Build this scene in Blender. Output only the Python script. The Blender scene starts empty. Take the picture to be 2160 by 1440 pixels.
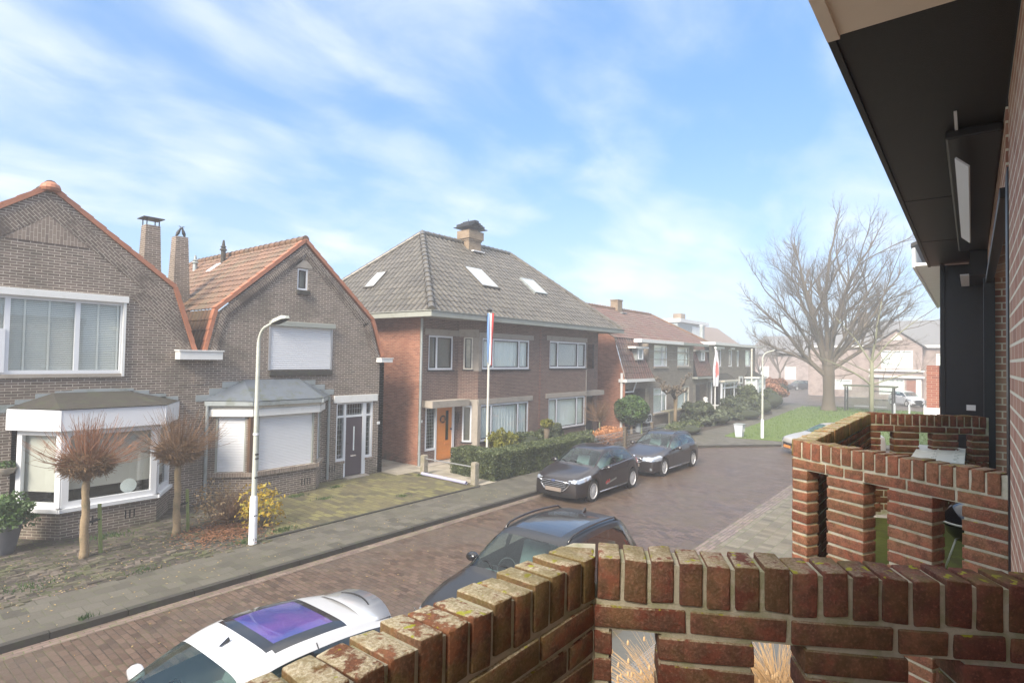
import bpy, bmesh, math, random
import numpy as np
from mathutils import Vector, Matrix, noise as mnoise
PI = math.pi
R = math.radians
scn = bpy.context.scene
COL = scn.collection

# ------------------------------------------------------------------ camera
CH = 4.2
HAZE = 0.0046
cam_d = bpy.data.cameras.new("camera"); cam = bpy.data.objects.new("camera", cam_d); COL.objects.link(cam)
yaw, pit, rol = R(51.05), R(1.57), R(1.045)
fwd = Vector((math.sin(yaw)*math.cos(pit), math.cos(yaw)*math.cos(pit), math.sin(pit)))
r0 = Vector((math.cos(yaw), -math.sin(yaw), 0)); u0 = r0.cross(fwd)
rt = r0*math.cos(rol) + u0*math.sin(rol); up = -r0*math.sin(rol) + u0*math.cos(rol)
cam.matrix_world = Matrix(((rt.x, up.x, -fwd.x, 0), (rt.y, up.y, -fwd.y, 0), (rt.z, up.z, -fwd.z, CH), (0, 0, 0, 1)))
cam_d.sensor_width = 36; cam_d.lens = 1201/2160*36
cam_d.clip_start = 0.05; cam_d.clip_end = 3000
scn.camera = cam
# ------------------------------------------------------------------ light
SUN_AZ, SUN_EL = R(-99), R(38)
scn.view_settings.view_transform = 'Standard'; scn.view_settings.look = 'None'
scn.view_settings.gamma = 1; scn.view_settings.exposure = 1.4
sd = Vector((math.sin(SUN_AZ)*math.cos(SUN_EL), math.cos(SUN_AZ)*math.cos(SUN_EL), math.sin(SUN_EL)))
sl = bpy.data.lights.new("sun", 'SUN'); sl.energy = 3.4; sl.angle = R(24); sl.color = (1, .90, .76)
so = bpy.data.objects.new("sun", sl); COL.objects.link(so)
so.rotation_euler = sd.to_track_quat('Z', 'Y').to_euler()

class NT:
    def __init__(s, tree): s.t = tree; s.n = tree.nodes; s.l = tree.links
    def N(s, typ, props=None, **inp):
        nd = s.n.new(typ)
        for k, v in (props or {}).items(): setattr(nd, k, v)
        for k, v in inp.items():
            key = int(k[1:]) if k[0] == 'i' and k[1:].isdigit() else k.replace('_', ' ')
            sk = nd.inputs[key]
            if isinstance(v, bpy.types.NodeSocket): s.l.new(v, sk)
            else:
                try: sk.default_value = v
                except Exception: sk.default_value = (*v, 1) if hasattr(v, '__len__') else (v, v, v)
        return nd
    def math(s, op, a, b=0.0, c=0.0, clamp=False):
        nd = s.N('ShaderNodeMath', {'operation': op, 'use_clamp': clamp}, i0=a, i1=b, i2=c); return nd.outputs[0]
    def vmath(s, op, a, b=(0, 0, 0)):
        nd = s.N('ShaderNodeVectorMath', {'operation': op}, i0=a, i1=b)
        return nd.outputs[1] if op in ('DOT_PRODUCT', 'LENGTH') else nd.outputs[0]
    def noise(s, vec, scale=5, detail=4, rough=.55, dist=0):
        return s.N('ShaderNodeTexNoise', None, Vector=vec, Scale=scale, Detail=detail, Roughness=rough, Distortion=dist).outputs[0]
    def ramp(s, fac, stops):
        nd = s.N('ShaderNodeValToRGB', None, Fac=fac); cr = nd.color_ramp
        while len(cr.elements) > 1: cr.elements.remove(cr.elements[0])
        for i, (p, c) in enumerate(stops):
            e = cr.elements[0] if i == 0 else cr.elements.new(p)
            e.position = p; e.color = (*c, 1) if len(c) == 3 else c
        return nd.outputs[0]
    def smooth(s, v, lo, hi):
        return s.N('ShaderNodeMapRange', {'interpolation_type': 'SMOOTHSTEP'}, Value=v, From_Min=lo, From_Max=hi).outputs[0]
    def mix(s, f, a, b, mode='MIX'):
        nd = s.N('ShaderNodeMix', {'data_type': 'RGBA', 'blend_type': mode, 'clamp_factor': True}, i0=f)
        for i, v in ((6, a), (7, b)):
            if isinstance(v, bpy.types.NodeSocket): s.l.new(v, nd.inputs[i])
            else: nd.inputs[i].default_value = (*v, 1) if len(v) == 3 else v
        return nd.outputs[2]

W = bpy.data.worlds.new("World"); scn.world = W; W.use_nodes = True
w = NT(W.node_tree); w.n.clear()
sky = w.N('ShaderNodeTexSky', {'sky_type': 'NISHITA', 'sun_disc': False, 'sun_elevation': R(30), 'sun_rotation': SUN_AZ,
    'altitude': 0, 'air_density': 1.0, 'dust_density': 1.2, 'ozone_density': 3.0})
tc = w.N('ShaderNodeTexCoord').outputs['Generated']
sx = w.N('ShaderNodeSeparateXYZ', None, Vector=tc)
zz = w.math('MAXIMUM', sx.outputs[2], 0.0)
den = w.math('ADD', zz, .22)
px_ = w.math('DIVIDE', sx.outputs[0], den); py_ = w.math('DIVIDE', sx.outputs[1], den)
cv = w.N('ShaderNodeCombineXYZ', None, X=px_, Y=py_, Z=0.0).outputs[0]
mp = w.N('ShaderNodeMapping', None, Vector=cv, Rotation=(0, 0, R(28)), Scale=(.9, 1.35, 1)).outputs[0]
big = w.noise(mp, 1.25, 3, .5, .3)
wis = w.noise(mp, 2.3, 8, .58, .35)
cl = w.math('ADD', w.math('MULTIPLY', big, 1.1), w.math('MULTIPLY', wis, .68))
cl = w.smooth(cl, .71, 1.28)
hor = w.smooth(sx.outputs[2], .42, .02)
cl2 = w.math('MAXIMUM', w.math('MULTIPLY', cl, .82), w.math('MULTIPLY', hor, .16))
hs = w.N('ShaderNodeHueSaturation', None, Hue=.497, Saturation=1.12, Value=1.38, Color=sky.outputs[0]).outputs[0]
hi = w.smooth(sx.outputs[2], .57, .74)
blu = w.mix(.55, hs, (.95, 2.45, 5.1))
cc = w.mix(cl2, blu, (6.2, 6.4, 6.7))
cc = w.mix(w.math('MULTIPLY', hi, .95), cc, (9.5, 9.6, 9.9))  # unseen white zenith, added to brighten and neutralise the ambient light
bgn = w.N('ShaderNodeBackground', None, Color=cc, Strength=.075)
ow = w.N('ShaderNodeOutputWorld', None, Surface=bgn.outputs[0])

# ------------------------------------------------------------------ mesh builder
class MB:
    def __init__(s): s.v = []; s.f = []; s.m = []; s.a = []
    def add(s, vs, fs, mi=0, a=None, M=None):
        b = len(s.v)
        s.v += [tuple(M @ Vector(p)) for p in vs] if M else [tuple(p) for p in vs]
        s.f += [tuple(b+i for i in f) for f in fs]; s.m += [mi]*len(fs)
        s.a += [0.0 if a is None else a]*len(vs)
    def box(s, x0, x1, y0, y1, z0, z1, mi=0, a=None, M=None):
        s.add([(x0,y0,z0),(x1,y0,z0),(x1,y1,z0),(x0,y1,z0),(x0,y0,z1),(x1,y0,z1),(x1,y1,z1),(x0,y1,z1)],
              [(0,3,2,1),(4,5,6,7),(0,1,5,4),(1,2,6,5),(2,3,7,6),(3,0,4,7)], mi, a, M)
    def poly(s, pts, mi=0, M=None): s.add(pts, [tuple(range(len(pts)))], mi, None, M)
    def prism(s, pts, d, mi=0, M=None):   # pts 3d loop, d extrusion vector
        n = len(pts); d = Vector(d)
        vs = [Vector(p) for p in pts]; vs = vs+[p+d for p in vs]
        s.add(vs, [tuple(range(n))[::-1], tuple(range(n, 2*n))]+[(i, (i+1) % n, n+(i+1) % n, n+i) for i in range(n)], mi, None, M)
    def tube(s, path, rad, n=8, mi=0, cap=True, M=None):
        P = [Vector(p) for p in path]; k = len(P)
        if not hasattr(rad, '__len__'): rad = [rad]*k
        vs = []; ref = None
        for i in range(k):
            t = (P[min(i+1, k-1)]-P[max(i-1, 0)])
            if t.length < 1e-9: t = Vector((0, 0, 1))
            t.normalize()
            if ref is None: ref = Vector((0, 0, 1)) if abs(t.z) < .9 else Vector((1, 0, 0))
            a = t.cross(ref); a.normalize(); b = t.cross(a); ref = -b if False else a.cross(t)
            for j in range(n):
                th = 2*PI*j/n; vs.append(P[i]+a*(math.cos(th)*rad[i])+b*(math.sin(th)*rad[i]))
        fs = [(i*n+j, i*n+(j+1) % n, (i+1)*n+(j+1) % n, (i+1)*n+j) for i in range(k-1) for j in range(n)]
        if cap: fs += [tuple(range(n))[::-1], tuple((k-1)*n+j for j in range(n))]
        s.add(vs, fs, mi, None, M)
    def lathe(s, prof, n=24, mi=0, M=None, cap=True):   # prof (r,z) around z
        vs = [(r*math.cos(2*PI*j/n), r*math.sin(2*PI*j/n), z) for r, z in prof for j in range(n)]
        k = len(prof)
        fs = [(i*n+j, i*n+(j+1) % n, (i+1)*n+(j+1) % n, (i+1)*n+j) for i in range(k-1) for j in range(n)]
        if cap: fs += [tuple(range(n))[::-1], tuple((k-1)*n+j for j in range(n))]
        s.add(vs, fs, mi, None, M)
    def build(s, name, mats, parent=None, smooth=False, loc=None, bevel=0):
        me = bpy.data.meshes.new(name)
        me.from_pydata(s.v, [], s.f)
        if not isinstance(mats, (list, tuple)): mats = [mats]
        for m_ in mats: me.materials.append(m_)
        if len(mats) > 1: me.polygons.foreach_set('material_index', s.m)
        if any(s.a):
            at = me.attributes.new('rnd', 'FLOAT', 'POINT'); at.data.foreach_set('value', s.a)
        if smooth:
            me.polygons.foreach_set('use_smooth', [True]*len(me.polygons))
            if smooth is not True:
                try: me.set_sharp_from_angle(angle=R(smooth))
                except Exception: pass
        me.update()
        o = bpy.data.objects.new(name, me); COL.objects.link(o)
        if parent: o.parent = parent
        if loc: o.location = loc
        if bevel:
            b = o.modifiers.new('bevel', 'BEVEL'); b.width = bevel; b.segments = 2; b.limit_method = 'ANGLE'
        return o
def tag(o, label=None, cat=None, group=None, kind=None):
    if label: o['label'] = label
    if cat: o['category'] = cat
    if group: o['group'] = group
    if kind: o['kind'] = kind
    return o
def thing(name, label, cat, loc=(0, 0, 0), rz=0, group=None):
    o = bpy.data.objects.new(name, None); COL.objects.link(o); o.empty_display_size = .2
    o.location = loc; o.rotation_euler = (0, 0, rz)
    return tag(o, label, cat, group)
def kids(o): return [c for c in COL.objects if c.parent == o]
def copy_tree(o, parent=None):
    c = o.copy(); COL.objects.link(c); c.parent = parent
    for ch in kids(o): copy_tree(ch, c)
    return c
def basis(o, u, v, n):   # matrix from local (u,v,n) axes
    u, v, n = Vector(u), Vector(v), Vector(n)
    return Matrix(((u.x, v.x, n.x, o[0]), (u.y, v.y, n.y, o[1]), (u.z, v.z, n.z, o[2]), (0, 0, 0, 1)))

# ------------------------------------------------------------------ materials
MATS = {}
def new_mat(name):
    m = bpy.data.materials.new(name); m.use_nodes = True; t = NT(m.node_tree); t.n.clear(); return m, t
def finish(t, col, rough=.7, bump=None, bs=.3, bd=.01, metal=0, spec=.5, coat=0, extra=None):
    kw = dict(Base_Color=col, Roughness=rough, Metallic=metal)
    p = t.N('ShaderNodeBsdfPrincipled', None, **kw)
    p.inputs['Specular IOR Level'].default_value = spec
    if coat: p.inputs['Coat Weight'].default_value = coat; p.inputs['Coat Roughness'].default_value = .06
    if bump is not None:
        b = t.N('ShaderNodeBump', None, Height=bump, Strength=bs, Distance=bd)
        t.l.new(b.outputs[0], p.inputs['Normal'])
    t.N('ShaderNodeOutputMaterial', None, Surface=p.outputs[0]); return p
def plain(name, c, rough=.6, metal=0, var=.12, scale=8, spec=.5, coat=0, bs=.0, bd=.004, dirt=None):
    if name in MATS: return MATS[name]
    m, t = new_mat(name)
    P = t.N('ShaderNodeNewGeometry').outputs['Position']
    n = t.noise(P, scale, 5, .6)
    col = t.mix(n, tuple(x*(1-var) for x in c), tuple(min(1, x*(1+var)) for x in c))
    if dirt:
        d = t.smooth(t.noise(P, 3.1, 6, .7), .48, .66); col = t.mix(t.math('MULTIPLY', d, dirt[1]), col, dirt[0])
    finish(t, col, rough, t.noise(P, scale*6, 4) if bs else None, bs, bd, metal, spec, coat)
    MATS[name] = m; return m
def wall_uv(t):
    g = t.N('ShaderNodeNewGeometry'); P = g.outputs['Position']; Nn = g.outputs['True Normal']
    tan = t.vmath('NORMALIZE', t.vmath('CROSS_PRODUCT', Nn, (0.001, 0.0005, 1)))
    u = t.vmath('DOT_PRODUCT', P, tan); z = t.N('ShaderNodeSeparateXYZ', None, Vector=P).outputs[2]
    return P, u, z, Nn
def brick(name, c1, c2, mortar, bw=.22, bh=.0625, ms=.010, dirt=None, rot=None, offset=.5, rough=.85, moss=0, sat=.0):
    m, t = new_mat(name); P, u, z, Nn = wall_uv(t)
    uv = t.N('ShaderNodeCombineXYZ', None, X=u, Y=z, Z=0.0).outputs[0]
    if rot is not None: uv = t.N('ShaderNodeMapping', None, Vector=uv, Rotation=(0, 0, rot)).outputs[0]
    b = t.N('ShaderNodeTexBrick', {'offset': offset}, Vector=uv, Color1=(0, 0, 0), Color2=(1, 1, 1), Mortar=(.5, .5, .5), Scale=1.0,
            Mortar_Size=ms/2, Mortar_Smooth=.2, Bias=0.0, Brick_Width=bw, Row_Height=bh)
    cb = t.ramp(b.outputs[0], [(0, c1), (.35, tuple((x*.6+y*.4) for x, y in zip(c1, c2))), (.7, c2), (1, tuple(x*.78 for x in c1))])
    n1 = t.noise(P, 1.3, 4, .6); n2 = t.noise(P, 40, 3, .6)
    cb = t.mix(t.math('MULTIPLY', n2, .5), cb, tuple(x*.6 for x in c1))
    col = t.mix(b.outputs[1], cb, mortar)
    col = t.mix(t.smooth(n1, .42, .72), col, tuple(x*.62 for x in c1), 'MIX') if dirt is None else t.mix(t.math('MULTIPLY', t.smooth(n1, .45, .7), dirt[1]), col, dirt[0])
    if moss:
        mz = t.math('MULTIPLY', t.smooth(z, .55, .0), t.smooth(t.noise(P, 2.2, 4), .4, .65))
        col = t.mix(t.math('MULTIPLY', mz, moss), col, (.045, .055, .028))
    h = t.math('SUBTRACT', t.math('MULTIPLY', n2, .3), b.outputs[1])
    finish(t, col, rough, h, .5, .006); return m
def tiles(name, c1, c2, moss=(.09, .09, .05), mf=.5, rough=.55, wet=0, wc=None):
    m, t = new_mat(name); P = t.N('ShaderNodeNewGeometry').outputs['Position']
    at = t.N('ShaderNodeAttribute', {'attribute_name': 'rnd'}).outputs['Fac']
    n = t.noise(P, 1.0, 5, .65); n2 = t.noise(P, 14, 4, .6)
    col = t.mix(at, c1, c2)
    col = t.mix(t.math('MULTIPLY', t.smooth(n, .42, .7), mf), col, moss)
    col = t.mix(t.math('MULTIPLY', t.smooth(n2, .45, .75), .45), col, tuple(x*.55 for x in c1))
    finish(t, col, rough, n2, .3, .01, spec=.5); return m
def leafm(name, c1, c2, rough=.6, trans=.25):
    m, t = new_mat(name); P = t.N('ShaderNodeNewGeometry').outputs['Position']
    at = t.N('ShaderNodeAttribute', {'attribute_name': 'rnd'}).outputs['Fac']
    col = t.mix(at, c1, c2); col = t.mix(t.smooth(t.noise(P, 3.0, 3), .35, .7), col, tuple(x*.65 for x in c1))
    p = t.N('ShaderNodeBsdfPrincipled', None, Base_Color=col, Roughness=rough)
    tr = t.N('ShaderNodeBsdfTranslucent', None, Color=col)
    mx = t.N('ShaderNodeMixShader', None, i0=trans, i1=p.outputs[0], i2=tr.outputs[0])
    t.N('ShaderNodeOutputMaterial', None, Surface=mx.outputs[0]); return m
def glass(name, tint=(.75, .85, .84), refl=.12, rough=.02):
    m, t = new_mat(name)
    g = t.N('ShaderNodeNewGeometry'); c = t.math('ABSOLUTE', t.vmath('DOT_PRODUCT', g.outputs['Normal'], g.outputs['Incoming']))
    f = t.math('ADD', t.math('MULTIPLY', t.math('POWER', t.math('SUBTRACT', 1.0, c, clamp=True), 4.0), .8), refl, clamp=True)
    tr = t.N('ShaderNodeBsdfTransparent', None, Color=tint); gl = t.N('ShaderNodeBsdfGlossy', None, Color=(.9, .95, .95), Roughness=rough)
    mx = t.N('ShaderNodeMixShader', None, i0=f, i1=tr.outputs[0], i2=gl.outputs[0])
    t.N('ShaderNodeOutputMaterial', None, Surface=mx.outputs[0]); return m

M_brown = brick('brick_brown', (.140, .104, .083), (.235, .178, .145), (.50, .45, .38), ms=.012, dirt=((.10, .085, .065), .5), moss=.5)
M_brown2 = brick('brick_brown_gable', (.155, .115, .09), (.245, .185, .15), (.48, .43, .36), ms=.012, dirt=((.12, .10, .078), .4))
M_herr = brick('brick_brown_band', (.13, .098, .078), (.22, .168, .135), (.50, .45, .38), bw=.2, bh=.065, rot=R(-46))
M_purp = brick('brick_plum', (.125, .072, .058), (.20, .118, .092), (.34, .285, .24), dirt=((.13, .08, .065), .4), moss=.4)
M_red = brick('brick_red_side', (.27, .10, .058), (.45, .20, .12), (.38, .28, .21), dirt=((.25, .10, .06), .6), moss=.7)
M_red2 = brick('brick_dark_red', (.24, .08, .055), (.33, .13, .085), (.36, .29, .23), dirt=((.16, .07, .05), .4))
M_tan = brick('brick_tan', (.22, .185, .15), (.30, .26, .205), (.31, .27, .22), dirt=((.17, .145, .12), .4))
M_tan2 = brick('brick_cream', (.36, .31, .23), (.44, .38, .29), (.33, .28, .22))
M_ours = brick('brick_facade', (.44, .20, .13), (.54, .31, .21), (.74, .68, .53), bw=.22, bh=.063, ms=.013, dirt=((.60, .46, .30), .5))
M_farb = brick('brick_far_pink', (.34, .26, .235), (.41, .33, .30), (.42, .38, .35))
M_white = plain('white_paint', (.70, .70, .68), .45, var=.04, dirt=((.55, .55, .50), .35))
M_pvc = plain('white_frame', (.70, .715, .74), .35, var=.03)
M_cream = plain('cream_paint', (.62, .58, .50), .5, var=.06, dirt=((.35, .33, .27), .5))
M_zinc = plain('zinc', (.33, .36, .36), .5, .3, .15, 6, dirt=((.16, .18, .13), .5))
M_zroof = plain('zinc_roof', (.125, .145, .17), .5, .2, .25, 4, dirt=((.09, .10, .05), .6))
M_bitu = plain('bitumen', (.042, .038, .031), .85, 0, .4, 9, bs=.4, dirt=((.05, .06, .03), .6))
M_gut = plain('grey_green_paint', (.30, .315, .28), .6, 0, .08, 5, dirt=((.22, .22, .18), .4))
M_conc = plain('stone_lintel', (.34, .30, .255), .85, 0, .15, 20, bs=.3, dirt=((.22, .20, .16), .5))
M_dark = plain('dark_grey', (.02, .02, .022), .5, 0, .2)
M_black = plain('black_paint', (.012, .012, .013), .42, 0, .3, 30, bs=.15)
M_room = plain('room_dark', (.018, .017, .016), .9)
M_shut = plain('shutter_white', (.72, .73, .75), .4, var=.02)
M_curt = plain('net_curtain', (.80, .84, .82), .9, var=.1, scale=3)
M_curt2 = plain('light_curtain', (.82, .86, .83), .9, var=.05, scale=3)
M_blind = plain('white_blind', (.68, .68, .64), .6, var=.05)
M_door = plain('orange_wood', (.62, .22, .045), .35, 0, .2, 14)
M_door2 = plain('plum_door', (.075, .055, .068), .4)
M_chrome = plain('chrome', (.75, .76, .78), .18, 1, .05)
M_steel = plain('steel_tube', (.45, .46, .47), .4, .7, .1)
M_lampw = plain('post_grey_green', (.46, .48, .43), .5, 0, .08, dirt=((.28, .31, .22), .5))
M_lampb = plain('post_white', (.70, .72, .77), .45, 0, .04, dirt=((.35, .36, .33), .3))
M_glass = glass('window_glass', (.93, .96, .95), .09)
M_glassd = glass('window_glass_dark', (.35, .4, .4), .10)
M_verge = plain('orange_verge_tile', (.37, .145, .078), .6, 0, .3, 9, bs=.3, dirt=((.30, .12, .06), .6))
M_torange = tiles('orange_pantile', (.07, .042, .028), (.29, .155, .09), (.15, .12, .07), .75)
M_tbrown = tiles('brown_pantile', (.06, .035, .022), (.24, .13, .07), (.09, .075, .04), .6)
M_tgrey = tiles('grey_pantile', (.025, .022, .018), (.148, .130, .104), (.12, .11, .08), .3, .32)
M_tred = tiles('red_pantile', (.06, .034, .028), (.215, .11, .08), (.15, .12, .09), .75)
M_wood = plain('bleached_wood', (.23, .21, .14), .85, 0, .25, 12)
M_bark = plain('bark_brown', (.115, .092, .066), .9, 0, .35, 14, bs=.5)
M_bark2 = plain('bark_tan', (.27, .20, .12), .9, 0, .45, 24, bs=.9, bd=.01, dirt=((.12, .11, .06), .5))
M_barkg = plain('bark_green', (.21, .21, .13), .9, 0, .3, 14)
M_twig = plain('twig_brown', (.17, .10, .055), .9, 0, .35, 6)
M_twig2 = plain('twig_red', (.24, .115, .062), .85, 0, .35, 6)
M_twigd = plain('twig_core', (.17, .105, .055), .95, 0, .4, 25)
M_stake = plain('green_stake', (.20, .24, .08), .85, 0, .2, 10)
M_plast = plain('black_plastic', (.02, .02, .02), .55)
# ------------------------------------------------------------------ ground materials
def paver(name, c1, c2, mortar, bw, bh, ms, swap=False, rough=(.45, .8), moss=None, bumpd=.006, patch=None, off=.5, wear=None, rotz=0):
    m, t = new_mat(name); P = t.N('ShaderNodeNewGeometry').outputs['Position']
    uv = t.N('ShaderNodeMapping', None, Vector=P, Rotation=(0, 0, (PI/2 if swap else 0)+rotz)).outputs[0]
    wob = t.N('ShaderNodeTexNoise', None, Vector=P, Scale=.6, Detail=2.0).outputs[1]
    uv = t.vmath('ADD', uv, t.vmath('MULTIPLY', wob, (.10, .10, 0)))
    b = t.N('ShaderNodeTexBrick', {'offset': off}, Vector=uv, Color1=(0, 0, 0), Color2=(1, 1, 1), Mortar=(.5, .5, .5), Scale=1.0,
            Mortar_Size=ms/2, Mortar_Smooth=.3, Bias=0.0, Brick_Width=bw, Row_Height=bh)
    c = t.ramp(b.outputs[0], [(0, c1), (.5, c2), (1, tuple(x*.7 for x in c1))])
    n1 = t.noise(P, .55, 5, .6); n2 = t.noise(P, 30, 4, .65); n3 = t.noise(P, 4.5, 5, .7)
    c = t.mix(b.outputs[1], c, mortar)
    c = t.mix(t.math('MULTIPLY', t.smooth(n2, .4, .7), .35), c, tuple(x*.55 for x in c1))
    if patch: c = t.mix(t.math('MULTIPLY', t.smooth(n1, .42, .66), patch[1]), c, patch[0])
    if moss:
        mk = t.math('MULTIPLY', t.smooth(t.math('ADD', n3, t.math('MULTIPLY', b.outputs[1], .16)), moss[2], moss[2]+.12), moss[1])
        c = t.mix(mk, c, moss[0])
    rr = t.N('ShaderNodeMapRange', None, Value=t.math('ADD', t.math('MULTIPLY', n1, .6), t.math('MULTIPLY', n3, .4)), From_Min=.35, From_Max=.65, To_Min=rough[0], To_Max=rough[1]).outputs[0]
    h = t.math('SUBTRACT', t.math('MULTIPLY', n2, .35), b.outputs[1])
    h = t.math('ADD', h, t.math('MULTIPLY', b.outputs[0], .35))
    finish(t, c, rr, h, .8, bumpd, spec=.5); return m
M_road = paver('road_brick', (.080, .049, .034), (.138, .090, .066), (.030, .024, .018), .21, .105, .014, True, (.30, .60),
               moss=((.105, .095, .04), .6, .60), patch=((.085, .066, .052), .65), bumpd=.014)
M_walk = paver('footpath_tile', (.082, .075, .060), (.120, .110, .090), (.05, .05, .032), .30, .30, .012, False, (.6, .85),
               moss=((.13, .145, .055), .5, .60), patch=((.085, .08, .055), .6), bumpd=.005)
M_walk2 = paver('near_footpath', (.125, .108, .080), (.19, .168, .128), (.10, .11, .055), .20, .30, .016, False, (.55, .8),
                moss=((.13, .15, .05), .5, .60), patch=((.15, .125, .09), .5), bumpd=.004, rotz=R(0))
M_strip = paver('gutter_brick', (.17, .12, .105), (.23, .17, .145), (.07, .06, .045), .21, .085, .014, False, (.4, .65), moss=((.13, .17, .05), .6, .56), bumpd=.006)
M_lawn = paver('mossy_driveway', (.085, .075, .045), (.19, .175, .065), (.05, .048, .02), .40, .20, .02, True, (.8, .95),
               moss=((.075, .065, .045), .8, .54), patch=((.12, .10, .05), .65), bumpd=.015)
M_path = paver('pale_path', (.34, .30, .24), (.40, .36, .29), (.20, .18, .13), .40, .40, .012, False, (.7, .9), moss=((.20, .20, .10), .6, .6))
M_cob = paver('mossy_cobble', (.04, .031, .025), (.14, .115, .095), (.018, .014, .010), .24, .13, .03, False, (.7, .95),
              moss=((.065, .085, .02), .8, .58), patch=((.026, .020, .016), .92), bumpd=.03)
M_kerb = plain('kerb_stone', (.038, .034, .029), .7, 0, .3, 8, bs=.3, dirt=((.05, .06, .025), .5))
M_soil = plain('soil', (.05, .038, .027), .95, 0, .5, 12, bs=.8, bd=.02)
M_grass = plain('lawn_ground', (.10, .15, .035), .9, 0, .35, 3, bs=.8, bd=.03)
M_asph = plain('grey_ground', (.11, .112, .105), .8, 0, .2, 20)

def sheet(name, pts, z, m, kind='structure', th=0):
    b = MB()
    if th: b.prism([(x, y, z-th) for x, y in pts], (0, 0, th))
    else: b.poly([(x, y, z) for x, y in pts])
    o = b.build(name, m); tag(o, kind=kind); return o
RZ = -.10
sheet('ground', [(-1500, -1500), (1500, -1500), (1500, 1500), (-1500, 1500)], -.16, M_asph)
sheet('road', [(-60, -70), (150, -70), (150, 70), (-60, 70)], RZ, M_road)
arc = [(26.6, 10.63), (27.7, 10.5), (28.7, 9.75), (30.0, 8.7), (31.4, 7.5), (33.0, 5.2), (34.2, 2.5), (34.8, -1), (34.8, -40)]
sheet('footpath', [(-45, 10.75)]+[(x+(.08 if y < 10.6 else 0), y+.12) for x, y in arc]+[(62.6, -40), (63, 12), (70, 30), (70, 60), (-45, 60)], 0, M_walk, th=.11)
b = MB()   # raised kerb running along the footpath edge
pts = [(-45, 10.63)]+arc
for i in range(len(pts)-1):
    p, q = Vector(pts[i]), Vector(pts[i+1]); L = (q-p).length; d = (q-p)/L; nrm = Vector((-d.y, d.x)) if d.x > 0 or d.y < 0 else Vector((-d.y, d.x))
    k = max(1, int(L/1.0))
    for j in range(k):
        a0 = p+d*(L*j/k+.006); a1 = p+d*(L*(j+1)/k-.006); dz = random.Random(i*97+j).uniform(-.004, .004)
        b.prism([(a0.x, a0.y, RZ-.02), (a1.x, a1.y, RZ-.02), (a1.x+nrm.x*.118, a1.y+nrm.y*.118, RZ-.02), (a0.x+nrm.x*.118, a0.y+nrm.y*.118, RZ-.02)], (0, 0, .125+dz))
tag(b.build('kerb', M_kerb), kind='structure')
sheet('gutter_strip', [(-45, 10.38), (27.0, 10.38), (27.0, 10.62), (-45, 10.62)], RZ+.004, M_strip)
sheet('road_edge_strip', [(-45, 4.55), (24.0, 4.55), (24.0, 4.97), (-45, 4.97)], RZ+.004, M_strip)
sheet('near_footpath', [(-45, -3), (30, -12), (27, 0), (25.6, 3.2), (24, 4.3), (22.5, 4.55), (-45, 4.55)], -.05, M_walk2, th=.07)
sheet('near_front_garden', [(-6, -.2), (11, -.2), (11, 4.25), (-6, 4.25)], -.03, M_asph)
sheet('cobbled_front_garden', [(-8, 12.0), (6.62, 12.25), (8.0, 14.5), (8.0, 17), (-8, 17)], .004, M_cob)
sheet('mossy_driveway', [(6.64, 12.45), (13.8, 12.45), (13.8, 15.6), (13.3, 15.6), (13.3, 17), (8.0, 17), (8.0, 14.5)], .008, M_lawn)
b = MB(); b.box(6.66, 13.8, 12.37, 12.45, -.02, .03); tag(b.build('driveway_edging', M_kerb), kind='structure')
sheet('side_path', [(13.98, 12.45), (14.75, 12.45), (14.9, 14.7), (17.2, 14.9), (17.4, 17.2), (14.7, 17.2), (14.7, 30), (13.1, 30), (13.1, 15.62), (13.98, 15.62)], .010, M_path)
sheet('garden_soil', [(14.8, 12.5), (48.5, 12.4), (58, 15.0), (58, 17), (17.42, 17), (17.25, 14.75), (14.95, 14.6)], .006, M_soil)
# grass island
rg = random.Random(5)
b = MB()
gp = [(32.35, 10.75), (32.2, 9.7), (32.6, 7.9), (34.2, 5.8), (35.6, 3.0), (36.0, -1), (36.0, -30), (61.5, -30), (61.8, 2), (61, 10), (59.4, 12.5)]
b.prism([(x, y, .0) for x, y in gp], (0, 0, .035)); tag(b.build('grass_verge', M_grass), kind='structure')
def inpoly(x, y, P):
    c = False; j = len(P)-1
    for i in range(len(P)):
        if (P[i][1] > y) != (P[j][1] > y) and x < (P[j][0]-P[i][0])*(y-P[i][1])/(P[j][1]-P[i][1])+P[i][0]: c = not c
        j = i
    return c
M_blade = leafm('grass_blade', (.10, .17, .03), (.19, .26, .06), .7)
b = MB(); n = 0
while n < 26000:
    t_ = rg.random()**1.6; x = 31.5+t_*30; y = rg.uniform(-6, 13)
    if not inpoly(x, y, gp): continue
    n += 1; h = rg.uniform(.03, .09)*(1+t_); a = rg.uniform(0, PI); wv = .012*(1+2*t_); dx, dy = math.cos(a)*wv, math.sin(a)*wv; lx, ly = rg.uniform(-.04, .04), rg.uniform(-.04, .04)
    b.add([(x-dx, y-dy, .03), (x+dx, y+dy, .03), (x+lx, y+ly, .03+h)], [(0, 1, 2)], 0, rg.random())
tag(b.build('grass', M_blade), 'short green grass on the verge around the big bare tree', 'grass', kind='stuff')
# low hill line / far ground haze-coloured woods are added with the background

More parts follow.
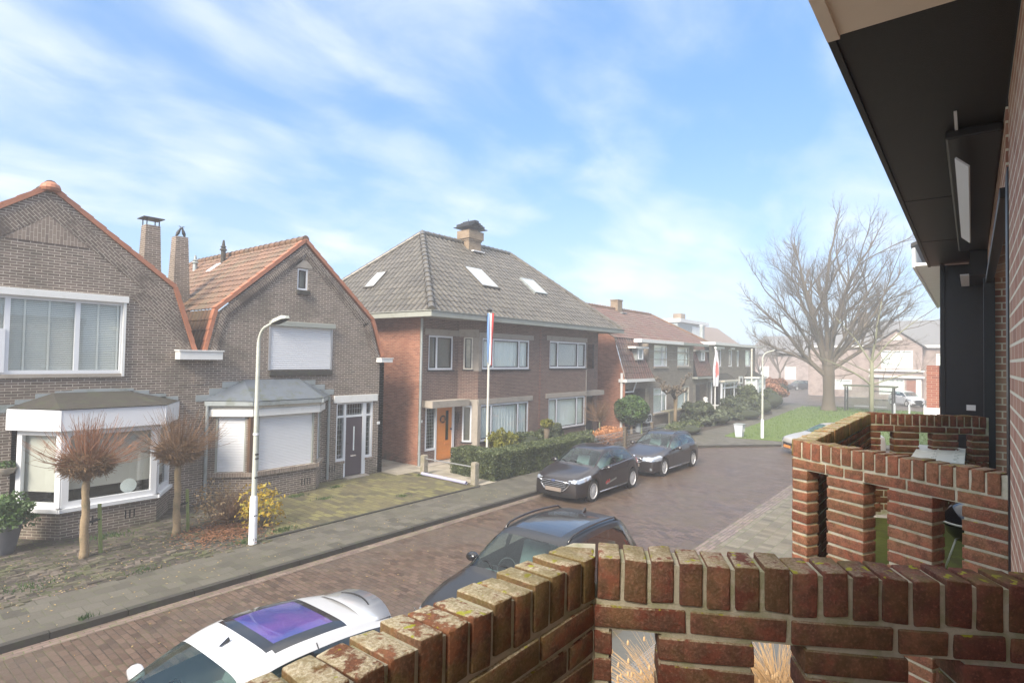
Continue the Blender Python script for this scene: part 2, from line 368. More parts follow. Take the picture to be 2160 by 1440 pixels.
# ------------------------------------------------------------------ foliage helpers
def leaves(b, rnd, sampler, n, size, flat=.0, aspect=1.6):
    for _ in range(n):
        p = sampler(rnd)
        if p is None: continue
        d = Vector((rnd.gauss(0, 1), rnd.gauss(0, 1), rnd.gauss(0, 1)*(1-flat)+.001)).normalized()
        e = d.orthogonal().normalized(); e.rotate(Matrix.Rotation(rnd.uniform(0, 2*PI), 3, d)); f = d.cross(e)
        s_ = size*rnd.uniform(.6, 1.35); P = Vector(p)
        b.add([P-e*s_*.5*aspect, P+f*s_*.42, P+e*s_*.5*aspect, P-f*s_*.42], [(0, 1, 2, 3)], 0, rnd.random())
def ell(cx, cy, cz, rx, ry, rz, lump=.18, seed=0, inner=.72):
    def f(r):
        while True:
            d = Vector((r.gauss(0, 1), r.gauss(0, 1), r.gauss(0, 1))).normalized()
            k = inner+(1-inner)*r.random()**.6
            k *= 1+lump*mnoise.noise(Vector((d.x*1.8+seed, d.y*1.8, d.z*1.8)))*2
            z = cz+d.z*rz*k
            if z > .02: return (cx+d.x*rx*k, cy+d.y*ry*k, z)
    return f
def boxs(x0, x1, y0, y1, z0, z1, lump=.06):
    def f(r):
        x, y, z = r.uniform(x0, x1), r.uniform(y0, y1), r.uniform(z0, z1)
        k = r.random()
        A = ((x1-x0)*(y1-y0), (x1-x0)*(z1-z0), (x1-x0)*(z1-z0)*.3, (y1-y0)*(z1-z0), (y1-y0)*(z1-z0)); s_ = sum(A)*k
        nz = mnoise.noise(Vector((x*1.3, y*1.3, z*1.7)))*lump*2-abs(r.gauss(0, .025))
        if s_ < A[0]: return (x, y, z1+nz)
        if s_ < A[0]+A[1]: return (x, y0-nz, z)
        if s_ < A[0]+A[1]+A[2]: return (x, y1+nz, z)
        if s_ < A[0]+A[1]+A[2]+A[3]: return (x0-nz, y, z)
        return (x1+nz, y, z)
    return f
M_hedge = leafm('hedge_leaf', (.065, .09, .034), (.16, .19, .075), .5)
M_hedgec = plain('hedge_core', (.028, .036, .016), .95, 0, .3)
M_lf1 = leafm('shrub_leaf', (.06, .08, .04), (.14, .165, .085), .55)
M_lf2 = leafm('pale_leaf', (.10, .13, .07), (.22, .24, .16), .55)
M_lfy = leafm('yellow_leaf', (.52, .33, .03), (.30, .30, .05), .55)
M_lfo = leafm('orange_twig_leaf', (.50, .22, .09), (.60, .32, .17), .7)
M_lfb = leafm('brown_leaf', (.20, .09, .045), (.34, .17, .085), .8)
M_lfg = leafm('bright_leaf', (.06, .12, .035), (.13, .22, .06), .55)
M_lfc = leafm('conifer_leaf', (.16, .17, .02), (.28, .26, .04), .6)
def shrub(name, label, cat, c, r_, n, size, m, seed, group=None, core=None, stems=True, flat=0, lump=.2, inner=.6):
    o = thing(name, label, cat, (c[0], c[1], 0), 0, group); rnd = random.Random(seed)
    b = MB(); leaves(b, rnd, ell(0, 0, c[2], *r_, lump=lump, seed=seed, inner=inner), n, size, flat); b.build('foliage', m, o)
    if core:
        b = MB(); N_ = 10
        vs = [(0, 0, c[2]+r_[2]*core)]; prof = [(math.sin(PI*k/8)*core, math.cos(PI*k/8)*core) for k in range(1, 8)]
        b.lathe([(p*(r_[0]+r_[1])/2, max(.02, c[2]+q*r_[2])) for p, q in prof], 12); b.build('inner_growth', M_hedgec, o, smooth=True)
    if stems:
        b = MB()
        for k in range(7):
            a = rnd.uniform(0, 2*PI); q = rnd.uniform(.3, .8)
            b.tube([(math.cos(a)*.05, math.sin(a)*.05, -.02), (math.cos(a)*r_[0]*q*.6, math.sin(a)*r_[1]*q*.6, c[2]*.7), (math.cos(a)*r_[0]*q, math.sin(a)*r_[1]*q, c[2]+r_[2]*.5)], [.014, .01, .004], 5)
        b.build('stem', M_bark, o)
    return o
# ------------------------------------------------------------------ brick-by-brick balconies
def bm_brickmat(name, c1, c2, lich, side):
    m, t = new_mat(name); g = t.N('ShaderNodeNewGeometry'); P = g.outputs['Position']
    at = t.N('ShaderNodeAttribute', {'attribute_name': 'rnd'}).outputs['Fac']
    nz = t.N('ShaderNodeSeparateXYZ', None, Vector=g.outputs['Normal']).outputs[2]
    n1 = t.noise(P, 26, 8, .7); n2 = t.noise(P, 150, 4, .6); n3 = t.noise(P, 9, 4, .6); n4 = t.noise(P, 420, 3, .7)
    c = t.ramp(at, [(0, c1), (.45, c2), (.7, tuple(x*.75 for x in c1)), (1, tuple(a*1.15 for a in c2))])
    c = t.mix(t.math('MULTIPLY', t.smooth(n1, .38, .62), .85), c, tuple(x*.45 for x in c1))
    c = t.mix(t.math('MULTIPLY', t.smooth(n2, .5, .75), .45), c, tuple(min(1, x*1.7) for x in c2))
    topm = t.smooth(nz, .35, .75)
    if side: # algae film, soft
        al = t.math('MULTIPLY', t.smooth(t.math('ADD', n3, t.math('MULTIPLY', at, .08)), .44, .62), side)
        c = t.mix(al, c, (.19, .165, .03))
    if lich:
        lm = t.smooth(t.math('ADD', t.math('MULTIPLY', n1, .6), t.math('MULTIPLY', n3, .45)), .44, .50)
        xx = t.N('ShaderNodeSeparateXYZ', None, Vector=P).outputs[0]
        fade = t.smooth(xx, lich[1]+.22, lich[1]-.25) if lich[1] else 1.0
        lm = t.math('MULTIPLY', t.math('MULTIPLY', lm, t.math('ADD', topm, .12, clamp=True)), fade)
        lc = t.mix(t.smooth(n2, .42, .6), (.46, .37, .23), (.66, .58, .41))
        c = t.mix(t.math('MULTIPLY', lm, lich[0]), c, lc)
        mm = t.math('MULTIPLY', t.smooth(t.noise(P, 34, 3, .5), .62, .67), topm)
        c = t.mix(t.math('MULTIPLY', mm, .85), c, (.42, .42, .02))
        gm = t.math('MULTIPLY', t.math('MULTIPLY', t.smooth(n3, .45, .6), topm), .55)
        c = t.mix(gm, c, (.17, .13, .03))
    h = t.math('ADD', t.math('MULTIPLY', n1, .8), t.math('ADD', t.math('MULTIPLY', n2, .5), t.math('MULTIPLY', n4, .3)))
    c = t.mix(t.math('MULTIPLY', t.smooth(n4, .55, .7), .35), c, tuple(x*.35 for x in c1))
    finish(t, c, .85, h, 1.0, .009, spec=.25); return m
def mortar(name, c, moss):
    m, t = new_mat(name); P = t.N('ShaderNodeNewGeometry').outputs['Position']
    n1 = t.noise(P, 14, 6, .6); n2 = t.noise(P, 220, 4, .7)
    col = t.mix(n2, tuple(x*.7 for x in c), c); col = t.mix(t.math('MULTIPLY', t.smooth(n1, .45, .6), moss), col, (.17, .21, .03))
    finish(t, col, .95, n2, 1, .004, spec=.2); return m
M_bk_n = bm_brickmat('balcony_brick_near', (.185, .078, .042), (.29, .125, .065), (.95, 1.30), .45)
M_bk_s = bm_brickmat('balcony_brick_red', (.19, .064, .040), (.29, .108, .068), (.8, 1.5), .2)
M_bk_f = bm_brickmat('balcony_brick_far', (.32, .112, .062), (.45, .175, .10), (.55, 0), .14)
M_bk_g = bm_brickmat('balcony_brick_mossy', (.30, .15, .06), (.42, .22, .09), (.95, 0), .55)
M_mor = mortar('mortar', (.62, .57, .43), .38)
M_mor2 = mortar('mortar_pale', (.78, .71, .54), .25)
NB = 5
def rbrick(b, M, w, d, h, rnd, seed, r=.006, jit=.0018):
    """one worn brick w (along) x d (deep) x h (high), origin at its low corner"""
    vs = []; idx = {}; a = rnd.random(); off = Vector((seed*1.37 % 50, seed*.77 % 50, 0))
    tiltz = rnd.uniform(-.0025, .0025); ty = rnd.uniform(-.0016, .0016)
    def pos(i, j, k):
        key = (i, j, k)
        if key in idx: return idx[key]
        def cc(q, L):   # cluster lines close to the edges
            t = (0, .5*r/L*2, .5, 1-.5*r/L*2, 1)[q]; return (t-.5)*L
        p = Vector((cc(i, w), cc(j, d), cc(k, h)))
        q = Vector((max(-w/2+r, min(w/2-r, p.x)), max(-d/2+r, min(d/2-r, p.y)), max(-h/2+r, min(h/2-r, p.z))))
        e = p-q
        if e.length > 1e-6: p = q+e.normalized()*r
        nn = mnoise.noise_vector((p+off)*38)*jit+mnoise.noise_vector((p+off)*12)*jit
        p = p+nn; p.z += p.x*tiltz/w*2; p.y += ty
        idx[key] = len(vs); vs.append(p+Vector((w/2, d/2, h/2))); return idx[key]
    fs = []
    for i in range(4):
        for j in range(4):
            fs += [(pos(i, j, 4), pos(i+1, j, 4), pos(i+1, j+1, 4), pos(i, j+1, 4)), (pos(i, j+1, 0), pos(i+1, j+1, 0), pos(i+1, j, 0), pos(i, j, 0)),
                   (pos(i, 0, j), pos(i+1, 0, j), pos(i+1, 0, j+1), pos(i, 0, j+1)), (pos(i, 4, j+1), pos(i+1, 4, j+1), pos(i+1, 4, j), pos(i, 4, j)),
                   (pos(0, i, j+1), pos(0, i+1, j+1), pos(0, i+1, j), pos(0, i, j)), (pos(4, i, j), pos(4, i+1, j), pos(4, i+1, j+1), pos(4, i, j+1))]
    b.add(vs, fs, 0, max(.001, a), M)
def parapet(parent, p0, p1, ztop, zbot, out, mats, seed, openings=None, thick=.105, names=('parapet_wall', 'coping'), first=0.0, rows_solid=1, mcop=None, s0=0.0, s1=None):
    """p0->p1 inner line, out = outward horizontal normal; openings list of (s_a,s_b)"""
    rnd = random.Random(seed); mb, mm = mats
    u = Vector((p1[0]-p0[0], p1[1]-p0[1], 0)); L = u.length; u.normalize(); n = Vector((out[0], out[1], 0)).normalized()
    def F(s, z): return basis((p0[0]+u.x*s, p0[1]+u.y*s, z), u, n, (0, 0, 1)) if u.cross(n).z > 0 else basis((p0[0]+u.x*s, p0[1]+u.y*s, z), u, n, (0, 0, 1))
    cp = MB(); mo = MB(); wl = MB(); hc = .100; s = s0; k = 0; Lc = s1 if s1 is not None else L
    while s < Lc-.02:
        wb = min(.0515, Lc-s); rbrick(cp, F(s+rnd.uniform(-.0015, .0015), ztop-hc+rnd.uniform(-.004, .004)), wb, thick+rnd.uniform(-.003, .005), hc, rnd, seed*31+k, r=.004); s += .0625; k += 1
    e = .0065
    def core(sa, sb, za, zb): 
        mo.box(sa, sb, e, thick-e, za, zb, M=F(0, 0)@Matrix.Translation((0, 0, 0)))
    core(s0+.001, Lc, ztop-hc+.0005, ztop-.010)
    rp = .0635; bh = .051; z = ztop-hc-.012; row = 0
    ops = openings or []
    core(0, L, z-rp*rows_solid+.0065, z+.012) if ops else core(0, L, zbot, z+.012)
    if ops:
        segs = []; c0 = 0
        for a_, b_ in ops: segs.append((c0, a_)); c0 = b_
        segs.append((c0, L))
        for a_, b_ in segs:
            if b_-a_ > .02: core(a_+(e if a_ > 0 else 0), b_-(e if b_ < L else 0), zbot, z-rp*rows_solid+.006)
    while z-bh > zbot:
        z0 = z-bh
        if row < rows_solid or not ops: parts = [(0, L)]
        else: parts = segs
        for a_, b_ in parts:
            s = a_; first_ = True; alt = row % 2
            if b_-a_ < .26: widths = None
            while s < b_-.012:
                if b_-a_ < .27: wb = b_-a_
                elif row < rows_solid and ops: wb = .21 if int(round((s-a_)*1000)) % 2 == 0 or alt else .21
                else: wb = .10 if (first_ and alt) else .21
                if row == 0 and not first_ and rnd.random() < .4: wb = .10
                wb = min(wb, b_-s); first_ = False
                if wb > .02: rbrick(wl, F(s, z0), wb-(.0 if b_-a_ < .27 else 0), thick, bh, rnd, seed*77+k, r=.0035)
                k += 1; s += wb+.011
        z -= rp; row += 1
    o1 = wl.build(names[0], mb, parent, smooth=60); o2 = cp.build(names[1], mcop or mb, parent, smooth=60)
    o3 = mo.build('mortar', mm[0] if isinstance(mm, tuple) else mm, o1)
    return o1, o2
def out_n(p, q, side):   # unit normal to p->q
    d = Vector((q[0]-p[0], q[1]-p[1])).normalized(); return (-d.y*side, d.x*side)
ZT = CH-.47
near = thing('balcony', 'near brick balcony with lichen covered coping and slotted side parapet', 'balcony', (0, 0, 2.6))
def P_(o): return o
inv = Vector((0, 0, -2.6))
def shift(objs):
    for o in objs: o.location = inv
# front parapet runs along the street, side parapet splays back to the facade
shift(parapet(near, (1.195, .70), (-1.4, .70), ZT, ZT-.95, (0, 1), (M_bk_n, M_mor), 3, s0=-.002))
pA, pB = (1.195, .70), (1.70, -.17)
nS = out_n(pA, pB, 1); nS = nS if nS[0] > 0 else (-nS[0], -nS[1])
ops = []; s = .042
while s < .98: ops.append((s, s+.108)); s += .108+.212
shift(parapet(near, pA, pB, ZT-.001, ZT-.93, nS, (M_bk_s, M_mor), 11, openings=ops, s0=.008))
b = MB(); b.prism([(1.195, .70, ZT-.95), (1.195, .805, ZT-.95), (1.255, .80, ZT-.95), (1.29, .755, ZT-.95)], (0, 0, .945)); o = b.build('mortar_joint', M_mor, near); o.location = inv
b = MB(); b.prism([(-1.4, -.12, 2.6), (1.68, -.12, 2.6), (1.24, .78, 2.6), (-1.4, .78, 2.6)], (0, 0, .12)); o = b.build('floor_slab', M_conc, near); o.location = inv
# corner wedge bricks of the coping
b = MB(); rn = random.Random(8)
Mw = basis((1.198, .705, ZT-.10), (.86, .51, 0), (-.51, .86, 0), (0, 0, 1)); rbrick(b, Mw, .055, .085, .099, rn, 991, r=.006)
o = b.build('corner_brick', M_bk_n, near, smooth=60); o.location = inv

nb = thing('balcony', 'neighbouring trapezoid brick balcony with mossy coping and tall slots', 'balcony', (5, .3, 2.55))
inv2 = Vector((-5, -.3, -2.55))
def sh2(objs):
    for o in objs: o.location = inv2
q0, q1, q2, q3 = (3.78, .85), (3.30, -.12), (6.44, .85), (6.93, -.12)
dN = out_n(q0, q1, 1); dN = dN if dN[0] > 0 else (-dN[0], -dN[1])
ops = []; s = .10
while s < 1.0: ops.append((s, s+.125)); s += .125+.215
# outer line is given, brick depth goes inwards (+X)
sh2(parapet(nb, q0, q1, ZT, ZT-1.9, dN, (M_bk_f, M_mor2), 21, openings=ops[:3], s0=.003))
sh2(parapet(nb, (3.80, .75), (6.45, .75), ZT-.002, ZT-1.35, (0, 1), (M_bk_s, M_mor), 23, mcop=M_bk_g))
dF = out_n(q2, q3, 1); dF = dF if dF[0] > 0 else (-dF[0], -dF[1])
ops = []; s = .10
while s < 1.0: ops.append((s, s+.115)); s += .115+.215
sh2(parapet(nb, (6.36, .76), (6.86, -.12), ZT, ZT-.95, dF, (M_bk_s, M_mor), 25, openings=ops[:3], s0=.003))
for o_ in (parapet(nb, (6.362, .74), (6.85, -.11), ZT-.42, ZT-.95, dF, (M_bk_s, M_mor), 27, thick=.098, names=('low_wall', 'low_coping'), s0=.003),): sh2(o_)
M_mossf = plain('mossy_floor', (.13, .15, .03), .95, 0, .4, 5, bs=.6, bd=.01, dirt=((.07, .06, .03), .6))
b = MB(); b.prism([(3.42, -.118, 2.62), (6.84, -.118, 2.62), (6.38, .745, 2.62), (3.9, .745, 2.62)], (0, 0, .13)); o = b.build('floor', M_mossf, nb); o.location = inv2

# folding table with ribbed pale top, and a kettle barbecue, on the neighbour's balcony
M_tab = plain('pale_plastic', (.62, .63, .58), .5, 0, .05)
t_ = thing('folding_table', 'pale folding table with ribbed plastic top on the neighbouring balcony', 'table', (6.4, .25, 2.75))
b = MB(); zt = .66; b.box(-.52, .55, -.2, .16, zt-.03, zt)
for i in range(9):
    for j in range(2):
        x = -.47+i*.11+(.02 if i > 4 else 0); b.box(x, x+.07, -.16+j*.15+.02*(i % 2), -.145+j*.15+.02*(i % 2), zt, zt+.008)
b.box(.008, .022, -.2, .16, zt, zt+.004); b.build('table_top', M_tab, t_, bevel=.004)
for sx_ in (-1, 1):
    b = MB(); b.tube([(sx_*.45, -.15, zt-.03), (sx_*.35, -.15, .0)], .012, 8); b.tube([(sx_*.45, .12, zt-.03), (sx_*.35, .12, .0)], .012, 8); b.tube([(sx_*.38, -.15, .2), (sx_*.38, .12, .2)], .008, 8); b.build('leg', M_steel, t_, smooth=True)
M_enam = plain('black_enamel', (.012, .012, .014), .12, 0, .1, coat=.5)
g_ = thing('kettle_barbecue', 'round black kettle barbecue with pale rim seen through the balcony slot', 'barbecue', (5.25, .02, 2.75)); g_.scale = (.62, .62, .60)
b = MB(); b.lathe([(.02, .32), (.14, .34), (.21, .42), (.24, .52), (.24, .54)], 28); b.build('bowl', M_enam, g_, smooth=50)
b = MB(); b.lathe([(.245, .545), (.23, .64), (.17, .73), (.08, .78), (.01, .79)], 28); b.build('lid', M_enam, g_, smooth=50)
b = MB(); b.tube([(.25*math.cos(a*PI/14), .25*math.sin(a*PI/14), .545) for a in range(29)], .012, 8, cap=False); b.build('rim', M_tab, g_, smooth=True)
for a in (0, 2.1, 4.2):
    b = MB(); b.tube([(.12*math.cos(a), .12*math.sin(a), .4), (.25*math.cos(a), .25*math.sin(a), 0)], .01, 8); b.build('leg', M_tab, g_, smooth=True)
# ------------------------------------------------------------------ our own facade, eaves and neighbour door recess
M_bk_wall = M_ours
hs_ = thing('brick_house', 'red brick house wall close on the right with black framed door recess', 'house', (4, -.3, 0))
def hp(b, name, m, par=None, **k):
    o = b.build(name, m, par or hs_, **k)
    if par is None or par == hs_: o.location = (-4, .3, 0)
    return o
b = MB(); b.box(-6, 3.22, -.45, -.125, -.1, 5.36); b.box(3.34, 8.2, -.45, -.30, -.1, 2.7); b.box(6.98, 8.2, -.298, -.12, 2.7, 5.36); b.box(3.34, 6.98, -.45, -.12, 5.02, 5.36); b.box(3.34, 6.98, -.45, -.12, -.1, 2.62)
hp(b, 'wall', M_bk_wall)
def fr(x0, x1, y0, y1, z0, z1, nm='door_frame', m=M_black): 
    b = MB(); b.box(x0, x1, y0, y1, z0, z1); return hp(b, nm, m, bevel=.003)
fr(3.225, 3.40, -.30, -.1195, 2.62, 5.06); fr(6.88, 6.975, -.168, -.085, 2.62, 5.02); fr(3.42, 6.88, -.155, -.10, 4.97, 5.018)
for x in (4.25, 5.1, 5.98): fr(x-.03, x+.03, -.36, -.31, 2.64, 4.95)
b = MB(); b.box(3.42, 6.90, -.345, -.335, 2.66, 4.95); hp(b, 'door_glass', M_glassd)
b = MB(); b.box(3.30, 7.0, -2.6, -2.5, 2.6, 5.0); hp(b, 'dark_room', M_room)
M_soff = plain('black_soffit', (.013, .012, .0115), .5, 0, .5, 60, spec=.3, bs=.5, bd=.003)
M_sofb = plain('beige_soffit', (.74, .64, .52), .6, 0, .08, 6)
SZ = 5.36
b = MB(); b.box(-6, 2.262, -.12, .36, SZ, SZ+.03); b.box(-6, 2.262, .36, .40, SZ-.015, SZ+.22); hp(b, 'wooden_soffit', M_sofb)
b = MB(); e0 = 2.266
for i, x1 in enumerate((4.9, 6.6, 8.3)):
    b.box(e0, x1, -.12, .375, SZ-.002*i, SZ+.03); e0 = x1+.004
hp(b, 'soffit', M_soff)
b = MB(); b.box(2.266, 8.3, .376, .40, SZ-.012, SZ+.22); hp(b, 'fascia', M_soff)
b = MB(); b.box(-6, 8.3, -.5, .39, SZ+.222, SZ+.30); hp(b, 'roof_edge', M_black)
b = MB(); b.box(3.5, 7.05, -.119, .10, SZ-.05, SZ-.003); o = hp(b, 'awning_cassette', M_black, bevel=.01)
b = MB(); b.prism([(3.65, .005, SZ-.155), (3.65, .06, SZ-.10), (3.65, .066, SZ-.106), (3.65, .011, SZ-.161)], (2.3, 0, 0)); b.box(3.25, 3.65, .05, .062, SZ-.012, SZ-.004); b2 = hp(b, 'awning_front_bar', M_shut)
# black privacy screen standing at the far end of the neighbour's balcony
sc_ = thing('privacy_screen', 'tall black board screen below the soffit beyond the neighbouring balcony', 'screen', (8.2, .05, 2.6))
b = MB(); b.box(-.02, .02, -.17, .19, 0, 2.74); b.build('board', M_black, sc_)
b = MB(); b.box(-.035, .035, .19, .235, 0, 2.75); b.box(-.035, .035, -.215, -.171, 0, 2.75); b.build('post', M_black, sc_, bevel=.003)
b = MB(); b.box(-.045, -.021, -.08, .0, 1.10, 1.16); b.build('socket_box', M_white, sc_)
# wall light under the soffit end
wl_ = thing('wall_lamp', 'small white plate lamp hanging under the far end of the black soffit', 'lamp', (8.0, .0, 5.08))
b = MB(); b.box(-.9, .1, .02, .09, 0, .012); b.build('lamp_plate', M_shut, wl_)
b = MB(); b.box(-.9, .1, -.12, .018, .0, .278); b.build('lamp_body', M_black, wl_)
# ------------------------------------------------------------------ building helpers
def front(y): return basis((0, y, 0), (1, 0, 0), (0, 0, 1), (0, -1, 0))
def plane2(p, q):  # vertical plane from p to q (seen from outside p is on the left)
    d = Vector((q[0]-p[0], q[1]-p[1], 0)); L = d.length; d /= L
    return basis((p[0], p[1], 0), d, (0, 0, 1), d.cross(Vector((0, 0, 1)))), L
def topz(pts, u):
    for (a, za), (b_, zb) in zip(pts, pts[1:]):
        if a-1e-6 <= u <= b_+1e-6: return za if b_ == a else za+(zb-za)*(u-a)/(b_-a)
    return pts[-1][1]
def wallsheet(b, M, top, v0, holes, rev=.13, mi=0):
    us = sorted(set([p[0] for p in top]+[h[0] for h in holes]+[h[1] for h in holes]))
    us = [u for u in us if top[0][0]-1e-6 <= u <= top[-1][0]+1e-6]
    for a, c in zip(us, us[1:]):
        if c-a < 1e-5: continue
        hs = sorted([(h[2], h[3]) for h in holes if h[0] <= a+1e-6 and h[1] >= c-1e-6]); lo = v0
        for h0, h1 in hs:
            if h0 > lo+1e-5: b.add([(a, lo, 0), (c, lo, 0), (c, h0, 0), (a, h0, 0)], [(0, 1, 2, 3)], mi, None, M)
            lo = h1
        ta, tc_ = topz(top, a+1e-7), topz(top, c-1e-7)
        b.add([(a, lo, 0), (c, lo, 0), (c, tc_, 0), (a, ta, 0)], [(0, 1, 2, 3)], mi, None, M)
    for u0, u1, v0_, v1 in holes:
        for q in ([(u0, v0_, 0), (u0, v0_, -rev), (u0, v1, -rev), (u0, v1, 0)], [(u1, v0_, 0), (u1, v1, 0), (u1, v1, -rev), (u1, v0_, -rev)],
                  [(u0, v1, 0), (u0, v1, -rev), (u1, v1, -rev), (u1, v1, 0)], [(u0, v0_, 0), (u1, v0_, 0), (u1, v0_, -rev), (u0, v0_, -rev)]):
            b.add(q, [(0, 1, 2, 3)], mi, None, M)
def window(par, M, u0, u1, v0, v1, mul=(), tra=(), fw=.075, fd=.07, back=.10, cur='net', fm=None, nm='window', leaded=False, cm=None, sill=None, glassm=None, sash=None, gap=0.0):
    fm = fm or M_pvc; b = MB(); n0, n1 = -back, -back+fd
    b.box(u0, u1, v0, v0+fw, n0, n1, M=M); b.box(u0, u1, v1-fw, v1, n0, n1, M=M)
    b.box(u0, u0+fw, v0+fw, v1-fw, n0, n1, M=M); b.box(u1-fw, u1, v0+fw, v1-fw, n0, n1, M=M)
    for m_ in mul: b.box(m_-fw*.6, m_+fw*.6, v0+fw, v1-fw, n0+.002, n1-.002, M=M)
    for (a, c, v) in tra: b.box(a, c, v-fw*.5, v+fw*.5, n0+.004, n1-.004, M=M)
    fr_ = b.build(nm, fm, par, bevel=0)
    b = MB(); b.add([(u0+fw*.5, v0+fw*.5, n0+.024), (u1-fw*.5, v0+fw*.5, n0+.024), (u1-fw*.5, v1-fw*.5, n0+.024), (u0+fw*.5, v1-fw*.5, n0+.024)], [(0, 1, 2, 3)], 0, None, M); b.build('pane', glassm or M_glass, fr_)
    if sash:
        b = MB()
        for a, c in sash:
            q = .035; x0_, x1_, y0_, y1_ = a, c, v0+fw, v1-fw
            b.box(x0_, x1_, y0_, y0_+q, n0+.03, n1-.012, M=M); b.box(x0_, x1_, y1_-q, y1_, n0+.03, n1-.012, M=M)
            b.box(x0_, x0_+q, y0_+q, y1_-q, n0+.03, n1-.012, M=M); b.box(x1_-q, x1_, y0_+q, y1_-q, n0+.03, n1-.012, M=M)
        b.build('sash', M_dark, fr_)
    if leaded:
        b = MB(); k = max(2, int((u1-u0)/.11)); 
        for i in range(1, k): x = u0+fw+(u1-u0-2*fw)*i/k; b.box(x-.006, x+.006, v0+fw, v1-fw, n0+.027, n0+.034, M=M)
        k = max(2, int((v1-v0)/.15))
        for i in range(1, k): y = v0+fw+(v1-v0-2*fw)*i/k; b.box(u0+fw, u1-fw, y-.006, y+.006, n0+.028, n0+.035, M=M)
        b.build('leading', M_zinc, fr_)
    a_, c_ = u0+fw*.6, u1-fw*.6; vb = v0+fw*.5+gap
    if cur == 'net':
        b = MB(); k = max(6, int((c_-a_)/.035)); vs = []; rn = random.Random(int(u0*100+v0*37))
        for i in range(k+1):
            x = a_+(c_-a_)*i/k; d = -back-.07-.022*math.sin(i*1.1+rn.uniform(-.4, .4)); vs += [(x, vb, d), (x, v1-fw*.5, d)]
        b.add(vs, [(2*i, 2*i+2, 2*i+3, 2*i+1) for i in range(k)], 0, None, M); b.build('curtain', cm or M_curt, fr_, smooth=True)
    elif cur == 'blind':
        b = MB(); y = vb
        while y < v1-fw*.7: b.add([(a_, y, -back-.035), (c_, y, -back-.035), (c_, y+.037, -back-.055), (a_, y+.037, -back-.055)], [(0, 1, 2, 3)], 0, None, M); y += .044
        b.build('blind', cm or M_blind, fr_)
    elif cur == 'roller':
        b = MB(); b.box(a_, c_, vb, v1-fw*.5, -back-.06, -back-.055, M=M); b.box(a_, c_, vb-.03, vb, -back-.07, -back-.05, M=M); b.build('roller_blind', cm or M_curt2, fr_)
    b = MB(); b.box(u0+.01, u1-.01, v0+.01, v1-.01, -back-.75, -back-.74, M=M)
    b.box(u0+.01, u1-.01, v0+.0, v0+.012, -back-.739, -back-.03, M=M); b.build('dark_interior', M_room, fr_)
    if sill:
        b = MB(); b.box(u0-.05, u1+.05, v0-sill[0], v0-.002, -.05, sill[1], M=M); b.build('sill', sill[2], fr_, bevel=.004)
    return fr_
def lintel(par, M, u0, u1, v0, v1, m, d=.03, nm='lintel'):
    b = MB(); b.box(u0, u1, v0, v1, -.06, d, M=M); return b.build(nm, m, par, bevel=.006)
def shutter(par, M, u0, u1, v0, v1, n0=-.06, lat=.045, m=None, nm='roller_shutter'):
    b = MB(); k = int((v1-v0)/lat); prof = []
    for i in range(k):
        y = v0+i*(v1-v0)/k; h = (v1-v0)/k
        prof += [(y, n0-.014), (y+h*.14, n0+.006), (y+h*.55, n0+.011), (y+h*.92, n0+.006), (y+h*.97, n0-.014)]
    prof.append((v1, n0-.004)); vs = []
    for y, d in prof: vs += [(u0, y, d), (u1, y, d)]
    b.add(vs, [(2*i, 2*i+1, 2*i+3, 2*i+2) for i in range(len(prof)-1)], 0, None, M)
    return b.build(nm, m or M_shut, par)
def tile_plane(b, O, U, V, Lv, lim, tw=.24, th=.33, amp=.028, step=.025, seed=0, ns=5):
    """pantiled slope: O eave origin, U along the eave, V up the slope, lim(v)->(ul,ur)"""
    O, U, V = Vector(O), Vector(U).normalized(), Vector(V).normalized(); Nn = U.cross(V); rnd = random.Random(seed)
    rows = max(1, int(round(Lv/th))); th = Lv/rows
    def prof(f): return amp*math.sin(PI*min(1, f/.84))**.6 if f < .84 else 0.0
    for r_ in range(rows):
        va, vb = r_*th, (r_+1)*th+.01
        la, lb = lim(va), lim(min((r_+1)*th, Lv)); i0, i1 = int(min(la[0], lb[0])/tw)-1, int(max(la[1], lb[1])/tw)+1
        if min(la[0], lb[0]) < 0: i0 -= 1
        for i in range(i0, i1+1):
            ra = rnd.random(); dj = rnd.uniform(-.004, .004); cols = []
            for k in range(ns+1):
                f = k/ns; u_ = (i+f)*tw; ua = min(max(u_, la[0]), la[1]); ub = min(max(u_, lb[0]), lb[1]); h = prof(f if k < ns else 0)
                cols.append((ua, ub, h))
            if cols[0][0] >= cols[-1][0]-1e-6 and cols[0][1] >= cols[-1][1]-1e-6: continue
            vs = []; hm = max(.001, amp); i_n = len(b.v)
            for ua, ub, h in cols:
                vs += [O+U*ua+V*va+Nn*(h+step+dj-.03), O+U*ua+V*va+Nn*(h+step+dj), O+U*ub+V*vb+Nn*(h+dj)]
            fs = []
            for k in range(ns): q = 3*k; fs += [(q, q+3, q+4, q+1), (q+1, q+4, q+5, q+2)]
            b.add(vs, fs, 0, max(.001, ra))
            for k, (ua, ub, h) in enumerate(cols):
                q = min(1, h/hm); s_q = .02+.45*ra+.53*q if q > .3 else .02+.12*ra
                b.a[i_n+3*k] = .01; b.a[i_n+3*k+1] = s_q; b.a[i_n+3*k+2] = s_q*.8  # shade painted into the colour: tile valleys and risers take the dark end
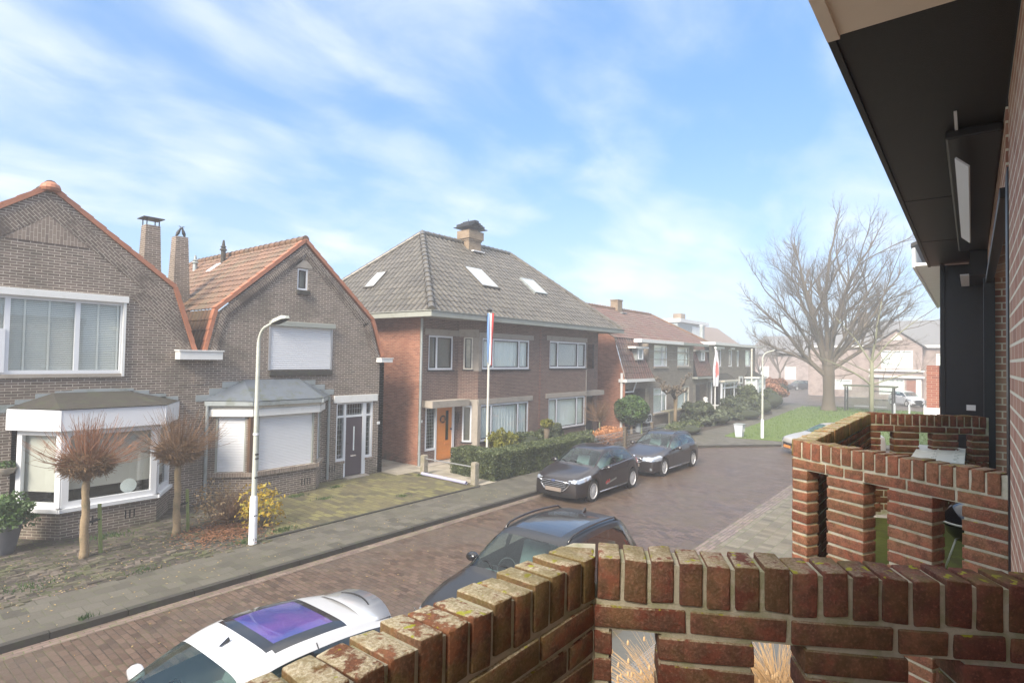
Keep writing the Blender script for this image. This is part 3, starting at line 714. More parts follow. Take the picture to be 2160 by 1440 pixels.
def ridge(b, p, q, r_=.11, L=.36, seed=0, over=.02):
    p, q = Vector(p), Vector(q); D = (q-p).length; k = max(1, int(round(D/L))); d = (q-p)/D; rnd = random.Random(seed)
    for i in range(k):
        a = p+d*(D*i/k-.02); c = p+d*(D*(i+1)/k+.03); n0 = len(b.v)
        b.tube([a, a+d*.05, c], [r_*1.16, r_*1.05, r_*.93], 12); 
        for j in range(n0, len(b.v)): b.a[j] = .5+.35*((i*37+seed) % 10)/10
def verge(b, pts, M, depth=.2, h=.10, L=.33, seed=0, ext=.05):
    """row of verge tiles laid along a gable edge given in wall coords"""
    rnd = random.Random(seed)
    for (a, za), (c, zc) in zip(pts, pts[1:]):
        d = Vector((c-a, zc-za)); D = d.length; d /= D; n = Vector((-d.y, d.x)); n = n if n.y > 0 or (abs(n.y) < .3 and n.x*(c-a) < 0) else -n
        k = max(1, int(round(D/L)))
        for i in range(k):
            s0_, s1_ = D*i/k, D*(i+1)/k-.004; up_ = d.y > 0; o0, o1 = (0, .018) if not up_ else (.018, 0)
            if not up_: o0, o1 = .0, .02
            P = lambda s, o: (a+d.x*s+n.x*o, za+d.y*s+n.y*o); j = rnd.uniform(-.004, .004)
            pa, pb, pc, pd = P(s0_, -.05), P(s1_, -.05), P(s1_, h-.05+o1+j), P(s0_, h-.05+o0+j)
            b.prism([(pa[0], pa[1], -depth+ext), (pb[0], pb[1], -depth+ext), (pc[0], pc[1], -depth+ext), (pd[0], pd[1], -depth+ext)], (0, 0, depth), 0, M)
def pipe(par, x, y, z0, z1, r_=.045, m=None, nm='downpipe'):
    b = MB(); b.tube([(x, y, z0), (x, y, z1)], r_, 10)
    for z in np.arange(z0+.5, z1, 1.4): b.tube([(x, y, z), (x, y, z+.04)], r_*1.25, 10)
    return b.build(nm, m or M_zinc, par, smooth=50)
def airbrick(par, M, u, v, n=3, d=.02):
    b = MB()
    for i in range(n): b.box(u+i*.09, u+i*.09+.03, v, v+.2, -.0, .003, M=M)
    return b.build('air_slot', M_room, par)
def local(root):   # keep root at its base while its parts are built in world coordinates
    off = Vector(root.location)
    for o in kids(root): o.location = Vector(o.location)-off
def bay_ring(front_y, x0, x1, xs, y_wall):   # splayed bay outline: wall-left, front-left, front-right, wall-right
    return [(x0-xs, y_wall), (x0, front_y), (x1, front_y), (x1+xs, y_wall)]

# ================================================================== H1 (left) : gabled brown brick house
FY = 16.5
h1 = thing('brick_house', 'leftmost brown brick gabled house with wide white blinds window and white bay', 'house', (3.4, FY, 0))
F = front(FY)
T1 = [(.15, 4.15), (.72, 5.85), (3.4, 7.86), (6.06, 5.85), (6.60, 4.15), (6.74, 4.15)]
b = MB(); holes = [(1.9, 4.98, 3.62, 5.38), (2.9, 6.0, .15, 2.45)]
wallsheet(b, F, T1, -.1, holes); b.build('wall', M_brown, h1)
b = MB()   # diagonal brick bands along the gable and soldier panel under the apex
def band(b, p, q, w0, w1, d=.012):
    p, q = Vector(p), Vector(q); t_ = (q-p).normalized(); n = Vector((-t_.y, t_.x)); n = n if n.y < 0 else -n
    P = [p+n*w0, q+n*w0, q+n*w1, p+n*w1]; b.prism([(a.x, a.y, 0) for a in P], (0, 0, d), 0, F)
band(b, (3.4, 7.74), (6.0, 5.78), .05, .40, .014); band(b, (.8, 5.78), (3.38, 7.74), .05, .40, .011)
b.prism([(6.02, 5.72, 0), (6.56, 4.2, 0), (6.46, 4.15, 0), (5.1, 5.55, 0), (5.6, 5.9, 0)], (0, 0, .017), 0, F)
b.build('diagonal_brick_band', M_herr, h1)
b = MB(); b.prism([(2.62, 6.62, 0), (4.18, 6.62, 0), (3.4, 7.25, 0)], (0, 0, .013), 0, F)
M_sold = brick('brick_soldier', (.22, .165, .13), (.29, .225, .18), (.42, .38, .32), bw=.21, bh=.068, rot=PI/2); b.build('soldier_panel', M_sold, h1)
wd = window(h1, F, 1.9, 4.98, 3.62, 5.38, mul=(2.75, 4.02), fw=.08, cur='blind', tra=())
for x in (3.06, 3.5, 4.45, 4.86):
    b = MB(); b.box(x-.02, x+.02, 3.7, 5.3, -.125, -.118, M=F); b.build('blind_tape', M_blind, wd)
b = MB(); b.box(2.0, 2.72, 3.66, 4.62, -.04, .0, M=F); 
b2 = MB()
for q in ((2.0, 2.72, 3.66, 3.75), (2.0, 2.72, 4.53, 4.62), (2.0, 2.09, 3.751, 4.529), (2.63, 2.72, 3.751, 4.529)): b2.box(*q, -.035, .012, M=F)
b2.build('casement', M_pvc, wd)
lintel(h1, F, 1.75, 5.03, 5.37, 5.53, M_white, .09); b = MB(); b.box(4.93, 4.99, 3.55, 5.37, -.02, .06, M=F); b.build('side_board', M_white, h1)
lintel(h1, F, 1.75, 5.0, 3.53, 3.62, M_conc, .05, 'sill')
# bay
pts = [(2.98, FY), (3.60, 15.6), (5.52, 15.6), (6.12, FY)]
bb = MB(); win = []
for i in range(3):
    M_, L = plane2(pts[i], pts[i+1]); wallsheet(bb, M_, [(0, .68), (L, .68)], -.1, [])
    window(h1, M_, .02, L-.02, .68, 2.40, fw=.12 if i != 1 else .13, fd=.09, back=.09, cur='roller', gap=.34 if i == 1 else .30, nm='bay_window', cm=plain('greige_blind', (.46, .45, .41), .9, var=.06))
    b = MB(); b.box(-.06, L+.06, .60, .685, -.1, .07, M=M_); b.build('bay_sill', M_pvc, h1)
    b = MB(); b.box(-.10, L+.10, 2.40, 2.86, -.06, .16, M=M_); b.build('bay_fascia', M_pvc, h1)
bb.build('bay_wall', M_brown, h1)
o4 = [(2.80, FY-.01), (3.50, 15.40), (5.62, 15.40), (6.30, FY-.01)]
b = MB(); rt_ = [(3.6, FY-.02, 3.18), (5.1, FY-.02, 3.18)]
e_ = [(x, y, 2.88) for x, y in o4]
b.poly([e_[1], e_[2], rt_[1], rt_[0]]); b.poly([e_[0], e_[1], rt_[0]]); b.poly([e_[2], e_[3], rt_[1]]); b.poly(e_[::-1]); b.build('bay_roof', M_bitu, h1)
b = MB()
for (x, z) in ((2.85, 2.9), (3.15, 3.0), (3.5, 3.12), (3.85, 3.17), (4.2, 3.2), (4.6, 3.20), (5.0, 3.19), (5.35, 3.13), (5.75, 3.03), (6.05, 2.95)): b.box(x-.22, x+.22, z-.12, z+.05, 0, .012+.004*(int(x*10) % 3), M=F)
b.build('lead_flashing', M_zinc, h1)
M_, L = plane2(pts[1], pts[2]); airbrick(h1, M_, 1.25, .22); airbrick(h1, M_, .42, .22); 
# windowsill plate inside the bay
b = MB(); b.lathe([(.17, 0), (.17, .02), (.02, .03)], 24, M=Matrix.Translation((4.95, 15.76, .96))@Matrix.Rotation(R(90), 4, 'X')); b.build('window_plate', M_curt2, h1, smooth=50)
# roof
b = MB(); c1_, c2_ = Vector((6.06, 5.85)), Vector((3.4, 7.86))
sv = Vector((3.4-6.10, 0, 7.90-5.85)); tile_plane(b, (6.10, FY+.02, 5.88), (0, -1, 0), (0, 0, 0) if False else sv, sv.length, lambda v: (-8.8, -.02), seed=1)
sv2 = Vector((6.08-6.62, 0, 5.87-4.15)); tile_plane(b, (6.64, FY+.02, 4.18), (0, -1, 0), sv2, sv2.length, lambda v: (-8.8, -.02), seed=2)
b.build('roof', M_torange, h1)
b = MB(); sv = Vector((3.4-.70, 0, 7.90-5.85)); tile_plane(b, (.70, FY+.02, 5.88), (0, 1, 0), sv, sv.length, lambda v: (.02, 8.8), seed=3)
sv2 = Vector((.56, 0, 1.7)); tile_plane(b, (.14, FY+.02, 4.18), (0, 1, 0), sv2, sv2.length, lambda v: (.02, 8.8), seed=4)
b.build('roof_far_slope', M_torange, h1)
b = MB(); ridge(b, (3.4, FY-.02, 7.93), (3.4, FY+8.8, 7.93), .12); b.build('ridge_tile', M_torange, h1)
b = MB(); verge(b, [(.12, 4.15), (.70, 5.9), (3.4, 7.93), (6.10, 5.9), (6.66, 4.15)], F); b.lathe([(.17, 0), (.20, .06), (.17, .14), (.08, .20)], 14, M=Matrix.Translation((3.4, FY-.03, 7.82))); b.build('verge_tile', M_verge, h1)
b = MB(); b.prism([(4.05, FY+1.9, 8.28-.35), (6.02, FY+1.9, 6.72-.35), (6.02, FY+1.9, 6.62), (4.05, FY+1.9, 8.12)], (0, 3.5, 0)); b.build('dormer_roof', M_bitu, h1)
b = MB(); b.prism([(4.05, FY+1.95, 7.4), (6.0, FY+1.95, 5.9), (6.0, FY+1.95, 6.5), (4.05, FY+1.95, 8.05)], (0, 3.3, 0)); b.build('dormer_wall', M_brown2, h1)
b = MB(); b.box(.15, .4, FY+.1, FY+8.8, -.1, 4.1); b.box(.15, 6.7, FY+8.6, FY+8.8, -.1, 5.8); b.build('back_wall', M_brown2, h1)
def chimney(par, cx, cy, z0, z1, w0, w1, d0, d1, m=M_brown2, nm='chimney'):
    b = MB(); zm = z0+(z1-z0)*.42
    for za, zb, wa, wb, da, db in ((z0, zm, w0, w0*.55+w1*.45, d0, d0*.6+d1*.4), (zm, z1, w0*.55+w1*.45, w1, d0*.6+d1*.4, d1)):
        b.add([(cx-wa/2, cy-da/2, za), (cx+wa/2, cy-da/2, za), (cx+wa/2, cy+da/2, za), (cx-wa/2, cy+da/2, za), (cx-wb/2, cy-db/2, zb), (cx+wb/2, cy-db/2, zb), (cx+wb/2, cy+db/2, zb), (cx-wb/2, cy+db/2, zb)],
              [(0, 3, 2, 1), (4, 5, 6, 7), (0, 1, 5, 4), (1, 2, 6, 5), (2, 3, 7, 6), (3, 0, 4, 7)])
    return b.build(nm, m, par)
ch = chimney(h1, 6.18, 18.6, 4.9, 7.82, .58, .37, .58, .37)
b = MB(); b.box(-.27, .27, -.27, .27, .20, .225)
for sx_ in (-1, 1):
    for sy_ in (-1, 1): b.box(sx_*.16-.012, sx_*.16+.012, sy_*.16-.012, sy_*.16+.012, 0, .20)
o = b.build('chimney_cap', M_dark, ch); o.location = (6.18, 18.6, 7.81)
# white box gutter between the two gables
b = MB(); b.box(6.16, 7.26, FY-.32, FY-.002, 3.98, 4.20); b.box(6.13, 7.29, FY-.35, FY-.001, 4.201, 4.235); b.build('box_gutter', M_cream if False else M_white, h1)
b = MB(); b.box(6.64, 6.96, FY-.018, FY-.001, 3.3, 3.98); b.build('brick_pier', M_brown2, h1)
pp = thing('wall_planter', 'small half round wall planter with green plant left of the bay', 'planter', (2.84, FY-.02, 1.42))
b = MB(); b.lathe([(.03, 0), (.12, .04), (.17, .14), (.18, .16)], 16); b.build('bowl', M_conc, pp, smooth=40)
b = MB(); leaves(b, random.Random(3), ell(0, 0, .2, .17, .14, .11), 500, .035); b.build('plant', M_lfg, pp)
local(h1)
# ================================================================== H2 : gable with roller shutters
h2 = thing('brick_house', 'brown brick gabled house with white roller shutters and plum front door', 'house', (9.9, FY, 0))
T2 = [(6.742, 4.2), (6.98, 4.2), (7.22, 5.32), (9.86, 7.66), (12.46, 5.36), (12.9, 4.1), (13.1, 4.1)]
DX0, DX1 = 11.17, 12.68
b = MB(); wallsheet(b, F, T2, -.1, [(9.62, 9.99, 6.2, 6.88), (8.80, 10.88, 3.67, 5.06), (7.55, 10.2, .2, 2.6), (DX0, DX1, .04, 2.56)], .14); b.build('wall', M_brown, h2)
b = MB(); b.prism([(13.1, FY, -.1), (13.1, FY+8.5, -.1), (13.1, FY+8.5, 4.1), (13.1, FY, 4.1)], (-.2, 0, 0)); b.box(6.76, 13.0, FY+8.3, FY+8.5, -.1, 5); b.build('back_wall', M_brown2, h2)
b = MB()  # raking corbel band
for (p, q) in (((7.05, 4.22), (7.30, 5.30)), ((7.30, 5.30), (9.86, 7.56)), ((9.86, 7.56), (12.38, 5.34)), ((12.38, 5.34), (12.82, 4.15))):
    p, q = Vector(p), Vector(q); t_ = (q-p).normalized(); n = Vector((-t_.y, t_.x)); n = n if (n.y < 0 if abs(t_.x) > .5 else n.x*(1 if q.x < 8 else -1) > 0) else -n
    for w0, w1, d in ((0, .14, .055+.002*(p.x > 8)), (.14, .21, .03+.002*(p.x > 8)), (.21, .27, .014+.002*(p.x > 8))):
        d += .001*int(p.y > 5.3); P = [p+n*w0, q+n*w0, q+n*w1, p+n*w1]; b.prism([(a.x, a.y, -.01) for a in P], (0, 0, d+.01), 0, F)
b.build('corbel_band', M_herr, h2)
window(h2, F, 9.62, 9.99, 6.2, 6.88, fw=.055, cur='roller', gap=.1, nm='attic_window', sash=[(9.68, 9.93)], cm=plain('brownish_blind', (.3, .28, .24)))
lintel(h2, F, 9.50, 10.12, 6.9, 7.14, M_conc, .015); lintel(h2, F, 9.6, 10.03, 6.06, 6.19, M_bitu, .09, 'sill')
shutter(h2, F, 8.80, 10.88, 3.68, 5.02, .0, .062); lintel(h2, F, 8.74, 10.95, 5.02, 5.17, M_gut, .16, 'shutter_box'); lintel(h2, F, 8.78, 10.92, 3.50, 3.66, M_bitu, .07, 'sill')
for x in (8.77, 10.90): lintel(h2, F, x-.035, x+.035, 3.67, 5.02, M_steel, .03, 'shutter_rail')
# bay of H2
pts = [(7.14, FY), (7.95, 15.75), (9.98, 15.75), (10.62, FY)]
bb = MB()
for i in range(3):
    M_, L = plane2(pts[i], pts[i+1]); wallsheet(bb, M_, [(0, .78), (L, .78)], -.1, [])
    e = .16 if i == 1 else .12
    wallsheet(bb, M_, [(0, 2.42), (L, 2.42)], .78, [(e, L-(.09 if i == 1 else .17), .82, 2.42)])
    shutter(h2, M_, e, L-(.09 if i == 1 else .17), .84, 2.42, -.07)
    for x in (e+.02, L-(.11 if i == 1 else .19)): lintel(h2, M_, x-.03, x+.03, .84, 2.42, M_gut, -.02, 'shutter_rail')
    b = MB(); b.box(-.05, L+.05, .72, .84, -.1, .085, M=M_); b.build('brick_sill', M_sold, h2)
    lintel(h2, M_, -.02, L+.02, 2.40, 2.60, M_white, .10, 'shutter_box'); lintel(h2, M_, -.03, L+.03, 2.602, 2.70, M_cream, .07, 'bay_fascia')
    lintel(h2, M_, -.12, L+.12, 2.702, 2.82, M_zinc, .19, 'gutter')
bb.build('bay_wall', M_brown, h2)
b = MB(); b.box(7.86, 8.02, 15.70, 15.86, .85, 2.40); b.build('corner_post', plain('weathered_wood', (.10, .055, .03), .8, var=.4), h2)
e_ = [(6.88, FY-.02, 2.84), (7.85, 15.55, 2.84), (10.08, 15.55, 2.84), (10.9, FY-.02, 2.84)]; rt_ = [(8.0, FY-.03, 3.40), (9.75, FY-.03, 3.40)]
b = MB(); b.poly([e_[1], e_[2], rt_[1], rt_[0]]); b.poly([e_[0], e_[1], rt_[0]]); b.poly([e_[2], e_[3], rt_[1]]); b.poly(e_[::-1]); b.build('bay_roof', M_zroof, h2)
for grp in (((6.95, 2.95), (7.3, 3.12), (7.65, 3.3)), ((10.1, 3.3), (10.45, 3.15), (10.8, 2.98))):
    b = MB()
    for (x, z) in grp: b.box(x-.24, x+.24, z-.12, z+.05, 0, .012+.004*(int(x*10) % 3), M=F)
    b.build('lead_flashing', M_zinc, h2)
pipe(h2, 7.0, FY-.07, .1, 2.8); pipe(h2, 10.83, FY-.07, .1, 2.8)
M_, L = plane2(pts[1], pts[2]); airbrick(h2, M_, 1.55, .22, 4); airbrick(h2, F, 10.95, .3, 3)
# door set
dr = MB(); DY = -.14
for (a, c) in ((DX0, DX0+.07), (11.50, 11.58), (12.26, 12.40), (DX1-.07, DX1)): dr.box(a, c, .62 if a in (DX0,) or c == DX1 else .05, 2.56, DY, DY+.10, M=F)
dr.box(DX0+.07, 11.50, 2.05, 2.12, DY, DY+.09, M=F); dr.box(11.58, 12.26, 2.05, 2.12, DY, DY+.09, M=F); dr.box(12.40, DX1-.07, 2.05, 2.12, DY, DY+.09, M=F)
dr.box(DX0, DX1, 2.50, 2.56, DY, DY+.101, M=F); dr.box(DX0, 11.499, .60, .68, DY, DY+.103, M=F); dr.box(12.401, DX1, .60, .68, DY, DY+.103, M=F)
df = dr.build('door_frame', M_pvc, h2)
b = MB(); b.box(DX0+.02, DX1-.02, .66, 2.52, DY+.01, DY+.016, M=F); b.build('side_light', M_glassd, df)
b = MB()
for x in np.arange(DX0+.1, DX1-.05, .1): b.box(x-.005, x+.005, .66, 2.5, DY+.017, DY+.024, M=F)
for z in np.arange(.8, 2.5, .17): b.box(DX0+.07, DX1-.07, z-.005, z+.005, DY+.018, DY+.025, M=F)
b.build('leading', M_zinc, df)
b = MB(); b.box(DX0, DX1, .05, 2.55, DY-.5, DY-.49, M=F); b.build('dark_interior', M_room, df)
dd = MB(); dd.box(11.582, 12.258, .08, 2.048, DY+.026, DY+.07, M=F); dd = dd.build('front_door', M_door2, h2)
b = MB(); b.box(11.90, 11.95, .9, 1.72, DY+.07, DY+.076, M=F); b.build('glass_slot', M_curt2, dd)
b = MB(); b.box(11.80, 12.03, .70, .75, DY+.07, DY+.08, M=F); b.build('letter_slot', M_chrome, dd)
b = MB(); b.tube([F@Vector((11.64, 1.15, DY+.07)), F@Vector((11.64, 1.15, DY+.12))], .02, 8); b.build('door_knob', M_chrome, dd)
wallb = MB(); wallb.box(DX0, 11.50, -.1, .52, -.139, -.02, M=F); wallb.box(12.40, DX1, -.1, .52, -.139, -.02, M=F); wallb.build('dado_wall', M_brown, h2)
lintel(h2, F, DX0-.04, 11.52, .52, .60, M_sold, .03, 'brick_sill'); lintel(h2, F, 12.38, DX1+.04, .52, .60, M_sold, .03, 'brick_sill')
lintel(h2, F, DX0-.12, DX1+.14, 2.56, 2.80, M_white, .05); lintel(h2, F, 11.5, 12.4, -.08, .05, M_conc, .22, 'doorstep')
np_ = lintel(h2, F, 12.84, 12.97, 1.72, 1.82, M_white, .012, 'number_plate')
# H2 roof
b = MB(); s1_ = Vector((9.86-7.2, 0, 7.78-5.38)); yl = 8.1
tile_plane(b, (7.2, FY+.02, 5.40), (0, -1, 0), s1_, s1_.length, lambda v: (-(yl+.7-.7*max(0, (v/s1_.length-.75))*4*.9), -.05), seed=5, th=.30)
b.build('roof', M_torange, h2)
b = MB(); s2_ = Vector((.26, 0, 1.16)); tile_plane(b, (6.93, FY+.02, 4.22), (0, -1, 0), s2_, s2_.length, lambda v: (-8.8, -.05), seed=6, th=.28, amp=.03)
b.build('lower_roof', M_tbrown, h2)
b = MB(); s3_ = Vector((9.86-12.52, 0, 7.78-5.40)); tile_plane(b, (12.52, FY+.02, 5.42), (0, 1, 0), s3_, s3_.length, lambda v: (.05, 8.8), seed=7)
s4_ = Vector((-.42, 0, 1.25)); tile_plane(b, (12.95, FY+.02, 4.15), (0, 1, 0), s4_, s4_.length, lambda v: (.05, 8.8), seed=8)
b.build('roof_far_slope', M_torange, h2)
b = MB(); ridge(b, (9.86, FY, 7.82), (9.86, FY+8.1, 7.82), .11, seed=2); ridge(b, (9.86, FY+8.1, 7.82), (9.2, FY+8.8, 7.3), .11); b.build('ridge_tile', M_tbrown, h2)
b = MB(); verge(b, [(6.9, 4.2), (7.17, 5.40), (9.86, 7.80), (12.55, 5.42), (12.98, 4.15)], F, seed=4); b.build('verge_tile', M_verge, h2)
ch = chimney(h2, 7.42, 19.8, 5.2, 7.85, .56, .36, .58, .36)
for k, (dx, lean) in enumerate(((-.15, .45), (.13, -.3))):
    b = MB(); 
    b.lathe([(.005, 0), (.03, .05), (.055, .13), (.045, .22), (.028, .27), (.034, .31), (.012, .35)], 10, M=Matrix.Translation((7.42+dx, 19.75, 7.84))@Matrix.Rotation(lean, 4, 'Y'))
    b.tube([(7.42+dx+lean*.42, 19.75, 8.18), (7.42+dx+lean*.42+(.08 if k == 0 else -.08), 19.75, 8.20)], [.018, .003], 6)
    b.build('metal_bird', M_dark, ch, smooth=50)
for (x, y, z, h, mm) in ((9.5, 21.4, 7.55, .75, M_bitu), (9.3, 23.3, 7.3, .6, M_zinc)):
    b = MB(); b.tube([(x, y, z-.15), (x, y, z+h*.55), (x, y, z+h)], [.085, .08, .03], 10); b.tube([(x, y, z+h*.5), (x, y, z+h*.58)], [.13, .10], 10); b.tube([(x, y, z+h*.66), (x, y, z+h*.72)], [.11, .07], 10)
    vp = b.build('vent_pipe', mm, h2, smooth=40)
b = MB(); b.prism([(9.38, 21.25, 7.40), (9.38, 21.6, 7.40), (9.0, 21.6, 7.07), (9.0, 21.25, 7.07)], (-.02, 0, .03)); b.build('flashing', M_shut, h2)
b = MB(); b.box(12.74, 13.24, FY-.30, FY-.002, 3.93, 4.06); b.box(12.72, 13.27, FY-.32, FY-.001, 4.061, 4.09); b.build('gutter_end', M_white, h2)
local(h2)
# ================================================================== H3 : hipped semi-detached pair
h3 = thing('brick_house', 'plum brick semi-detached pair with big grey hipped roof and orange wooden door', 'house', (21.3, 16, 0))
LY, BY = 16.45, 15.75      # recessed and projecting fronts
Fl, Fb = front(LY), front(BY)
XL, XR = 14.75, 28.1
b = MB()
wallsheet(b, Fl, [(XL, 5.7), (16.85, 5.7)], -.1, [(15.20, 16.55, 3.64, 5.0), (15.10, 16.80, .02, 2.2)], .12)
wallsheet(b, Fl, [(26.1, 5.7), (XR, 5.7)], -.1, [(26.3, 27.7, .02, 2.2), (26.35, 27.7, 3.64, 5.0)], .12)
ringL = [(16.85, LY), (17.32, BY)]; ringR = [(25.75, BY), (26.1, LY)]
M_a, La = plane2(*ringL); M_c, Lc_ = plane2(*ringR)
wallsheet(b, M_a, [(0, 5.7), (La, 5.7)], -.1, [(.22, La-.24, .70, 2.18), (.22, La-.24, 3.66, 4.98)], .06)
wallsheet(b, M_c, [(0, 5.7), (Lc_, 5.7)], -.1, [])
wallsheet(b, Fb, [(17.32, 5.7), (25.75, 5.7)], -.1, [(17.50, 20.78, .70, 2.22), (17.55, 20.78, 3.67, 4.98), (22.35, 25.66, .74, 2.26), (22.38, 25.70, 3.70, 5.02)], .12)
b.build('wall', M_purp, h3)
b = MB(); Ms, Ls = plane2((XL, 25.0), (XL, LY)); wallsheet(b, Ms, [(0, 5.7), (Ls, 5.7)], -.1, []); b.build('side_wall', M_red, h3)
b = MB(); Ms2, Ls = plane2((XR, LY), (XR, 25)); wallsheet(b, Ms2, [(0, 5.7), (Ls, 5.7)], -.1, []); b.box(XL, XR, 24.98, 25, -.1, 5.6); b.build('far_wall', M_red, h3)
for (M_, a, c, z0, z1, g_, cu, cm_) in ((Fb, 17.50, 20.78, .70, 2.22, .0, 'net', M_curt), (Fb, 17.55, 20.78, 3.67, 4.98, 0, 'net', M_curt2), (Fb, 22.35, 25.66, .74, 2.26, 0, 'roller', M_curt2), (Fb, 22.38, 25.70, 3.70, 5.02, 0, 'blind', M_blind)):
    w_ = (c-a); m1, m2 = a+w_*.22, a+w_*.77
    window(h3, M_, a, c, z0, z1, mul=(m1, m2), fw=.085, cur=cu, cm=cm_, sash=[(m1+.05, m2-.05), (m2+.05, c-.085), (a+.085, m1-.05)], sill=(.07, .05, M_dark), nm='window')
window(h3, Fl, 15.20, 16.55, 3.64, 5.0, mul=(15.66,), fw=.075, cur='roller', cm=plain('taupe_blind', (.26, .25, .21)), sash=[(15.71, 16.47), (15.275, 15.61)], sill=(.06, .05, M_dark))
window(h3, M_a, .22, La-.24, .70, 2.18, fw=.06, back=.055, cur='roller', cm=plain('taupe_dark', (.10, .095, .08)), nm='side_window', sill=(.05, .04, M_dark)); window(h3, M_a, .22, La-.24, 3.66, 4.98, fw=.055, back=.055, cur='roller', cm=MATS['taupe_blind'], sash=[(.28, La-.30)], fm=M_cream, nm='side_window', sill=(.05, .03, M_dark))
# concrete lintels and corner column
for (M_, a, c, z0, z1, d) in ((Fb, 17.33, 21.05, 4.99, 5.20, .03), (Fb, 17.33, 21.05, 2.23, 2.45, .03), (Fb, 22.1, 25.76, 5.03, 5.26, .03), (Fb, 22.1, 25.76, 2.27, 2.49, .03), (Fl, 14.98, 16.84, 5.01, 5.24, .03), (M_a, .02, La, 4.99, 5.30, .02), (M_a, .02, La, 2.19, 2.44, .02)):
    lintel(h3, M_, a, c, z0, z1, M_conc, d)
lintel(h3, Fl, 14.95, 17.0, 2.2, 2.46, M_conc, .55, 'porch_canopy'); lintel(h3, Fl, 26.0, 28.0, 2.2, 2.46, M_conc, .5, 'porch_canopy')
for (za, zb, zc) in ((.30, 2.23, 2.19), (3.6, 4.99, 4.98)): b = MB(); b.box(17.322, 17.50, za, zb, -.02, .022, M=Fb); b.box(La-.235, La+.01, za, zc, -.02, .018, M=M_a); b.build('stone_column', M_conc, h3)
b = MB(); b.box(25.70, 25.752, .3, 5.0, -.02, .02, M=Fb); b.build('stone_column', M_conc, h3)
b = MB()
for z in np.arange(.4, 5.5, .126): b.box(21.55, 21.66, z, z+.06, 0, .02, M=Fb)
b.build('toothed_brick_joint', M_red2, h3)
# left door
q = .12
b = MB(); DYl = -.12
for a, c, z in ((15.12, 15.20, .5), (15.66, 15.74, .04), (16.60, 16.72, .04)): b.box(a, c, z, 2.2, DYl, DYl+.1, M=Fl)
b.box(15.12, 15.66, .50, .58, DYl, DYl+.11, M=Fl); b.box(15.12, 16.72, 2.14, 2.199, DYl, DYl+.102, M=Fl); df = b.build('door_frame', M_pvc, h3)
b = MB(); b.box(15.2, 15.66, .58, 2.14, DYl+.02, DYl+.026, M=Fl); b.build('side_light', M_glassd, df)
b = MB()
for x in np.arange(15.25, 15.66, .09): b.box(x-.006, x+.006, .58, 2.14, DYl+.027, DYl+.034, M=Fl)
for z in np.arange(.7, 2.14, .13): b.box(15.2, 15.66, z-.006, z+.006, DYl+.028, DYl+.035, M=Fl)
b.build('leading', M_zinc, df)
b = MB(); b.box(15.1, 16.75, .0, 2.2, DYl-.4, DYl-.39, M=Fl); b.build('dark_interior', M_room, df)
b = MB(); b.box(15.10, 15.66, -.1, .49, DYl, -.03, M=Fl); b.build('dado_wall', M_purp, h3)
d_ = MB(); d_.box(15.742, 16.598, .06, 2.138, DYl+.03, DYl+.07, M=Fl); d_.box(15.80, 16.54, .12, .30, DYl+.07, DYl+.082, M=Fl); d_.box(15.83, 16.12, .75, .86, DYl+.07, DYl+.084, M=Fl); d_ = d_.build('front_door', M_door, h3, bevel=.003)
b = MB(); b.box(16.25, 16.40, .82, 2.0, DYl+.071, DYl+.078, M=Fl); b.build('glass_slot', M_glassd, d_)
b = MB(); b.box(16.20, 16.48, .66, .72, DYl+.07, DYl+.09, M=Fl); b.build('letter_slot', MATS['orange_wood'], d_)
b = MB(); b.tube([Fl@Vector((16.53, 1.25, DYl+.07)), Fl@Vector((16.53, 1.25, DYl+.13))], [.03, .035], 10); b.build('door_knob', M_dark, d_)
M_wre = plain('dark_wreath', (.05, .04, .03), .9, var=.5)
wr = thing('door_wreath', 'dark round twig wreath hanging on the orange door', 'wreath', Fl@Vector((16.04, 1.68, DYl+.11)))
b = MB(); rn = random.Random(2)
for i in range(90):
    a = rn.uniform(0, 2*PI); a2 = a+rn.uniform(.2, .5); ra, rb = .13+rn.uniform(-.03, .03), .13+rn.uniform(-.04, .04)
    b.tube([(ra*math.cos(a), rn.uniform(-.03, .0), ra*math.sin(a)), (rb*math.cos(a2), rn.uniform(-.04, .0), rb*math.sin(a2))], .008, 4)
b.build('twig_ring', M_wre, wr)
lintel(h3, Fl, 14.86, 14.96, 1.62, 1.72, M_white, .012, 'number_plate')
hb = thing('hanging_ornament', 'dark oval ornament hanging on the brick between orange door and side window', 'ornament', (16.84, LY-.03, 1.55))
b = MB(); b.lathe([(.01, 0), (.05, -.1), (.085, .12), (.08, .28), (.02, .38)], 12); b.build('body', M_wre, hb, smooth=40)
b = MB(); b.tube([(0, 0, .38), (0, 0, .5)], .004, 5); b.tube([(0, 0, -.1), (0, 0, -.35)], .012, 5); b.build('cord', M_wre, hb)
b = MB(); b.box(26.3, 27.7, .0, 2.2, -.13, -.10, M=Fl); b.build('porch_recess', M_dark, h3); lintel(h3, Fl, 14.9, 17.2, -.06, .03, M_conc, .5, 'doorstep')
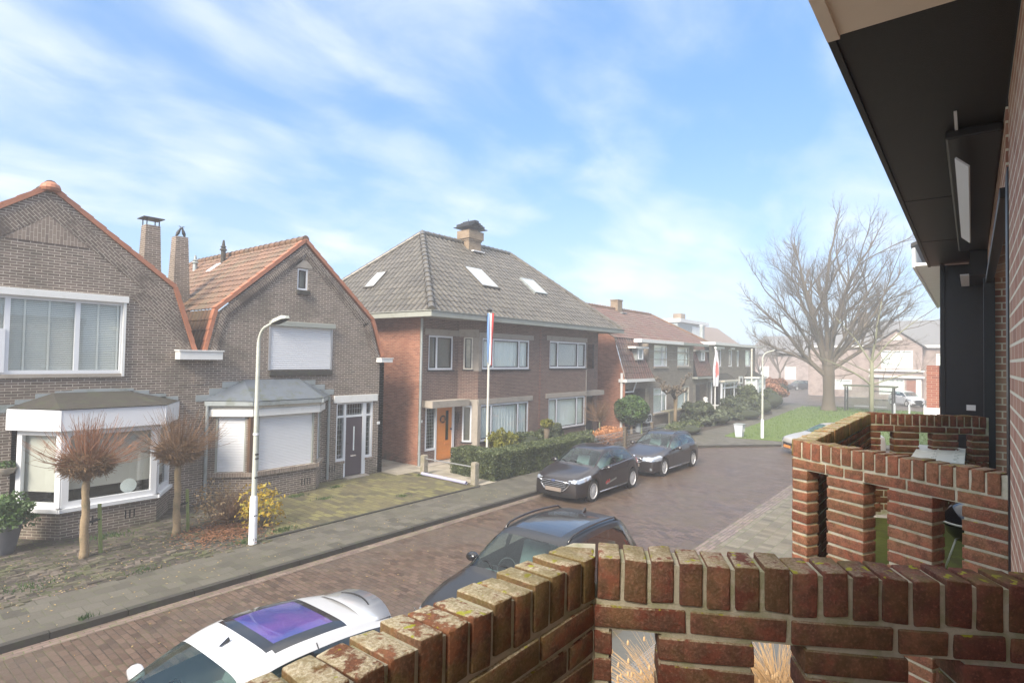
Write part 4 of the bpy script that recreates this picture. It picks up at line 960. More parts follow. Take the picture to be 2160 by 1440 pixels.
# eaves, gutter
E0 = dict(x0=14.12, x1=28.38, y0=15.17, y1=25.5)
b = MB()
b.prism([(14.0, 15.05, 5.62), (28.5, 15.05, 5.62), (28.5, 15.32, 5.62), (14.27, 15.32, 5.62)], (0, 0, .20)); b.prism([(14.0, 15.05, 5.621), (14.27, 15.32, 5.621), (14.27, 25.5, 5.621), (14.0, 25.5, 5.621)], (0, 0, .198))
b.box(28.23, 28.5, 15.32, 25.5, 5.62, 5.82); b.box(13.96, 28.54, 15.01, 15.30, 5.825, 5.85); b.box(13.96, 14.25, 15.31, 25.5, 5.825, 5.85); b.build('gutter', M_gut, h3)
b = MB(); b.box(14.27, 28.23, 15.32, 16.6, 5.66, 5.68); b.box(14.27, 14.76, 16.6, 25.4, 5.66, 5.68); b.build('eaves_board', M_conc, h3)
pipe(h3, 14.72, 16.33, -.05, 5.62, .05)
# roof
A_, B_ = Vector((18.0, 20.1, 9.9)), Vector((24.5, 20.1, 9.9)); ez = 5.82
C00, C10, C11, C01 = Vector((14.12, 15.17, ez)), Vector((28.38, 15.17, ez)), Vector((28.38, 25.3, ez)), Vector((14.12, 25.3, ez))
def hipface(b, P, Q, T0, T1, seed, tw=.30, th=.37, amp=.05):
    U = (Q-P).normalized(); a0 = (T0-P); V = a0-U*a0.dot(U); Lv = V.length; ul = a0.dot(U); ur = (T1-P).dot(U); W_ = (Q-P).length
    tile_plane(b, P, U, V, Lv, lambda v: (ul*v/Lv, W_+(ur-W_)*v/Lv), tw, th, amp, .018, seed, 6)
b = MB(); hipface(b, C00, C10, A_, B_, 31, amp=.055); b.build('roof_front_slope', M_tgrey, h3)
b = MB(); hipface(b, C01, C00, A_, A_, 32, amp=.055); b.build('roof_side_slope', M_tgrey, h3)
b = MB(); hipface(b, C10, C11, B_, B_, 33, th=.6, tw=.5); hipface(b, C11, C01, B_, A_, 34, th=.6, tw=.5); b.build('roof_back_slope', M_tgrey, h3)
b = MB(); up3 = Vector((0, 0, .06)); ridge(b, A_+up3, B_+up3, .12); ridge(b, C00+up3, A_+up3, .13, .42, 3); ridge(b, C10+up3, B_+up3, .12, .42, 4); ridge(b, C01+up3, A_+up3, .12, .42, 5)
b.build('ridge_tile', M_tgrey, h3, smooth=50)
def skylight(par, P, U, V, w_, l_, m):
    U, V = Vector(U).normalized(), Vector(V).normalized(); N_ = U.cross(V); M = basis(P, U, V, N_)
    b = MB(); 
    for q in ((-.05, w_+.05, -.08, 0), (-.05, w_+.05, l_, l_+.05), (-.05, 0, .001, l_-.001), (w_, w_+.05, .001, l_-.001)): b.box(q[0], q[1], q[2], q[3], 0, .10, M=M)
    f = b.build('skylight', m, par); b = MB(); b.box(.001, w_-.001, .001, l_-.001, .06, .085, M=M); b.build('pane', plain('sky_glass', (.5, .54, .56), .08, 0, .03, spec=1), f); return f
M_tframe = plain('roof_window_frame', (.10, .09, .075), .6)
Vf = Vector((0, 20.1-15.17, 9.9-ez)); vf = Vf.normalized()
def onf(x, y): return (x, y, ez+(y-15.17)*(9.9-ez)/(20.1-15.17)+.03)
skylight(h3, onf(18.75, 16.95), (1, 0, 0), Vf, 1.12, 1.45, M_tframe); skylight(h3, onf(22.85, 17.1), (1, 0, 0), Vf, .98, 1.15, M_zinc)
Vl = Vector((18.0-14.12, 0, 9.9-ez)); skylight(h3, (15.32, 20.7, ez+1.2*(9.9-ez)/3.88+.03), (0, -1, 0), Vl, .62, .95, M_tframe)
ch = MB(); ch.box(20.72, 21.62, 19.65, 20.3, 8.9, 10.05); ch.box(20.68, 21.66, 19.61, 20.34, 10.05, 10.14); ch.box(20.62, 21.72, 19.55, 20.40, 10.14, 10.55); ch.box(20.85, 21.5, 19.75, 20.2, 10.55, 10.68)
M_tan3 = brick('brick_chimney', (.24, .165, .10), (.32, .23, .15), (.36, .3, .22)); ch = ch.build('chimney', M_tan3, h3)
b = MB(); b.box(20.78, 21.6, 19.35, 19.64, 9.47, 9.52); f_ = b.build('flashing', M_shut, ch)
b = MB()
for s_ in (-1, 1):
    for i in range(4):
        x0_, x1_ = i*.22, (i+1)*.22; z = lambda t: .36-.36*(t/.9)**.6
        b.box(21.17+(s_*x0_ if s_ > 0 else -x1_)*.68, 21.17+(x1_ if s_ > 0 else -x0_)*.68, 19.55, 20.4, 10.72+z((x0_+x1_)/2), 10.82+z((x0_+x1_)/2)+.02)
b.box(20.45, 21.89, 19.45, 20.5, 10.69, 10.72); b.tube([(21.0, 19.95, 11.0), (20.95, 19.95, 11.2)], [.03, .005], 6); b.tube([(21.34, 19.95, 11.0), (21.39, 19.95, 11.2)], [.03, .005], 6); b.build('chimney_cap', M_dark, ch)
local(h3)
# ================================================================== H4 : red mansard pair
h4 = thing('brick_house', 'tan brick semi-detached pair with red mansard roof and tiled side slopes', 'house', (36.2, 15.6, 0))
Y4 = 15.6; F4 = front(Y4)
X0, XA, XB, X1 = 29.3, 32.9, 40.1, 43.2
b = MB()
W4 = [(33.55, 35.6, 3.78, 5.15), (37.25, 39.4, 3.78, 5.10), (33.55, 35.6, .82, 2.4), (37.25, 39.4, .82, 2.4)]
wallsheet(b, F4, [(XA, 5.25), (XB, 5.25)], -.1, W4, .12)
b.box(XA-.003, XA+.2, Y4+.01, Y4+1.5, -.1, 5.2); b.build('wall', M_tan, h4)
b = MB(); b.box(X0+.02, XA, Y4+1.1, Y4+1.2, -.1, 3.1); b.box(X0+.02, XA-.01, Y4+.0, Y4+.25, 2.45, 2.95); b.box(XB, X1, Y4+1.1, Y4+1.2, -.1, 3.1); b.box(XB+.01, X1, Y4+.0, Y4+.25, 2.45, 2.95)
b.box(XA-.5, XA-.01, Y4+.005, Y4+.5, -.1, 2.45); b.box(X0+.021, X0+.5, Y4+.006, Y4+.5, -.1, 2.45); b.box(X1-.5, X1-.001, Y4+.006, Y4+.5, -.1, 2.45); b.build('porch_wall', M_tan, h4)
for q in ((XA-.48, XA-.012, Y4-.001, Y4+.02, -.1, 2.449), (XB+.012, XB+.5, Y4-.001, Y4+.4, -.1, 2.449)): b = MB(); b.box(*q); b.build('cream_pillar', M_tan2, h4)
for q in ((X0+.9, XA-.7), (XB+.9, X1-.6)): b = MB(); b.box(q[0], q[1], Y4+1.05, Y4+1.09, 0, 2.3); b.build('front_door', plain('brown_door', (.06, .04, .03)), h4)
b = MB(); Ms, Ls = plane2((X0, 25.2), (X0, Y4-.25)); L_ = Ls
prof4 = [(0, 3.1), (4.75, 7.75), (L_-.75, 5.45), (L_-.02, 3.05), (L_, 3.0)]
wallsheet(b, Ms, prof4, -.1, []); b.build('side_wall', M_red, h4)
for (a, c, z0, z1), cu in zip(W4, ('net', 'net', 'roller', 'net')):
    w_ = window(h4, F4, a, c, z0, z1, mul=(a+(c-a)*.68,), tra=((a+.07, c-.07, z1-.42),), fw=.08, cur=cu, gap=.0, fm=M_cream if a > 36 else M_pvc, cm=M_curt2 if a < 36 else M_curt, sill=(.12, .09, M_conc))
b = MB()
for z in (4.2, 4.72): b.box(XA+.1, XB-.1, z, z+.04, 0, .015, M=F4)
wb_ = b.build('string_course', M_conc, h4)
lintel(h4, F4, 30.9, 37.25, 5.22, 5.42, M_white, .45, 'gutter'); lintel(h4, F4, 37.26, 42.0, 5.22, 5.40, M_gut, .40, 'gutter')
b = MB(); b.box(29.15, XA+.25, Y4-.42, Y4+.1, 2.88, 3.06); b.build('porch_gutter', M_white, h4); b = MB(); b.box(XB-.2, X1+.1, Y4-.40, Y4+.1, 2.88, 3.02); b.build('porch_gutter', M_gut, h4)
def quadtile(b, P, Q, T0, T1, seed, **k):
    U = (Q-P).normalized(); a0 = T0-P; V = a0-U*a0.dot(U); Lv = V.length; ul = a0.dot(U); ur = (T1-P).dot(U); W_ = (Q-P).length
    tile_plane(b, P, U, V, Lv, lambda v: (ul*v/Lv, W_+(ur-W_)*v/Lv), seed=seed, **k)
b = MB(); yb, yt = Y4-.3, Y4+.48
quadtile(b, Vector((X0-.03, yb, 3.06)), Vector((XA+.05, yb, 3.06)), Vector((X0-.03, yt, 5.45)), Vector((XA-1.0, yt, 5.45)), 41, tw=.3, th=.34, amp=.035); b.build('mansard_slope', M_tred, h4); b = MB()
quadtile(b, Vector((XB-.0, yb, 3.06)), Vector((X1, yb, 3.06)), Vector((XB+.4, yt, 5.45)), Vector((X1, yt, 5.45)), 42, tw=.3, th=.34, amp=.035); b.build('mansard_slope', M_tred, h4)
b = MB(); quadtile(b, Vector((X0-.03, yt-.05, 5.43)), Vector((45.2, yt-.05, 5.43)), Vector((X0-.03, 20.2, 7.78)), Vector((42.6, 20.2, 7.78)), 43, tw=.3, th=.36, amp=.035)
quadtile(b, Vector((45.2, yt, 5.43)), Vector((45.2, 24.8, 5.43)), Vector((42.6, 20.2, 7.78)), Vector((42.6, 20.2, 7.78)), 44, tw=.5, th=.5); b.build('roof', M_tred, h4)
b = MB(); b.prism([(X0, 20.2, 7.78), (42.6, 20.2, 7.78), (45.2, 24.8, 5.4), (X0, 24.8, 5.4)], (0, 0, -.05)); b.build('roof_back_slope', M_tred, h4)
b = MB(); ridge(b, (X0, 20.2, 7.83), (42.6, 20.2, 7.83), .12); ridge(b, (42.6, 20.2, 7.83), (45.2, yt, 5.5), .11); b.build('ridge_tile', M_tbrown, h4)
b = MB(); b.box(36.7, 37.4, 19.9, 20.5, 7.2, 8.45); b.box(36.65, 37.45, 19.86, 20.54, 8.45, 8.51); ch = b.build('chimney', M_tan3, h4); b = MB(); b.box(36.7, 37.4, 19.5, 19.88, 7.5, 7.56); b.build('flashing', M_zinc, ch)
for xx in (31.0, 41.2):
    b = MB(); b.box(xx, xx+.85, Y4-.12, Y4+.6, 4.15, 4.85); dm = b.build('dormer', M_zinc, h4); b = MB(); b.box(xx-.45, xx+1.3, Y4-.25, Y4+.6, 4.86, 4.97); b.build('dormer_roof', M_white if xx < 35 else M_gut, dm)
    window(h4, front(Y4-.19), xx+.12, xx+.73, 4.2, 4.84, fw=.06, cur='roller', cm=M_curt2 if xx < 35 else M_curt, nm='dormer_window')
b = MB(); b.tube([(29.25, Y4-.05, 0), (29.25, Y4-.05, 3.4)], .075, 10); b.build('downpipe', M_white, h4); b = MB(); b.tube([(29.25, Y4-.05, 2.3), (30.6, Y4-.10, 2.3), (30.9, Y4-.15, 2.9)], .045, 8); b.build('cross_pipe', M_white, h4)
local(h4)
# ================================================================== H5 : flat roofed house
h5 = thing('brick_house', 'flat roofed grey brown brick house with white fascia and white bays', 'house', (49.3, 15.6, 0))
b = MB(); W5 = [(44.7, 46.0, 3.75, 5.15), (47.7, 48.65, 3.75, 5.15), (49.8, 50.4, 3.75, 5.15), (52.2, 53.8, 3.75, 5.2), (50.4, 51.2, 0, 2.2)]
wallsheet(b, F4, [(43.25, 5.4), (55.1, 5.4)], -.1, W5, .12); Ms, Ls = plane2((55.1, Y4), (55.1, 24)); wallsheet(b, Ms, [(0, 5.4), (Ls, 5.4)], -.1, []); b.build('wall', M_tan, h5)
for (a, c, z0, z1), cu, cm_ in zip(W5[:4], ('roller', 'roller', 'roller', 'net'), (MATS['taupe_blind'], MATS['taupe_blind'], M_curt, M_curt2)):
    window(h5, F4, a, c, z0, z1, fw=.09, cur=cu, cm=cm_, gap=.18 if a < 48 else 0, fm=M_pvc, sill=(.1, .06, M_conc))
for a, c in ((44.2, 46.4), (48.0, 49.0)): lintel(h5, F4, a, c, 5.16, 5.33, M_white, .12, 'awning_box')
b = MB(); b.box(50.4, 51.2, 0, 2.2, -.12, -.08, M=F4); b.build('front_door', M_white, h5)
b = MB(); b.box(43.3, 56.0, Y4-.45, 24, 5.42, 5.64); b.build('roof', M_white, h5)
for (a, c, zz_, yy) in ((43.6, 48.2, 2.72, Y4-.7), (52.0, 55.6, 2.85, Y4-.9)):
    ring = [(a, Y4), (a+.5, yy), (c-.5, yy), (c, Y4)]
    bw_ = MB()
    for i in range(3):
        M_, L = plane2(ring[i], ring[i+1]); wallsheet(bw_, M_, [(0, .75), (L, .75)], -.1, [])
        window(h5, M_, .02, L-.02, .75, zz_-.14, mul=() if i != 1 else (L*.18, L*.82), tra=((.1, L-.1, zz_-.6),) if L > 1.5 else (), fw=.10, back=.05, cur='net' if a > 50 else 'none', nm='bay_window')
        lintel(h5, M_, -.15, L+.15, zz_-.14, zz_, M_cream if a < 50 else M_white, .16, 'bay_fascia')
    bw_.build('bay_wall', M_tan, h5); b = MB(); e_ = [(x, y, zz_+.002) for x, y in ring]; b.poly(e_); b.poly([e_[1], e_[2], (c-.9, Y4-.01, zz_+.5), (a+.9, Y4-.01, zz_+.5)]); b.poly([e_[0], e_[1], (a+.9, Y4-.01, zz_+.5)]); b.poly([e_[2], e_[3], (c-.9, Y4-.01, zz_+.5)]); b.build('bay_roof', M_bitu, h5)
b = MB(); b.box(50.35, 51.4, 2.25, 2.9, -.02, .05, M=F4); sg = b.build('fanlight_frame', M_white, h5); b = MB(); b.box(50.65, 51.1, 2.4, 2.75, .05, .06, M=F4); b.build('pane', M_dark, sg)
b = MB(); b.tube([(52.0, 19.5, 5.6), (52.0, 19.5, 7.35)], .19, 12); b.tube([(52.0, 19.5, 7.35), (52.0, 19.5, 7.5)], [.24, .2], 12); b.build('flue', M_zinc, h5, smooth=50)
local(h5)
# house behind with brown roof and white dormer
h6 = thing('brick_house', 'brown roofed house with flat white dormer rising behind the flat roofed house', 'house', (75, 27, 0))
b = MB(); b.box(66, 89, 26.5, 35, 0, 5.8); b.build('wall', M_tan, h6)
b = MB(); b.prism([(65.5, 26, 5.5), (89.5, 26, 5.5), (88.0, 30.5, 9.1), (65.5, 30.5, 9.1)], (0, 0, .1)); b.prism([(65.5, 30.5, 9.1), (88.0, 30.5, 9.1), (89.5, 35.5, 5.5), (65.5, 35.5, 5.5)], (0, 0, .1)); b.build('roof', plain('brown_roof', (.20, .15, .12), .8, scale=2), h6)
b = MB(); b.box(63, 71.5, 26.4, 31, 6.6, 8.6); dm = b.build('dormer', M_zinc, h6); b = MB(); b.box(62.8, 71.9, 26.0, 31, 8.6, 9.0); b.build('dormer_roof', M_white, dm)
b = MB(); b.box(67.2, 69.8, 26.33, 26.39, 6.9, 8.3); b.build('window', M_pvc, dm); b = MB(); b.box(67.45, 69.55, 26.28, 26.32, 7.1, 8.1); b.build('pane', M_curt, dm)
b = MB(); b.box(71.5, 72.9, 29.5, 30.6, 8.9, 10.3); b.build('chimney', M_tan3, h6)
local(h6)
# ================================================================== far houses facing us across the green
def fm(x): return basis((x, 0, 0), (0, -1, 0), (0, 0, 1), (-1, 0, 0))     # u = -Y, outward -X
h7 = thing('brick_house', 'hazy pink brick house with projecting gable and white windows beyond the bus shelter', 'house', (80, 4, 0))
G = fm(80.0); gu = [(-9.6, -4.4)]
b = MB(); wallsheet(b, G, [(-9.3, 6.3), (-6.85, 8.1), (-4.4, 6.3)], 0, [(-8.4, -5.3, 3.7, 5.8), (-8.6, -6.1, .6, 2.5)], .15); Gs = fm(81.5); wallsheet(b, Gs, [(-16.5, 6.2), (9, 6.2)], 0, [(-13.5, -11.6, .9, 2.2), (-3.2, -1.5, 3.8, 5.5), (1, 3, 3.8, 5.5), (-.5, 2.5, .7, 2.4)], .15)
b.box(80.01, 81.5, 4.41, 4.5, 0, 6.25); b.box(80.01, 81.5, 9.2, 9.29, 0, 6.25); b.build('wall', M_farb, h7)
for (M_, a, c, z0, z1) in ((G, -8.4, -5.3, 3.7, 5.8), (G, -8.6, -6.1, .6, 2.5), (Gs, -13.5, -11.6, .9, 2.2), (Gs, -3.2, -1.5, 3.8, 5.5), (Gs, 1, 3, 3.8, 5.5), (Gs, -.5, 2.5, .7, 2.4)):
    window(h7, M_, a, c, z0, z1, mul=(a+(c-a)*.36, a+(c-a)*.64) if c-a > 2 else (), fw=.14, cur='net', cm=M_curt2, fm=M_white)
b = MB(); b.box(-5.9, -4.9, 0, 2.4, -.01, .02, M=G); b.build('front_door', M_red2, h7); b = MB(); b.box(-5.0, -4.5, 0, 2.5, 0, .1, M=G); b.build('white_pilaster', M_white, h7)
for z in (2.62, 3.35): b = MB(); b.box(-9.6, -4.2, z, z+.22, 0, .35, M=G); b.build('white_band', M_white, h7)
b = MB(); b.box(-4.3, 9, 6.15, 6.45, -1.4, -1.1, M=G); b.box(-16.6, -9.4, 6.15, 6.4, -1.4, -1.1, M=G); b.build('gutter', M_white, h7)
b = MB(); b.box(-7.4, -6.3, 7.0, 7.15, 0, .06, M=G); b.prism([(-7.4, 7.15, 0), (-6.3, 7.15, 0), (-6.85, 7.75, 0)], (0, 0, .06), 0, G); b.build('gable_trim', M_white, h7)
M_fr = plain('far_grey_roof', (.16, .16, .165), .7, 0, .12, 1)
b = MB(); b.prism([(81.2, -9.2, 6.3), (81.2, 16.8, 6.3), (85.6, 12.5, 9.6), (85.6, -9.2, 9.6)], (.05, 0, -.15)); b.prism([(85.6, -9.2, 9.6), (85.6, 12.5, 9.6), (90, 16.8, 6.3), (90, -9.2, 6.3)], (0, 0, -.15)); b.prism([(81.2, 16.8, 6.3), (90, 16.8, 6.3), (85.6, 12.5, 9.6)], (0, 0, -.1))
b.prism([(79.7, 9.65, 6.15), (79.7, 6.85, 8.25), (84, 6.85, 8.25), (81, 9.65, 6.15)], (0, 0, .12)); b.prism([(79.7, 4.05, 6.15), (79.7, 6.85, 8.25), (84, 6.85, 8.25), (81, 4.05, 6.15)], (0, 0, .12)); b.build('roof', M_fr, h7)
b = MB(); b.box(83.5, 84.6, 10.2, 11.2, 7, 10.6); b.build('chimney', M_tan3, h7); local(h7)
h8 = thing('terraced_house', 'faint row of low houses with white windows far away in the mist', 'house', (108, 22, 0))
G8 = fm(108.0); ws = [(-30+4.4*i, -28.2+4.4*i, 1.2, 3.4) for i in range(5)]
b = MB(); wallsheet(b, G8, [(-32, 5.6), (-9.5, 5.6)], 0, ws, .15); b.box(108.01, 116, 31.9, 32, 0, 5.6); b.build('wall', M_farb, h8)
for a, c, z0, z1 in ws: window(h8, G8, a, c, z0, z1, mul=((a+c)/2,), fw=.2, cur='net', fm=M_white)
b = MB(); b.prism([(107.5, 9.3, 5.5), (107.5, 32.3, 5.5), (112, 30, 8.8), (112, 9.3, 8.8)], (0, 0, .15)); b.prism([(112, 9.3, 8.8), (112, 30, 8.8), (116.5, 32.3, 5.5), (116.5, 9.3, 5.5)], (0, 0, .15)); b.build('roof', M_fr, h8); local(h8)
# next house on our side of the street, seen past the screen
h9 = thing('brick_house', 'red brick house with deep white eaves and brick pier just past the black screen', 'house', (27, 0, 0))
b = MB(); b.box(20.1, 34.8, -6, .70, 0, 7.0); b.build('wall', M_red2, h9)
b = MB(); b.box(19.9, 34.9, -.0, 1.26, 7.02, 7.10); b.build('eaves_soffit', M_white, h9); b = MB(); b.box(19.88, 34.92, 1.262, 1.33, 6.98, 7.55); b.build('fascia', M_white, h9)
b = MB(); b.prism([(19.8, 1.36, 7.56), (34.9, 1.36, 7.56), (34.9, -4, 10), (19.8, -4, 10)], (0, 0, .1)); b.build('roof', M_tgrey, h9)
b = MB(); b.box(19.8, 22.5, .72, 1.0, 3.0, 4.18); b.build('balcony_pier', M_red2, h9); b = MB(); b.box(19.75, 22.6, .705, 1.06, 2.75, 2.998); b.build('balcony_slab', M_white, h9); local(h9)
# ------------------------------------------------------------------ cars
def paint(name, c, rough=.22, metal=.3, coat=1.0, drops=.0):
    m, t = new_mat(name); P = t.N('ShaderNodeNewGeometry').outputs['Position']
    n = t.noise(P, 260, 3, .6); n2 = t.noise(P, 3, 3)
    col = t.mix(t.math('MULTIPLY', t.smooth(n, .55, .75), drops), c, tuple(min(1, x*1.8+.05) for x in c))
    p = finish(t, col, rough, n, .10*(1 if drops else 0), .001, metal, .5, coat); MATS[name] = m; return m
M_p_dark = paint('paint_dark_plum', (.014, .010, .011), .3, .2, .7, .25)
M_p_bmw = paint('paint_dark_grey', (.022, .018, .019), .3, .2, .7, .25)
M_p_suv = paint('paint_black', (.010, .0095, .0095), .36, .0, .45, .35)
M_p_white = paint('paint_white', (.54, .55, .57), .3, 0, 1)
M_p_silver = paint('paint_silver', (.40, .385, .36), .3, .1, .6)
M_rub = plain('tyre_rubber', (.018, .017, .016), .85, 0, .2)
M_rim = plain('alloy', (.50, .50, .50), .35, .15, .08)
M_rimd = plain('rim_black', (.012, .012, .013), .6)  # near-black shared by brake discs, grilles, panel gaps and wipers
M_cg = glass('car_glass', (.62, .74, .72), .10, .02)
M_cgw = glass('car_windscreen', (.74, .88, .86), .05, .02)
M_rg, t__ = new_mat('sunroof_glass'); 
_P = t__.N('ShaderNodeNewGeometry').outputs['Position']; _n = t__.noise(_P, 12, 6, .7)
finish(t__, t__.mix(t__.smooth(t__.noise(_P, 2.6, 2, .4), .35, .65), (.025, .03, .22), (.10, .045, .26)), .22, t__.noise(_P, 90, 3), .25, .002, .2, .8, 1)
M_rgd, t__ = new_mat('sunroof_dark'); _P = t__.N('ShaderNodeNewGeometry').outputs['Position']
finish(t__, (.03, .028, .028), .14, t__.noise(_P, 200, 3), .12, .001, .3, .8, 1)
M_hl = plain('headlight', (.34, .38, .44), .08, .4, .1, coat=1, spec=1)
M_tl = plain('tail_light', (.45, .02, .03), .12, 0, .15, coat=1)
M_plate = plain('blank_plate', (.20, .165, .14), .6, var=.03)
M_platey = plain('amber_plate', (.75, .26, .05), .5, var=.03)
M_int = plain('car_interior', (.07, .10, .10), .85, var=.3)
M_seat = plain('car_seat', (.10, .13, .13), .8, var=.3)
def wheel(par, x, y, z, r_, side, spokes=10, wd=.21, rimc=None):
    o = thing('wheel', None, None, (x, y, z)); o.parent = par; del_ = None
    M = Matrix.Rotation(R(90)*(-side), 4, 'X')   # local +z -> outward side
    b = MB(); w2 = wd/2; prof = [(r_*.66, -w2), (r_*.9, -w2), (r_*.985, -w2*.75), (r_, -w2*.4), (r_, w2*.4), (r_*.985, w2*.75), (r_*.93, w2*.98), (r_*.72, w2)]
    b.lathe(prof, 40, M=M, cap=False); b.build('tyre', M_rub, o, smooth=40)
    b = MB(); b.lathe([(r_*.71, w2*.2), (r_*.71, w2*1.0), (r_*.67, w2*1.02), (r_*.64, w2*.85), (r_*.64, w2*.1)], 40, M=M, cap=False)
    for k in range(spokes):
        a = 2*PI*k/spokes; Mk = M@Matrix.Rotation(a, 4, 'Z'); wsp = 1.15*r_/spokes
        b.add([(r_*.12, -wsp*.55, w2*.9), (r_*.66, -wsp*.9, w2*.78), (r_*.66, wsp*.9, w2*.78), (r_*.12, wsp*.55, w2*.9), (r_*.12, -wsp*.55, w2*.5), (r_*.66, -wsp*.9, w2*.45), (r_*.66, wsp*.9, w2*.45), (r_*.12, wsp*.55, w2*.5)],
              [(0, 1, 2, 3), (7, 6, 5, 4), (0, 4, 5, 1), (1, 5, 6, 2), (2, 6, 7, 3), (3, 7, 4, 0)], 0, None, Mk)
    b.lathe([(r_*.17, w2*.4), (r_*.17, w2*.93), (r_*.1, w2*.97)], 20, M=M); b.build('rim', rimc or M_rim, o, smooth=40)
    b = MB(); b.lathe([(r_*.65, w2*.22), (r_*.65, w2*.30)], 24, M=M); b.build('brake_disc', M_rimd, o)
    return o
def interp(keys, x):
    ks = keys
    if x <= ks[0][0]: return ks[0][1]
    for (a, va), (c, vc) in zip(ks, ks[1:]):
        if x <= c: t_ = (x-a)/(c-a) if c > a else 0; return va+(vc-va)*t_
    return ks[-1][1]
def car(name, label, loc, heading, S, mp, res=1.0, group=None):
    """S: spec. local x from 0 at the nose to L at the tail, placed with the centre at the origin; nose towards local -x"""
    L, Wd, H_ = S['L'], S['W'], S['H']; hw = Wd/2; sill = S.get('sill', .20)
    root = thing(name, label, 'car', loc, heading, group)
    # arc-length stations on the top silhouette
    prof = S['prof']; seg = []; pts = [Vector(p) for p in prof]
    sm = [pts[0]]
    for _ in range(2):   # chaikin
        q = [pts[0]]
        for a, c in zip(pts, pts[1:]): q += [a*.75+c*.25, a*.25+c*.75]
        q.append(pts[-1]); pts = q
    cum = [0]
    for a, c in zip(pts, pts[1:]): cum.append(cum[-1]+(c-a).length)
    step = .045/res; n = int(cum[-1]/step); ss = [cum[-1]*i/n for i in range(n+1)]; st = []; j = 0
    for s_ in ss:
        while j < len(cum)-2 and cum[j+1] < s_: j += 1
        t_ = (s_-cum[j])/max(1e-9, cum[j+1]-cum[j]); p = pts[j].lerp(pts[j+1], t_); st.append((p.x, p.y))
    for xs in S.get('seams', ()): st += [(xs-.007, None), (xs+.007, None)]
    mid = [p for p in st if p[1] is not None]
    def topat(x):
        best = 0
        for (xa, za), (xb, zb) in zip(mid, mid[1:]):
            if xa <= x <= xb and xb > xa: best = max(best, za+(zb-za)*(x-xa)/(xb-xa))
        return best
    st = [(x, z if z is not None else topat(x)) for x, z in st]
    head = [p for p in st if p[0] < .25]; body_ = sorted([p for p in st if .25 <= p[0] <= L-.25]); tail = [p for p in st if p[0] > L-.25]
    st = head+body_+tail
    bk = S['belt']; wr_k = S['wrail']; rd = S.get('raild', .07)
    cw, rf, rr, rb = S['cowl'], S['rooff'], S['roofr'], S['rearb']
    whx = S['wheels']; Ra = S['wr']+.045; wz = S['wr']
    plan = S.get('plan', [(0, .80), (.12, .88), (.35, .955), (.8, .995), (1.2, 1), (L-1.2, 1), (L-.7, .985), (L-.3, .94), (L-.1, .88), (L, .82)])
    sub = [(0, 0), (.0, .04), (.35, .3), (.35, .5), (.35, .7), (.0, .88), (0, 1)]
    zf = [0, .05, .14, .25, .36, .47, .58, .67, .74, .80, .86, .91, .96, 1.0]
    wfk = [(0, .955), (.05, .985), (.15, .998), (.4, 1.0), (.62, .992), (.70, 1.0), (.78, .998), (.9, .975), (1, .945)]
    def section(x, zt):
        w_ = hw*interp(plan, x); belt = min(interp(bk, x), zt-.012)
        zb = sill
        for xw in whx:
            d = abs(x-xw)
            if d < Ra: zb = max(zb, wz+math.sqrt(Ra*Ra-d*d))
        zb = min(zb, belt-.05, zt-.02) if zt > sill+.1 else min(sill, zt-.02)
        P = []
        for f in zf: P.append((w_*interp(wfk, f), zb+(belt-zb)*f))
        cab = cw < x < rb
        wr_ = hw*interp(wr_k, x); zr = max(zt-rd, belt+.004) if cab else belt+(zt-belt)*.5
        if cab:
            e0 = 1.0
            zr = max(belt+.004, zt-rd)
        wr_ = min(wr_, w_*.93)
        wb_ = P[-1][0]
        for f in (.12, .3, .5, .7, .88, 1.0):
            bow = math.sin(f*PI)*.018*(1 if cab else 0)
            P.append((wb_+(wr_-wb_)*f+bow, belt+(zr-belt)*f))
        for f, g in ((.97, .30), (.92, .58), (.82, .78), (.68, .90), (.5, .96), (.3, .99), (.12, 1.0), (0, 1.0)):
            P.append((wr_*f, zr+(zt-zr)*g))
        return P
    secs = [section(x, z) for x, z in st]; nj = len(secs[0]); J = 2*nj-1
    nbelt = len(zf)-1; nrail = nbelt+6
    bf, brr = S.get('bowf', .20), S.get('bowr', .14)
    V = []
    for (x, z), P in zip(st, secs):
        row = P+[(-y, zz_) for y, zz_ in P[-2::-1]]
        for y, zz_ in row:
            q = (abs(y)/hw)**2.2; kf = max(0, 1-x/.9)**1.3; kr = max(0, 1-(L-x)/.8)**1.3
            V.append((x-L/2+bf*q*kf-brr*q*kr, y, zz_))
    fl = {}
    side = S.get('side', []); bands = {}
